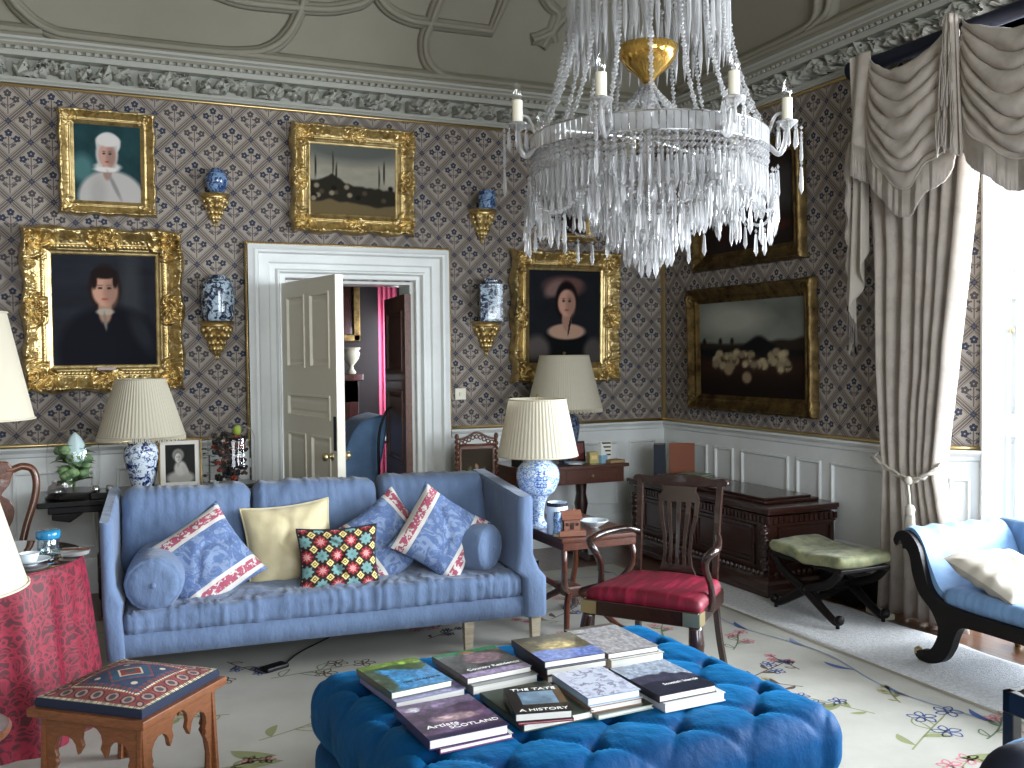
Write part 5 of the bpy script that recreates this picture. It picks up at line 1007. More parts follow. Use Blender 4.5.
mb = MB(); mb.lathe([(.046, .072), (.05, .078), (.05, .10), (.044, .107), (.001, .108)], n=24); mb.build('lid', mat('blue_enamel', (.12, .47, .64), .2, coat=.6), t, smooth=True, angle=50)
t = thing('dish', 'white shallow saucer on the red-clothed table next to the lampshade', 'dish', (-.225, 4.43, z)); mb = MB(); mb.lathe([(.03, 0), (.032, .004), (.055, .012), (.078, .022), (.080, .025), (.074, .022), (.03, .008), (.001, .008)], n=30); mb.build('saucer', M['porc_plain'], t, smooth=True, angle=60)
mb = MB(); mb.lathe([(.025, .009), (.032, .03), (.04, .05), (.038, .05), (.03, .032), (.001, .014)], n=24); mb.build('bowl', M['porc_plain'], t, smooth=True, angle=60)
t = thing('ashtray', 'low clear glass dish on the red-clothed table right of the blue-lidded jar', 'glass dish', (-.055, 4.55, z)); mb = MB(); mb.lathe([(.04, 0), (.055, .006), (.06, .022), (.055, .024), (.048, .01), (.001, .007)], n=28); mb.build('dish_body', M['crystal'], t, smooth=True, angle=50)
mb = MB(); mb.tube([(-.05, .01, .028), (.06, -.02, .028)], .0045, 6); mb.build('letter_opener', M['walnut'], t)

# burr walnut chair behind
t = thing('side_chair', 'burr walnut chair with a curved hooped back, at the left behind the red-clothed table', 'chair', (-.505, 5.92, 0), R(8))
def mir(pts, s): return [(a*s, b, c) for a, b, c in pts]
for s in (-1, 1):
    mb = MB(); mb.tube(spl(mir([(.17, .03, .44), (.175, .05, .55), (.20, .07, .66), (.245, .09, .80), (.258, .10, .90), (.24, .105, .97), (.19, .11, .99), (.14, .11, .975), (.11, .11, .975)], s), 6), [.020]*49, 10); mb.build('back_post', M['walnut'], t, smooth=True)
mb = MB(); mb.prism([(a, b) for a, b in [(-.15, .97), (-.12, 1.02), (0, 1.04), (.12, 1.02), (.15, .97), (.13, .92), (0, .94), (-.13, .92)]], .035, 'xz', .11); mb.build('crest_rail', M['walnut'], t, bevel=.008)
sp_ = [(.06, .46), (.075, .52), (.055, .58), (.12, .66), (.145, .74), (.125, .80), (.085, .84), (.12, .89), (.135, .935)]; S_ = spl([(a, 0, b) for a, b in sp_], 5)[:, [0, 2]]
mb = MB(); mb.prism([tuple(p) for p in S_]+[(-p[0], p[1]) for p in S_[::-1]], .016, 'xz', .10); mb.build('splat', M['walnut'], t, bevel=.003)
mb = MB(); V, F = softbox((.50, .46, .08), .03, .05); mb.add(V+np.array([0, -.16, .45]), F); mb.build('seat', M['walnut'], t, smooth=True)
for x, y in ((-.21, -.35), (.21, -.35), (-.19, .03), (.19, .03)): mb = MB(); mb.tube(spl([(x, y, .42), (x*1.1, y*1.05, .3), (x*.98, y*1.0, .12), (x*1.05, y*1.05, .022)], 5), np.linspace(.03, .016, 16), 8); mb.build('leg', M['walnut'], t, smooth=True)

# black console table behind the sofa and what stands on it
t = thing('console_table', 'long black lacquer console table against the wall behind the sofa', 'table', (.40, 6.62, 0))
mb = MB(); mb.b2((-.68, -.28, .70), (.64, .30, .735)); mb.b2((-.62, -.24, .655), (.60, .27, .70)); mb.prism([(-.60, .655), (-.60, .62), (-.50, .60), (-.42, .655)], .03, 'xz', -.22); mb.build('tabletop', M['black_lacquer'], t, bevel=.006)
for x in (-.32, .58):
    for y in (-.2, .25): mb = MB(); mb.tube([(x, y, 0), (x, y, .10), (x, y, .12), (x, y, .30), (x, y, .32), (x, y, .655)], [.02, .02, .032, .032, .022, .022], 12); mb.build('leg', M['black_lacquer'], t, smooth=True, angle=40)
t = thing('glass_dome', 'clear glass dome over pale green leaves and a white bloom, left end of the console', 'glass dome', (-.075, 6.50, ZC)); t.scale = (1.08, 1.08, 1.0)
mb = MB(); mb.lathe([(.15, 0), (.155, .015), (.14, .03), (.135, .05)], n=36); mb.build('base', M['black_lacquer'], t, smooth=True, angle=40)
mb = MB(); mb.lathe([(.128, .05), (.138, .12), (.142, .26), (.134, .33), (.11, .385), (.06, .42), (.001, .43)], n=48, cap=False); mb.build('cloche', M['dome_glass'], t, smooth=True)
M['leaf2'] = mat('pale_leaf', (.50, .60, .40), .55, var=((.30, .42, .28), 30, .4, .6)); M['bloom'] = mat('pale_bloom', (.72, .80, .80), .5)
mb = MB(); r5 = random.Random(5)
def leafm(mb, p, d, L, W_, mi=0, cup=.25):
    p = np.array(p, float); d = np.array(d, float); d /= np.linalg.norm(d); s = np.cross(d, [0, 0, 1.]); s /= np.linalg.norm(s)+1e-6; nrm = np.cross(s, d); V = []; n = 7
    for i in range(n):
        f = i/(n-1); w_ = W_*math.sin(PI*f**.8)**.8/2+.0005; c = p+d*L*f-np.array([0, 0, 1])*cup*L*f*f; V += [c-s*w_+nrm*w_*.3, c, c+s*w_+nrm*w_*.3]
    mb.add(V, [(i*3+k_, i*3+k_+1, (i+1)*3+k_+1, (i+1)*3+k_) for i in range(n-1) for k_ in (0, 1)], mi)
for k in range(70):
    a = r5.uniform(0, 6.28); z_ = r5.uniform(.10, .30); leafm(mb, (.03*math.cos(a), .03*math.sin(a), z_), (math.cos(a), math.sin(a), r5.uniform(-.1, 1.0)), r5.uniform(.07, .10), r5.uniform(.045, .065))
mb.tube([(0, 0, .05), (0, 0, .3)], .008, 6); 
for k in range(16): a = r5.uniform(0, 6.28); z_ = r5.uniform(.13, .31); mb.ball((.07*math.cos(a), .07*math.sin(a), z_), r5.uniform(.028, .045), 7, sc3=(1, 1, .8))
mb.build('leaves', M['leaf2'], t, smooth=True)
mb = MB(); mb.lathe([(.01, .20), (.04, .23), (.052, .28), (.046, .33), (.028, .375), (.004, .405)], (.01, -.03, 0), 16, sq=lambda th, r_, z_: r_*(1+.12*math.cos(th*5)))
mb.build('bloom', M['bloom'], t, smooth=True)
t = thing('glass_bowl', 'small clear glass ball vase on the left end of the black console', 'vase', (-.17, 6.40, ZC)); mb = MB(); mb.lathe([(.02, 0), (.045, .015), (.058, .05), (.045, .09), (.025, .105), (.028, .12)], n=26, cap=False); mb.build('bowl_body', glassmat('smoky_glass', (.7, .68, .68), gl=.12), t, smooth=True)
t = thing('stand', 'small black lacquer pen stand beside the glass dome on the console', 'stand', (.085, 6.40, ZC)); mb = MB(); mb.box((0, 0, .02), (.14, .09, .04)); mb.build('tray', M['black_lacquer'], t, bevel=.005)
mb = MB()
for x in (-.04, .04): mb.lathe([(.02, .04), (.024, .05), (.022, .075), (.012, .08)], (x, 0, 0), 14)
mb.build('inkwell', M['chrome'], t, smooth=True)
t = thing('photo_frame', 'framed black and white photograph of a small child, right of the lamp vase', 'photo frame', rot=(R(-9), 0, R(-4)), loc=(.548, 6.50, ZC))
mb = MB(); a, b, q = .132, .335, .012
for x0, x1, z0, z1 in ((-a, -a+q, 0, b), (a-q, a, 0, b), (-a, a, 0, q), (-a, a, b-q, b)): mb.b2((x0, -.012, z0), (x1, .008, z1))
mb.build('frame', M['gilt_dark'], t, bevel=.002)
def p_child(U, V):
    C = np.zeros(U.shape+(3,))+np.array((.83, .79, .70)); inn = ((U > .14) & (U < .86) & (V > .16) & (V < .90))[..., None]; D = np.zeros_like(C)+np.array((.13, .13, .13)); D *= (.8+.4*fbm(U*4, V*4, 2))[..., None]
    D = bl(D, msk(U, V, .5, .24, .34, .14, .4), (.58, .57, .55)); D = bl(D, msk(U, V, .50, .43, .15, .15, .4), (.66, .64, .61)); D = bl(D, msk(U, V, .62, .40, .06, .12, .5, .6), (.62, .60, .57)); D = bl(D, msk(U, V, .45, .70, .14, .12, .35), (.48, .46, .44)); D = face(D, U, V, .45, .65, .155, (.70, .68, .66), (.42, .40, .38)); return np.where(inn, D, C)
U, V = np.meshgrid(np.linspace(0, 1, 110), np.linspace(0, 1, 130), indexing='ij'); g_ = p_child(U, V); g_ = np.repeat(g_.mean(-1, keepdims=True), 3, -1)*np.array([1.0, .98, .93]); mb = MB(); mb.grid(np.stack([(U-.5)*2*(a-q/2), 0*U-.004, q/2+V*(b-q)], -1), g_); mb.build('photograph', M['paint_oil'], t)
mb = MB(); mb.prism([(.008, .02), (.09, .01), (.008, .22)], .05, 'yz'); mb.build('easel_back', M['black'], t)
t = thing('flower_dome', 'glass cylinder of dried dark flowers with a green bud, console end nearest the door', 'glass dome', (.875, 6.56, ZC)); t.scale = (1.12, 1.12, 1.08); mb = MB(); mb.lathe([(.15, 0), (.155, .012), (.14, .025)], n=36); mb.build('base', M['black_lacquer'], t, smooth=True, angle=40)
mb = MB(); mb.lathe([(.135, .025), (.135, .30), (.12, .345), (.08, .375), (.001, .385)], n=40, cap=False); mb.build('cloche', M['dome_glass'], t, smooth=True)
fl = {k_: mat('petal_'+k_, c_, .7) for k_, c_ in dict(red=(.52, .18, .12), dark=(.10, .09, .09), green=(.55, .62, .22), white=(.75, .72, .65), rust=(.38, .24, .18)).items()}
ms = list(fl.values()); mb = MB()
for k in range(110):
    a = r5.uniform(0, 6.28); rr_ = r5.uniform(.01, .10); z_ = r5.uniform(.05, .33); c_ = (rr_*math.cos(a), rr_*math.sin(a), z_); mi = r5.choice([0, 1, 1, 1, 3, 4, 1, 1])
    for j in range(4): b_ = j*1.57+k; mb.ball((c_[0]+.011*math.cos(b_), c_[1]+.011*math.sin(b_), c_[2]+.008*math.sin(b_*2)), .011, 6, mi)
    if k % 4 == 0: leafm(mb, c_, (math.cos(k), math.sin(k), .3), .05, .018, 1)
mb.tube([(0, 0, .025), (0, 0, .32)], .006, 6, 1); mb.ball((.03, -.02, .345), .026, 10, 2, (1, 1, 1.3)); mb.build('dried_flowers', ms, t, smooth=True)
t = thing('glass_box', 'square glass case of faded flowers between the child photograph and the flower dome', 'glass case', (.745, 6.66, ZC)); mb = MB(); V, F = softbox((.13, .13, .31), .004, .13); mb.add(V+np.array([0, 0, .156]), F); mb.build('case', M['dome_glass'], t)
mb = MB()
for k in range(22):
    c_ = (r5.uniform(-.04, .04), r5.uniform(-.04, .04), r5.uniform(.06, .25)); 
    for j in range(4): b_ = j*1.57+k; leafm(mb, c_, (math.cos(b_), math.sin(b_), .6), .03, .018, r5.choice([1, 3, 4]))
mb.tube([(0, 0, .01), (0, 0, .2)], .005, 6, 1); mb.build('dried_flowers', ms, t, smooth=True)

# ================================================================= FOOTSTOOL (pierced, with needlework top)
FX, FY = .130, 3.785; FR = R(49)
t = thing('footstool', 'square wooden footstool with pierced lobed sides and a needlework top', 'footstool', (FX, FY, .022), FR); t.scale = (.98, .98, 1.05)
h0, h1, HT = .235, .215, .355
def side_panel(L, flip):
    """outline with a lobed opening, in (x, z)"""
    zt = .30; op = []
    cs = [(-.115, .115, .050), (-.065, .185, .038), (0, .225, .028), (.065, .185, .038), (.115, .115, .050)]
    pts = [(-.16, 0), (-.155, .06)]
    def arc(cx, cz, r_, a0, a1, n=9): return [(cx+r_*math.cos(R(a)), cz+r_*math.sin(R(a))) for a in np.linspace(a0, a1, n)]
    pts = [(-.175, 0.0), (-.178, .06), (-.168, .11), (-.150, .140), (-.158, .155)]+arc(-.112, .190, .048, 215, 0)+[(-.058, .178)]+arc(0, .235, .046, 215, -35)+[(.058, .178)]+arc(.112, .190, .048, 180, -35)+[(.158, .155), (.150, .140), (.168, .11), (.178, .06), (.175, 0.0)]
    return [(-L, 0)]+pts+[(L, 0), (L*.93, zt), (-L*.93, zt)]
for k in range(4):
    mb = MB(); o = side_panel(.232, 0); mb.prism(o, .018, 'xz', 0); p = mb.build('side_panel', M['oak'], t, bevel=.002); p.location = (math.sin(k*PI/2)*.205, -math.cos(k*PI/2)*.205, 0); p.rotation_euler = (0, 0, k*PI/2)
mb = MB(); V, F = softbox((.50, .50, .032), .003, .25); mb.add(V+np.array([0, 0, .315]), F); mb.build('top_frame', M['oak'], t, bevel=.003)
def kilim(U, V):
    a = np.abs(U); b = np.abs(V); d = np.maximum(a, b); C = np.zeros(U.shape+(3,))+np.array((.19, .24, .34))
    n1 = fbm(U*14+20, V*14+20, 4)[..., None]; al = np.where(a > b, V, U)
    fl_ = (al*3.4+.5) % 1-.5; rr_ = np.hypot(fl_*.30, d-.80)*1.0; bd = (d > .62) & (d < .97)
    C = np.where(bd[..., None], (.50, .24, .23), C); C = np.where((bd & (rr_ < .105))[..., None], (.62, .50, .46), C); C = np.where((bd & (rr_ < .06))[..., None], (.26, .26, .28), C); C = np.where((bd & (np.abs(rr_-.11) < .012))[..., None], (.2, .16, .2), C)
    C = np.where(((d > .94) & (d < .995))[..., None], np.where(((al*22) % 1 < .5)[..., None], (.86, .82, .68), (.15, .15, .2)), C); C = np.where(((d > .60) & (d < .65))[..., None], np.where(((al*18) % 1 < .6)[..., None], (.84, .78, .66), (.4, .16, .18)), C)
    C = np.where(((d > .50) & (d < .595))[..., None], np.where((((al*9) % 1 < .5))[..., None], (.50, .24, .22), (.20, .28, .36)), C)
    dm = a*1.0+b*1.0
    for r1_, c_ in ((.46, (.48, .26, .24)), (.42, (.18, .30, .40)), (.26, (.80, .74, .64)), (.22, (.50, .20, .20)), (.12, (.25, .30, .3))): C = np.where(((dm < r1_) & (d < .5))[..., None], c_, C)
    for sx, sy in ((.36, .36), (-.36, .36), (.36, -.36), (-.36, -.36)): C = np.where((np.hypot(U-sx, V-sy) < .05)[..., None], (.78, .72, .62), C)
    C = np.where((d > .995)[..., None], (.10, .13, .21), C); return C*(.8+.4*n1)
nn = 150; u = np.linspace(-1, 1, nn); U, V = np.meshgrid(u, u, indexing='ij'); L_ = .225; dm = 1-np.maximum(np.abs(U), np.abs(V)); Zt = .362+.040*(1-U**2)*(1-V**2)+.0*dm
mb = MB(); mb.grid(np.stack([U*L_, V*L_, Zt], -1), kilim(U, V))
ring = np.array([(-L_, -L_), (L_, -L_), (L_, L_), (-L_, L_)]); P = []
for a, b in zip(ring, np.roll(ring, -1, 0)):
    for f in np.linspace(0, 1, 12, endpoint=False): P.append(a+(b-a)*f)
P = np.array(P); n_ = len(P); V_ = np.vstack([np.hstack([P*s_, np.full((n_, 1), z_)]) for s_, z_ in ((1, .362), (1.022, .350), (1.012, .331))]); mb.add(V_, [(i*n_+j, i*n_+(j+1) % n_, (i+1)*n_+(j+1) % n_, (i+1)*n_+j) for i in range(2) for j in range(n_)], 0, (.10, .13, .21))
mb.build('needlework_cushion', M['paint_fab'], t, smooth=True, angle=50)

# remote and cord on the rug under the sofa
t = thing('remote_control', 'small black device lying on the rug in front of the sofa underside', 'remote control', (.84, 4.88, .022), R(25)); mb = MB(); mb.box((0, 0, .012), (.13, .07, .022)); mb.build('remote_body', M['black'], t, bevel=.006)
mb = MB(); mb.tube(spl([(.06, 0, .008), (.25, .12, .006), (.6, .25, .006), (1.0, .5, .006)], 6), .004, 6); mb.build('cord', M['black'], t)

# ================================================================= SIDE TABLE
t = thing('side_table', 'small reddish wooden side table on four scrolled legs at the right arm of the sofa', 'table', (2.555, 4.96, 0), 0)
mb = MB(); V, F = softbox((.50, .78, .028), .004, .4); mb.add(V+np.array([0, 0, .591]), F); mb.b2((-.235, -.375, .535), (.235, .375, .577)); mb.build('tabletop', M['mahogany'], t, bevel=.004)
for sx in (-1, 1):
    for sy in (-1, 1):
        mb = MB(); mb.tube(spl([(sx*.21, sy*.34, .54), (sx*.215, sy*.35, .44), (sx*.17, sy*.26, .32), (sx*.06, sy*.09, .24), (sx*.03, sy*.04, .21)], 6), [.017]*25, 8); mb.build('leg', M['mahogany'], t, smooth=True)
        mb = MB(); mb.tube(spl([(sx*.03, sy*.04, .22), (sx*.09, sy*.13, .16), (sx*.16, sy*.26, .06), (sx*.21, sy*.34, .045)], 6), np.linspace(.021, .014, 19), 8); mb.ball((sx*.215, sy*.345, .042), .02, 10); mb.build('foot', M['mahogany'], t, smooth=True)
mb = MB(); mb.box((0, 0, .22), (.10, .12, .07)); mb.build('hub', M['mahogany'], t, bevel=.015)
z = .6055
t = thing('lidded_mug', 'white porcelain mug with a dark band round the rim, beside the lamp', 'mug', (2.355, 4.72, z)); mb = MB(); mb.lathe([(.052, 0), (.058, .008), (.058, .17), (.055, .175), (.052, .17), (.052, .012), (.001, .01)], n=32); mb.build('mug_body', mat('pale_porcelain', (.78, .84, .90), .12, coat=.5), t, smooth=True, angle=60)
mb = MB(); mb.lathe([(.0585, .155), (.0592, .158), (.0592, .172), (.0585, .175)], n=32, cap=False); mb.build('band', M['navy'], t, smooth=True)
t = thing('vase', 'small slim blue and white porcelain bottle behind the wooden house model', 'vase', (2.325, 4.66, z)); mb = MB(); mb.lathe([(.022, 0), (.026, .01), (.02, .05), (.024, .10), (.018, .12), (.02, .13)], n=20); mb.build('vase_body', M['porc_blue'], t, smooth=True)
mb = MB(); mb.lathe([(.028, .0), (.028, .012), (.024, .016)], n=20); mb.build('gilt_ring', M['brass'], t)
t = thing('model_house', 'small carved wooden model house on the side table', 'model house', (2.40, 4.655, z), R(-12))
M['lightwood'] = wood('carved_wood', (.50, .32, .24), (.38, .23, .17), .6, 0)
mb = MB(); mb.b2((-.075, -.05, 0), (.075, .05, .03)); mb.build('plinth', M['lightwood'], t, bevel=.002)
mb = MB(); mb.prism([(-.05, .03), (.05, .03), (.05, .085), (0, .125), (-.05, .085)], .075, 'yz'); V = np.vstack(mb.v); V[:, 0] *= 1.2; V[:, 1] *= .8; mb.v = [V]; mb.build('walls', M['lightwood'], t)
mb = MB()
for s in (-1, 1): mb.box((0, s*.024, .112), (.115, .062, .006), rx=-s*.78)
mb.box((.02, 0, .128), (.015, .015, .035)); mb.build('roof', M['lightwood'], t)
mb = MB(); mb.box((.0, -.042, .055), (.018, .004, .035)); mb.box((-.028, -.042, .065), (.014, .004, .016)); mb.box((.028, -.042, .065), (.014, .004, .016)); mb.build('door_and_windows', M['mahogany_dark'], t)
t = thing('bowl', 'shallow white porcelain bowl with fluted rim on the side table', 'bowl', (2.625, 4.80, z)); mb = MB(); n = 64; V = []; pr = [(.025, 0), (.03, .006), (.05, .016), (.072, .034), (.082, .042), (.078, .042), (.05, .022), (.02, .012), (.001, .011)]
for r_, z_ in pr:
    for j in range(n): a = 2*PI*j/n; q = r_*(1+.05*abs(math.sin(a*6))*(r_ > .04)); V.append((q*math.cos(a), q*math.sin(a), z_))
mb.add(V, [(i*n+j, i*n+(j+1) % n, (i+1)*n+(j+1) % n, (i+1)*n+j) for i in range(len(pr)-1) for j in range(n)]); mb.build('bowl_body', M['porc_plain'], t, smooth=True)
mb = MB()
for k in range(5): leafm(mb, (.02*math.cos(k*1.3), .02*math.sin(k*1.3), .016), (math.cos(k*2), math.sin(k*2), .1), .03, .012)
mb.build('painted_leaves', M['leaf'], t)

# ================================================================= ARMCHAIR
t = thing('armchair', 'dark mahogany open armchair with a crimson striped silk seat, behind the ottoman', 'chair', (2.495, 3.92, .022), R(-54))
dk = M['mahogany_dark']
mb = MB(); V, F = softbox((.53, .46, .07), .033, .02, lambda p, n: np.stack([p[:, 0]*(1-.10*(p[:, 1]/.23)), p[:, 1], p[:, 2]+.018*np.clip(n[:, 2], 0, 1)*(1-(p[:, 0]/.27)**2)], 1)); mb.add(V+np.array([0, 0, .428]), F); s = mb.build('seat', M['crimson'], t, smooth=True); s['label'] = 'crimson striped silk seat pad'
def trap(z0, z1, d):  # rail ring
    o = [(-.285, -.25), (.285, -.25), (.24, .25), (-.24, .25)]; i_ = [(-.285+d, -.25+d), (.285-d, -.25+d), (.24-d, .25-d), (-.24+d, .25-d)]; V = [(x, y, z) for z in (z0, z1) for x, y in o+i_]
    return V, [(0+k, 0+(k+1) % 4, 8+(k+1) % 4, 8+k) for k in range(4)]+[(4+k, 4+(k+1) % 4, 12+(k+1) % 4, 12+k) for k in range(4)]+[(k, (k+1) % 4, 4+(k+1) % 4, 4+k) for k in range(4)]+[(8+k, 8+(k+1) % 4, 12+(k+1) % 4, 12+k) for k in range(4)]
mb = MB(); V, F = trap(.345, .416, .03); mb.add(V, F); mb.build('seat_rail', dk, t, bevel=.004)
mb = MB()
for s in (-1, 1): mb = MB(); mb.b2((s*.291, -.256, .352), (s*.288-s*.075, -.249, .412)); mb.b2((s*.284, -.254, .352), (s*.291, -.18, .412)); b = mb.build('corner_bracket', M['brass'], t); b['label'] = 'brass corner bracket'
for s in (-1, 1):
    mb = MB(); mb.tube(spl([(s*.262, -.225, .35), (s*.27, -.235, .25), (s*.262, -.225, .14), (s*.252, -.215, .05), (s*.256, -.225, .0)], 6), list(np.interp(np.linspace(0, 1, 25), [0, .2, .5, .85, 1], [.030, .036, .022, .016, .024])), 12); mb.build('front_leg', dk, t, smooth=True)
    mb = MB(); mb.tube(spl([(s*.225, .31, 0), (s*.215, .26, .16), (s*.205, .232, .34), (s*.202, .232, .45), (s*.205, .265, .74), (s*.212, .29, .93)], 6), [.019]*31, 4); mb.build('back_post', dk, t)
    mb = MB(); mb.tube(spl([(s*.205, .255, .66), (s*.24, .16, .685), (s*.285, .03, .685), (s*.31, -.07, .672), (s*.305, -.125, .665), (s*.28, -.132, .63), (s*.268, -.10, .58), (s*.275, -.06, .51), (s*.28, -.05, .44), (s*.268, -.05, .38)], 6), list(np.interp(np.linspace(0, 1, 55), [0, .4, .55, .8, 1], [.016, .020, .019, .015, .02])), 10); mb.build('armrest', dk, t, smooth=True)
mb = MB(); cr = [(-.25, .915), (-.235, .945), (-.16, .94), (-.10, .955), (0, .96), (.10, .955), (.16, .94), (.235, .945), (.25, .915), (.17, .905), (.10, .90), (0, .90), (-.10, .90), (-.17, .905)]; mb.prism([tuple(p) for p in spl([(a, 0, b) for a, b in cr+cr[:1]], 4)[:-1, [0, 2]]], .026, 'xz', .292); mb.build('crest_rail', dk, t, bevel=.005)
mb = MB(); N_ = 40; outl = np.array([(.105, .44), (.10, .47), (.082, .50), (.072, .56), (.078, .66), (.096, .73), (.106, .80), (.104, .85), (.084, .875), (.095, .905)]); zz = np.linspace(.44, .905, N_); ww = np.interp(zz, outl[:, 1], outl[:, 0])
def spx(f, i): y = .240+.05*((zz[i]-.44)/.465)**1.1; return (f*ww[i], y, zz[i])
cols = [-1, -.72, -.58, -.30, -.16, .16, .30, .58, .72, 1][:]; solidc = [(-1, -.70), (-.56, -.35), (-.20, .0-.0), (0, .20), (.35, .56), (.70, 1)]; bars = [(-1, -.80), (-.58, -.38), (-.10, .10), (.38, .58), (.80, 1)]
for a_, b_ in bars:
    P = np.array([[spx(a_, i), spx(b_, i)] for i in range(N_)]); 
    for dy in (-.006, .006): Q = P.copy(); Q[..., 1] += dy; mb.grid(Q)
    for e_ in (0, 1): E_ = np.stack([P[:, e_]+[0, -.006, 0], P[:, e_]+[0, .006, 0]], 1); mb.grid(E_)
for i0, i1 in ((0, 6), (N_-8, N_-1)):
    P = np.array([[spx(-1, i), spx(1, i)] for i in range(i0, i1+1)])
    for dy in (-.007, .007): Q = P.copy(); Q[..., 1] += dy; mb.grid(Q)
    mb.grid(np.array([[P[0, 0]+[0, -.007, 0], P[0, 0]+[0, .007, 0]], [P[0, 1]+[0, -.007, 0], P[0, 1]+[0, .007, 0]]])); mb.grid(np.array([[P[-1, 0]+[0, -.007, 0], P[-1, 0]+[0, .007, 0]], [P[-1, 1]+[0, -.007, 0], P[-1, 1]+[0, .007, 0]]]))
mb.build('splat', dk, t); mb = MB(); mb.b2((-.21, .235, .41), (.21, .262, .46)); mb.build('back_rail', dk, t, bevel=.003)

# ================================================================= CHEST
t = thing('chest', 'long dark carved wooden chest with a raised lid along the right wall', 'chest', (4.262, 5.80, 0))
cw = M['chest_wood']; hx, hy = .270, .83
mb = MB(); mb.b2((-hx, -hy, .10), (hx, hy, .53)); mb.build('body', cw, t, bevel=.004)
mb = MB(); mb.grid(np.array([[(sx*(hx+d), sy*(hy+d), z) for sx, sy in ((-1, -1), (1, -1), (1, 1), (-1, 1), (-1, -1))] for d, z in ((0, .15), (.02, .14), (.025, .12), (.045, .10), (.045, .06), (.05, .055), (.05, .022), (0, .022))])); mb.build('plinth', cw, t)
mb = MB(); mb.b2((-hx-.04, -hy-.05, .562), (hx+.0, hy+.05, .592)); mb.b2((-hx-.03, -hy-.035, .545), (hx, hy+.035, .562)); mb.b2((-hx+.05, -hy+.10, .592), (hx-.04, hy-.10, .612)); mb.b2((-hx+.08, -hy+.14, .612), (hx-.07, hy-.14, .626)); mb.build('lid', cw, t, bevel=.006)
mb = MB()                                                   # carved friezes and mouldings
for k in range(40): mb.box((-hx-.006, -hy+.05+k*.0395, .505), (.014, .022, .04))
for k in range(13): mb.box((-hx+.045+k*.0415, -hy-.006, .505), (.022, .014, .04))
for k in range(36): mb.ball((-hx-.03, -hy+.03+k*.0455, .16), .02, 8, sc3=(.7, .9, 1))
for k in range(12): mb.ball((-hx+.04+k*.045, -hy-.03, .16), .02, 8, sc3=(.9, .7, 1))
mb.b2((-hx-.014, -hy, .47), (-hx, hy, .482)); mb.b2((-hx, -hy-.014, .47), (hx, -hy, .482)); mb.build('carved_frieze', cw, t)
mb = MB()
for y0, y1 in ((-hy+.13, -.02), (.02, hy-.13)):
    for d, o in ((0, .016), (.03, .010)): 
        for a, b in (((y0+d, .20+d), (y1-d, .215+d)), ((y0+d, .445-d), (y1-d, .46-d)), ((y0+d, .2+d), (y0+.015+d, .46-d)), ((y1-.015-d, .2+d), (y1-d, .46-d))): mb.b2((-hx-o, a[0], a[1]), (-hx, b[0], b[1]))
for a, b in (((-.2, .2), (.24, .215)), ((-.2, .445), (.24, .46)), ((-.2, .2), (-.185, .46)), ((.225, .2), (.24, .46))): mb.b2((a[0], -hy-.014, a[1]), (b[0], -hy, b[1]))
mb.build('panel_moulding', cw, t, bevel=.002)
for sx, sy in ((-1, -1), (-1, 1)):
    mb = MB(); x, y = -hx-.004, sy*(hy-.03)
    for z_, r_ in ((.19, .026), (.23, .034), (.28, .03), (.33, .036), (.375, .03), (.42, .034), (.45, .026)): mb.ball((x, y, z_), r_, 10, sc3=(1, 1, .9)); mb.ball((x-.012, y+sy*.012, z_+.02), r_*.6, 8)
    mb.build('carved_corner', cw, t, smooth=True)
for sx in (-1, 1):
    for sy in (-1, 1): mb = MB(); mb.ball((sx*(hx-.02), sy*(hy-.03), .042), .05, 12, sc3=(1, 1, .78)); mb.build('foot', cw, t, smooth=True)
def bk(label, x, y, z, sx, sy, sz, col, rz=0, cat='book', grp=None, name='box_file'):
    t = thing(name, label, cat, (x, y, z), R(rz), grp); mt = mat(name+'_cover', col, .6); mb = MB(); ax = min((sx, 0), (sy, 1), (sz, 2))[1]
    d = [sx, sy, sz]; c = .004
    for s in (-1, 1):
        a = [-sx/2, -sy/2, 0]; b = [sx/2, sy/2, sz]; lo, hi = (a[ax], b[ax]); a[ax], b[ax] = (lo, lo+c) if s < 0 else (hi-c, hi); mb.b2(a, b)
    a = [-sx/2, -sy/2, 0]; b = [sx/2, sy/2, sz]
    if ax != 0: b[0] = a[0]+c; mb.b2(a, b)
    else: b[1] = a[1]+c; mb.b2(a, b)
    mb.build('cover', mt, t); mb = MB(); q = [-sx/2+.005, -sy/2+.005, .004]; r_ = [sx/2-.005, sy/2-.005, sz-.004]; mb.b2(q, r_); mb.build('pages', M['paper'], t); return t
bk('tall dark navy folio standing upright at the far end of the chest', 4.215, 6.60, .594, .09, .19, .265, (.09, .12, .18), -34, name='folio')
bk('tall orange-brown folio standing upright on the chest beside the navy one', 4.36, 6.50, .594, .20, .05, .27, (.54, .30, .20), -34, name='folio')
bk('pale green magazine lying on top of the chest', 4.24, 6.22, .6385, .30, .22, .012, (.55, .60, .50), 24, 'magazine', 'magazines on the chest', 'magazine')
bk('grey-green magazine underneath the pale green one on the chest', 4.25, 6.23, .6265, .30, .23, .011, (.42, .45, .38), 12, 'magazine', 'magazines on the chest', 'magazine')

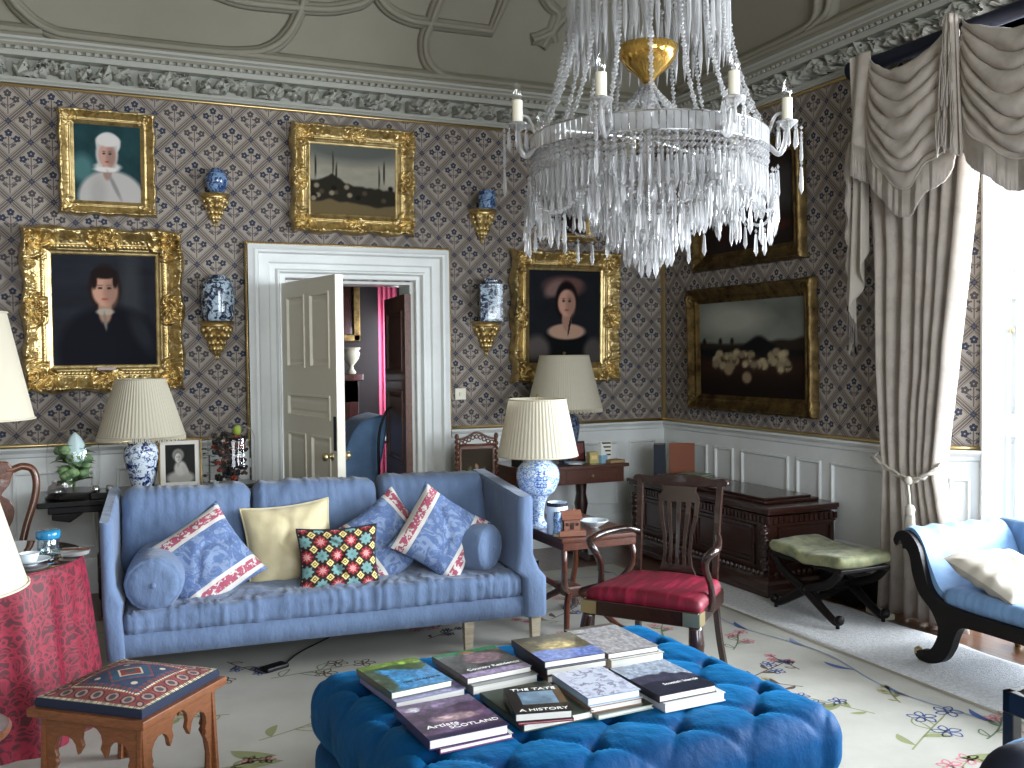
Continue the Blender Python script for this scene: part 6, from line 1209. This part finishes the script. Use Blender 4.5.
# ================================================================= X-FRAME STOOL
t = thing('curule_stool', 'black X-frame stool with a worn green and gold padded seat, near the chest', 'stool', (4.03, 4.47, .022), 0); t.scale = (1, .93, .97)
M['brocade'] = mat('green_brocade', (.56, .56, .40), .6, sheen=.2, var=((.40, .43, .30), 12, .42, .62), bump=(14, .5, .02))
mb = MB(); V, F = softbox((.40, .68, .075), .036, .02, lambda p, n: p+np.stack([0*p[:, 0], 0*p[:, 0], .018*(fbm(p[:, 0]*6+9, p[:, 1]*6+9, 3)-.5)*2-.012*np.cos(p[:, 1]*8)], 1)); mb.add(V+np.array([0, 0, .385]), F); s = mb.build('seat_cushion', M['brocade'], t, smooth=True)
mb = MB(); mb.b2((-.185, -.33, .325), (.185, .33, .35)); mb.build('seat_board', M['ebonised'], t, bevel=.006)
for sx in (-.17, .17):
    for s in (-1, 1):
        mb = MB(); P = spl([(sx, s*.31, .335), (sx, s*.21, .25), (sx, 0, .17), (sx, -s*.17, .08), (sx, -s*.27, .035), (sx, -s*.305, .055)], 7); mb.tube(P, list(np.interp(np.linspace(0, 1, len(P)), [0, .45, .8, 1], [.026, .030, .023, .019])), 10, sx=.8); mb.ball((sx, -s*.30, .052), .030, 12); mb.lathe([(.012, .0), (.012, .03)], (sx, -s*.285, .0), 8); mb.build('leg', M['ebonised'], t, smooth=True)
    mb = MB(); mb.ball((sx*1.12, 0, .172), .024, 12, sc3=(.6, 1, 1)); mb.build('boss', M['ebonised'], t, smooth=True)
mb = MB(); P = [(x, 0, .172) for x in np.linspace(-.17, .17, 15)]; mb.tube(P, [.014+.008*abs(math.sin(k*1.1)) for k in range(15)], 10); mb.build('stretcher', M['ebonised'], t, smooth=True)
t = thing('power_adaptor', 'flat white power adaptor on the floor by the curtain hem', 'adaptor', (4.33, 4.36, .0), R(-12)); mb = MB(); mb.box((0, 0, .0185), (.07, .20, .035)); mb.build('adaptor_body', M['ivory'], t, bevel=.006)
mb = MB(); mb.tube(spl([(0, .1, .02), (.02, .2, .01), (-.03, .35, .01), (.05, .5, .01)], 5), .005, 6); mb.build('cable', M['black'], t)
t = thing('black_case', 'low black box on the floor behind the X-frame stool', 'box', (4.42, 4.72, .0), 0); mb = MB(); mb.box((0, 0, .10), (.18, .34, .18)); mb.build('case_body', M['black'], t, bevel=.012)
mb = MB(); mb.tube([(-.1, -.08, .12), (-.12, -.04, .14), (-.12, .04, .14), (-.1, .08, .12)], .006, 6); mb.build('handle', M['chrome'], t)

# ================================================================= CONSOLE AND THINGS, FAR RIGHT CORNER
t = thing('console_table', 'reddish wooden console table in the far right corner behind the front lamp', 'table', (3.28, 6.66, 0))
mb = MB(); mb.b2((-.40, -.30, .725), (.51, .28, .752)); mb.b2((-.37, -.27, .61), (.48, .26, .725)); mb.build('tabletop', M['mahogany'], t, bevel=.004)
mb = MB(); mb.b2((-.02, -.276, .625), (.42, -.268, .71)); dr = mb.build('drawer', M['mahogany'], t, bevel=.003); mb = MB(); mb.ball((.2, -.285, .67), .012, 10); mb.build('knob', M['brass'], dr)
for x in (-.28, .25): mb = MB(); mb.lathe([(.05, .06), (.055, .10), (.03, .16), (.035, .3), (.055, .42), (.04, .5), (.05, .61)], (x, 0, 0), 18); mb.box((x, 0, .035), (.10, .46, .05)); mb.build('pedestal', dk, t, smooth=True, angle=40)
z = .7525
def card(nm, label, cat, x, y, sx, sy, sz, col, rz=0, z=z, m2=None):
    t = thing(nm, label, cat, (x, y, z), R(rz)); mb = MB(); mb.box((0, 0, sz/2), (sx, sy, sz)); mb.build('body', mat(nm+'_finish', col, .5), t, bevel=.002); return t
t = card('tea_box', 'small pale yellow box on the corner console right of the front lampshade', 'box', 3.535, 6.48, .075, .06, .085, (.72, .66, .42)); mb = MB(); mb.box((0, -.031, .045), (.05, .002, .03)); mb.build('label_panel', M['gilt_line'], t)
t = thing('obelisk', 'small pale blue pyramid ornament between the yellow box and the striped card', 'ornament', (3.605, 6.47, z), R(20)); mb = MB(); mb.box((0, 0, .03), (.07, .07, .06)); mb.build('base', mat('pale_blue_card', (.55, .70, .78), .5), t); mb = MB(); mb.add([(-.03, -.03, .06), (.03, -.03, .06), (.03, .03, .06), (-.03, .03, .06), (0, 0, .17)], [(0, 1, 4), (1, 2, 4), (2, 3, 4), (3, 0, 4), (0, 1, 2, 3)]); mb.build('spire', M['white_paint'], t)
t = thing('greeting_card', 'upright white card printed with dark bands at the right of the corner console', 'card', (3.685, 6.55, z), R(-15)); mb = MB(); mb.box((0, 0, .075), (.10, .012, .15)); mb.build('card_body', M['ivory'], t); mb = MB(); [mb.box((0, -.0065, .05+k*.03), (.088, .002, .012)) for k in range(4)]; mb.build('printed_bands', M['navy'], t)
card('book_stack_box', 'flat tan box at the right end of the corner console', 'box', 3.70, 6.44, .14, .10, .022, (.62, .50, .36), 8)
t = thing('photo_frame', 'small dark standing frame with a red picture on the corner console', 'photo frame', (3.475, 6.60, z), rot=(R(-8), 0, 0)); mb = MB(); mb.box((0, 0, .08), (.13, .014, .16)); mb.build('frame', M['black'], t, bevel=.003); mb = MB(); mb.box((0, -.0075, .08), (.10, .002, .125)); mb.build('picture', mat('red_print', (.42, .16, .15), .5), t)
t = thing('plates', 'two small stacked white plates on the corner console beside the lampshade', 'plates', (3.36, 6.44, z)); 
for k in range(2): mb = MB(); mb.lathe([(.035, 0), (.06, .006), (.078, .014), (.06, .010), (.001, .006)], (0, 0, k*.009), 28); mb.build('plate', M['porc_plain'], t, smooth=True)
card('cabinet_box', 'dark square box on the corner console half hidden by the front lamp', 'box', 3.02, 6.50, .22, .2, .12, (.10, .09, .09))
# fire screen with barley twist posts
t = thing('fire_screen', 'barley-twist fire screen with a floral needlework panel, behind the sofa right end', 'fire screen', (2.68, 6.72, 0), R(-4))
for s in (-1, 1):
    mb = MB(); n = 150; zz = np.linspace(.06, .955, n); P = np.stack([s*.155+.007*np.cos(zz*150), .007*np.sin(zz*150), zz], 1); mb.tube(P, .012, 8); mb.ball((s*.155, 0, .975), .018, 10, sc3=(1, 1, 1.4)); mb.build('twisted_post', M['walnut'], t, smooth=True)
    mb = MB(); mb.box((s*.155, 0, .03), (.04, .26, .05)); mb.build('foot', M['walnut'], t, bevel=.01)
mb = MB()
for a, b in (((-.14, .88), (.14, .905)), ((-.14, .42), (.14, .445)), ((-.14, .42), (-.12, .905)), ((.12, .42), (.14, .905)), ((-.14, .18), (.14, .2))): mb.b2((a[0], -.01, a[1]), (b[0], .01, b[1]))
mb.build('panel_frame', M['walnut'], t, bevel=.003); mb = MB()
for k in range(-4, 5): mb.tube([(k*.03+.014*math.cos(a), 0, .925+.05*math.exp(-(k/2.6)**2)+.014*math.sin(a)) for a in np.linspace(0, 2*PI, 12)], .005, 6)
mb.tube([(x, 0, .955+.05*math.exp(-(x/.075)**2)) for x in np.linspace(-.14, .14, 20)], .009, 8); mb.tube([(-.155, 0, .912), (.155, 0, .912)], .009, 8); mb.build('pierced_cresting', M['walnut'], t, smooth=True)
def p_fl(U, V):
    C = np.zeros(U.shape+(3,))+np.array((.20, .16, .11)); r_ = random.Random(3)
    for k in range(26): C = bl(C, msk(U, V, r_.gauss(.5, .15), r_.gauss(.5, .13), .06, .04, .5, r_.random()*3), r_.choice([(.55, .22, .22), (.35, .38, .22), (.60, .45, .35), (.30, .34, .20)]))
    return C
U, V = np.meshgrid(np.linspace(0, 1, 60), np.linspace(0, 1, 90), indexing='ij'); mb = MB(); mb.grid(np.stack([(U-.5)*.25, 0*U-.002, .44+V*.445], -1), p_fl(U, V)); mb.build('needlework_panel', M['paint_fab'], t)

# ================================================================= DAYBED
t = thing('daybed', 'dark scroll-end daybed upholstered in pale blue silk, in front of the window', 'daybed', (0, 0, 0))
XF = 3.83
pr = [(3.765, .610), (3.745, .650), (3.70, .668), (3.65, .655), (3.60, .60), (3.565, .50), (3.53, .41), (3.47, .36), (3.38, .345), (3.2, .335), (2.9, .332), (2.0, .33), (2.0, .262), (2.9, .262), (3.25, .262), (3.34, .25), (3.375, .20), (3.40, .13), (3.45, .06), (3.53, .028), (3.60, .035), (3.615, .060), (3.585, .082), (3.53, .095), (3.49, .15), (3.475, .22), (3.52, .30), (3.59, .36), (3.635, .45), (3.655, .54), (3.68, .575), (3.70, .575), (3.705, .60), (3.72, .615), (3.74, .585), (3.755, .59)]
P = spl([(a, 0, b) for a, b in pr+pr[:1]], 4)[:-1, [0, 2]]
for x in (XF+.0, 4.53): mb = MB(); mb.prism([tuple(p) for p in P], .05, 'yz', x+.02); mb.build('side_frame', M['ebonised'], t, bevel=.006)
for x in (XF+.02, 4.55): mb = MB(); mb.lathe([(.014, 0), (.02, .012), (.02, .03), (.01, .045)], (x, 3.60, .022 if x < 4 else 0), 12); mb.ball((x, 3.612, .062), .027, 12); c_ = mb.build('caster', M['brass'], t, smooth=True)
mb = MB(); mb.lathe([(.013, 0), (.02, .012), (.02, .035), (.016, .06), (.022, .10), (.02, .26)], (4.37, 3.30, 0), 12); mb.build('rear_leg', M['ebonised'], t, smooth=True)
U_ = np.linspace(XF+.03, 4.50, 24); prof = spl([(0, 3.73, .600), (0, 3.735, .645), (0, 3.70, .682), (0, 3.65, .675), (0, 3.60, .62), (0, 3.555, .52), (0, 3.50, .42), (0, 3.44, .375)], 5); A = np.array([[(x, p[1]+.0, p[2]+.006*math.sin(i*1.3)*(p[2] > .45)) for p in prof] for i, x in enumerate(U_)]); mb = MB(); mb.grid(A); B_ = A.copy(); B_[..., 1] += .05; B_[..., 2] -= .03; mb.grid(B_); mb.add(np.vstack([A[0], B_[0][::-1]]), [tuple(range(len(A[0])*2))]); mb.build('scroll_arm', M['pale_blue_silk'], t, smooth=True, angle=60)
mb = MB(); V, F = softbox((.68, 1.62, .10), .04, .04); mb.add(V+np.array([4.175, 2.66, .375]), F); mb.build('seat_cushion', M['pale_blue_silk'], t, smooth=True)
mb = MB(); V, F = softbox((.10, 1.80, .37), .045, .04); V[:, 2] -= .05*np.clip((V[:, 1]*-1+.2), 0, 1); mb.add(V+np.array([4.56, 2.84, .50]), F); mb.build('back_cushion', M['pale_blue_silk'], t, smooth=True)
t = pillow(.50, .42, .17, 34, .07, .015, 9).build('throw_pillow', M['ivory_linen'], None, smooth=True); tag(t, 'plain ivory linen pillow lying on the pale blue daybed', 'cushion')
t.matrix_world = Matrix.Translation((4.10, 3.29, .488))@Matrix.Rotation(R(10), 4, 'Z')@Matrix.Rotation(R(-70), 4, 'X')@Matrix.Rotation(R(8), 4, 'Y')

# ================================================================= BOTTOM RIGHT CORNER
t = thing('stool', 'black framed chair with a worn brown leather seat at the bottom right edge', 'chair', (2.90, 1.90, 0), R(-2))
mb = MB(); V, F = softbox((.44, .44, .05), .02, .04); mb.add(V+np.array([0, 0, .50]), F); mb.build('leather_seat', mat('brown_leather', (.42, .28, .19), .35, coat=.3, var=((.28, .18, .12), 14, .4, .6)), t, smooth=True)
mb = MB(); 
for a, b in (((-.25, -.25), (.25, -.22)), ((-.25, .22), (.25, .25)), ((-.25, -.25), (-.22, .25)), ((.22, -.25), (.25, .25))): mb.b2((a[0], a[1], .44), (b[0], b[1], .51))
mb.build('seat_rail', M['black_lacquer'], t, bevel=.003)
for x in (-.23, .23):
    for y in (-.23, .23): mb = MB(); mb.b2((x-.02, y-.02, .022), (x+.02, y+.02, .44)); mb.build('leg', M['black_lacquer'], t, bevel=.003)
t = thing('navy_tub_chair', 'rounded dark navy upholstered chair back with piping, cut by the bottom right corner', 'chair', (2.22, 1.64, 0), R(-8))
mb = MB(); V, F = softbox((.50, .16, .50), .075, .03, lambda p, n: np.stack([p[:, 0]*(1-.35*np.clip(p[:, 2]/.25, 0, 1)**2), p[:, 1], p[:, 2]], 1)); mb.add(V+np.array([0, 0, .36]), F); mb.build('backrest', M['navy'], t, smooth=True)
mb = MB(); V, F = softbox((.48, .44, .24), .05, .05); mb.add(V+np.array([0, -.26, .20]), F); mb.build('seat', M['navy'], t, smooth=True)
mb = MB(); a = np.linspace(0, PI, 30); mb.tube([(.20*math.cos(x), .078, .42+.17*math.sin(x)**.8) for x in a], .005, 6); mb.build('piping', M['pale_blue_silk'], t, smooth=True)
for x in (-.19, .19):
    for y in (-.42, .02): mb = MB(); mb.lathe([(.015, .022), (.024, .08)], (x, y, 0), 10); mb.build('foot', M['mahogany_dark'], t)

# ================================================================= CHANDELIER
HX, HY, HZ0 = 2.156, 3.453, 2.445
t = thing('chandelier', 'large tiered cut-crystal chandelier with candle arms hanging over the ottoman', 'chandelier', (HX, HY, 0))
cr_ = M['crystal']; RG = .482
mb = MB(); mb.lathe([(RG-.012, HZ0-.038), (RG+.004, HZ0-.038), (RG+.004, HZ0-.032)], n=96, cap=False); mb.lathe([(RG-.012, HZ0+.034), (RG+.004, HZ0+.034), (RG+.004, HZ0+.039), (RG-.012, HZ0+.039)], n=96, cap=False); mb.lathe([(.33, 3.19), (.335, 3.19), (.335, 3.215), (.33, 3.215)], n=64, cap=False)
for a in range(6): th = a*PI/3+.3; mb.tube([(RG*math.cos(th), RG*math.sin(th), HZ0), (.06*math.cos(th), .06*math.sin(th), HZ0+.03)], .006, 6); mb.tube([(.33*math.cos(th), .33*math.sin(th), 3.2), (0, 0, 3.3)], .006, 6)
mb.tube([(0, 0, HZ0-.3), (0, 0, 4.88)], .010, 8); mb.lathe([(.10, 4.86), (.11, 4.88), (.09, 4.895)], n=24); mb.build('frame', M['chrome'], t, smooth=True, angle=40)
band = MB(); nb = 112
for k in range(nb):
    a = 2*PI*k/nb; band.box((RG*math.cos(a), RG*math.sin(a), HZ0), (.012, 2*PI*RG/nb*.84, .066), rz=a)
band.build('faceted_band', cr_, t)
def prism_drop(L=.12, w_=.011):
    mb = MB(); mb.lathe([(.001, 0), (w_*.75, -.008), (w_*.75, -.012), (.001, -.020)], n=8, cap=False)
    mb.lathe([(.001, -.022), (w_*.6, -.030), (w_*.85, -.03-L*.55), (w_, -.03-L*.72), (.0008, -.03-L)], n=6, cap=False); return mb
drops = []; far = MB(); beads = MB(); fwd = np.array([-HX, -HY])/math.hypot(HX, HY)
def dropgeo(mb, p, L, w_=.009):
    x, y, z = p; b0 = [(x+w_*.8*math.cos(a), y+w_*.8*math.sin(a), z-.012) for a in (0, 1.57, 3.14, 4.71)]; mb.add([(x, y, z)]+b0+[(x, y, z-.024)], [(0, 1, 2), (0, 2, 3), (0, 3, 4), (0, 4, 1), (5, 2, 1), (5, 3, 2), (5, 4, 3), (5, 1, 4)])
    V = []; off = random.random()
    for r_, zz in ((.5, -.028), (.85, -.028-L*.55), (1, -.028-L*.75)): V += [(x+r_*w_*math.cos(a+off), y+r_*w_*math.sin(a+off), z+zz) for a in np.linspace(0, 2*PI, 6, endpoint=False)]
    V += [(x, y, z-.028-L), (x, y, z-.022)]; F = [(i*6+j, i*6+(j+1) % 6, (i+1)*6+(j+1) % 6, (i+1)*6+j) for i in (0, 1) for j in range(6)]+[(12+j, 12+(j+1) % 6, 18) for j in range(6)]+[((j+1) % 6, j, 19) for j in range(6)]; mb.add(V, F)
def bead(p, r_=.0135): x, y, z = p; beads.add([(x+r_, y, z), (x, y+r_, z), (x-r_, y, z), (x, y-r_, z), (x, y, z+r_), (x, y, z-r_)], [(0, 1, 4), (1, 2, 4), (2, 3, 4), (3, 0, 4), (1, 0, 5), (2, 1, 5), (3, 2, 5), (0, 3, 5)])
def tier(R_, z, L, n, w_=.009, rows=0, ph=0, jl=.0):
    for k in range(n):
        a = 2*PI*(k+ph)/n; x, y = R_*math.cos(a), R_*math.sin(a)
        for j in range(rows): bead((x, y, z+.012+j*.022))
        drops.append(((x, y, z-.004*random.random()), L*(1-jl*random.random()), w_))
tier(RG-.004, HZ0-.095, .12, 92, .010, 3); tier(RG-.05, HZ0-.06, .13, 80, .010, 2, .4); tier(RG-.02, HZ0-.20, .085, 50, .010, 1, .5, .3); tier(RG-.11, HZ0-.10, .13, 60, .010, 2); tier(.31, HZ0-.13, .12, 48, .0095, 2); tier(.235, HZ0-.20, .13, 36, .010, 1, .3); tier(.165, HZ0-.27, .13, 26, .0105, 1); tier(.095, HZ0-.345, .12, 16, .0115, 1, .2); tier(.035, HZ0-.40, .11, 6, .012, 1)
tier(.33, 3.17, .36, 50, .010, 1); tier(.29, 3.12, .22, 30, .009, 1); tier(.20, 3.05, .18, 18, .009, 1); tier(.31, 2.95, .08, 30, .009, 0)
tier(.335, 3.40, .16, 54, .009, 1); tier(.30, 3.6, .2, 40, .01, 1)
# bead ropes from upper ring to the main ring
for k in range(18):
    a = 2*PI*k/18
    for j in range(40): f = j/39; r_ = .32+(RG-.33)*f**2.6; z_ = 3.18-(3.18-HZ0-.045)*f; bead((r_*math.cos(a), r_*math.sin(a), z_), .0105 if j % 3 else .015)
for k in range(14):
    a = 2*PI*k/14
    for j in range(14): f = j/13; r_ = .03+.19*f**1.2; bead((r_*math.cos(a), r_*math.sin(a), 2.69-.19*f), .012)
# centre stem, gold bowl
mb = MB(); mb.lathe([(.012, 2.70), (.04, 2.735), (.085, 2.77), (.115, 2.81), (.128, 2.855), (.124, 2.858), (.11, 2.815), (.08, 2.778), (.03, 2.745)], n=40, cap=False); b = mb.build('gold_bowl', M['bowl_gold'], t, smooth=True); b['label'] = 'gilded glass bowl'
mb = MB(); mb.lathe([(.02, 2.50), (.05, 2.53), (.025, 2.57), (.03, 2.62), (.05, 2.65), (.022, 2.69), (.012, 2.71)], n=12); mb.build('crystal_stem', cr_, t); mb = MB(); mb.lathe([(.02, 2.86), (.03, 2.9), (.018, 2.95), (.03, 3.05), (.02, 3.15)], n=12); mb.build('crystal_stem', cr_, t)
# arms with candle tubes and bulbs
RC = .555
for k in range(7):
    th0 = math.atan2(fwd[1], fwd[0])-R(-69)*-1+0; phi = R(-69+51.43*k)          # phi: 0 faces the camera, positive to the right in view
    ang = math.atan2(fwd[1], fwd[0])+phi; c, s = math.cos(ang), math.sin(ang); cz = HZ0+.085
    mb = MB(); mb.tube(spl([(RG*c, RG*s, HZ0-.02), ((RG+.04)*c, (RG+.04)*s, HZ0-.055), ((RC-.01)*c, (RC-.01)*s, HZ0-.02), (RC*c, RC*s, HZ0+.045)], 6), .011, 8); mb.tube(spl([(RG*c, RG*s, HZ0+.03), ((RG+.03)*c, (RG+.03)*s, HZ0+.10), ((RG+.07)*c, (RG+.07)*s, HZ0+.10), (RC*c, RC*s, HZ0+.05)], 5), .007, 6)
    arm_ = mb.build('candle_arm', cr_, t, smooth=True); mb = MB(); mb.lathe([(.008, cz-.05), (.02, cz-.035), (.042, cz-.018), (.044, cz-.012), (.02, cz-.010), (.014, cz-.004)], (RC*c, RC*s, 0), 16, cap=False); mb.build('drip_pan', cr_, arm_)
    mb = MB(); mb.lathe([(.021, cz-.004), (.021, cz+.08), (.015, cz+.083)], (RC*c, RC*s, 0), 14); mb.build('candle_tube', M['ivory'], arm_, smooth=True, angle=40)
    mb = MB(); mb.lathe([(.012, cz+.083), (.020, cz+.100), (.021, cz+.113), (.012, cz+.145), (.002, cz+.162)], (RC*c, RC*s, 0), 14, cap=False); mb.build('bulb', glassmat('bulb_glass_%d' % k, gl=.12), arm_, smooth=True)
    for j in range(6): a = j*PI/3; drops.append(((RC*c+.04*math.cos(a), RC*s+.04*math.sin(a), cz-.02), .075, .008))
    drops.append((((RC+.055)*c, (RC+.055)*s, cz-.06), .10, .008)); drops.append((((RC+.055)*c, (RC+.055)*s, cz-.17), .11, .009))
    for j in range(9): bead(((RC+.055)*c, (RC+.055)*s, cz-.04-.02*j), .009)
    # festoon to the next arm with pendants, and a cluster under each arm
    a2 = ang+R(51.43)
    for j in range(31):
        f = j/30; a = ang+(a2-ang)*f; r_ = RG+.03; z_ = HZ0-.17-.14*math.sin(PI*f); bead((r_*math.cos(a), r_*math.sin(a), z_), .0085)
        if j % 5 == 3: drops.append(((r_*math.cos(a), r_*math.sin(a), z_-.015), .095, .010))
    for j in range(11): a = ang+R(random.uniform(-9, 9)); r_ = RG+random.uniform(.0, .04); drops.append(((r_*math.cos(a), r_*math.sin(a), HZ0-random.uniform(.08, .25)), .12, .009))
drops.sort(key=lambda d: -((d[0][0]*fwd[0]+d[0][1]*fwd[1])+(.3 if d[0][2] < 2.45 else -1)+.3*d[1]))
for i, (p, L, w_) in enumerate(drops):
    if i < 100: mb = MB(); dropgeo(mb, p, L, w_); mb.build('crystal_drop', cr_, t)
    else: dropgeo(far, p, L, w_)
f_ = far.build('crystal_drops', cr_, t); f_['kind'] = 'stuff'; b_ = beads.build('crystal_beads', cr_, t); b_['kind'] = 'stuff'
print('drops', len(drops))
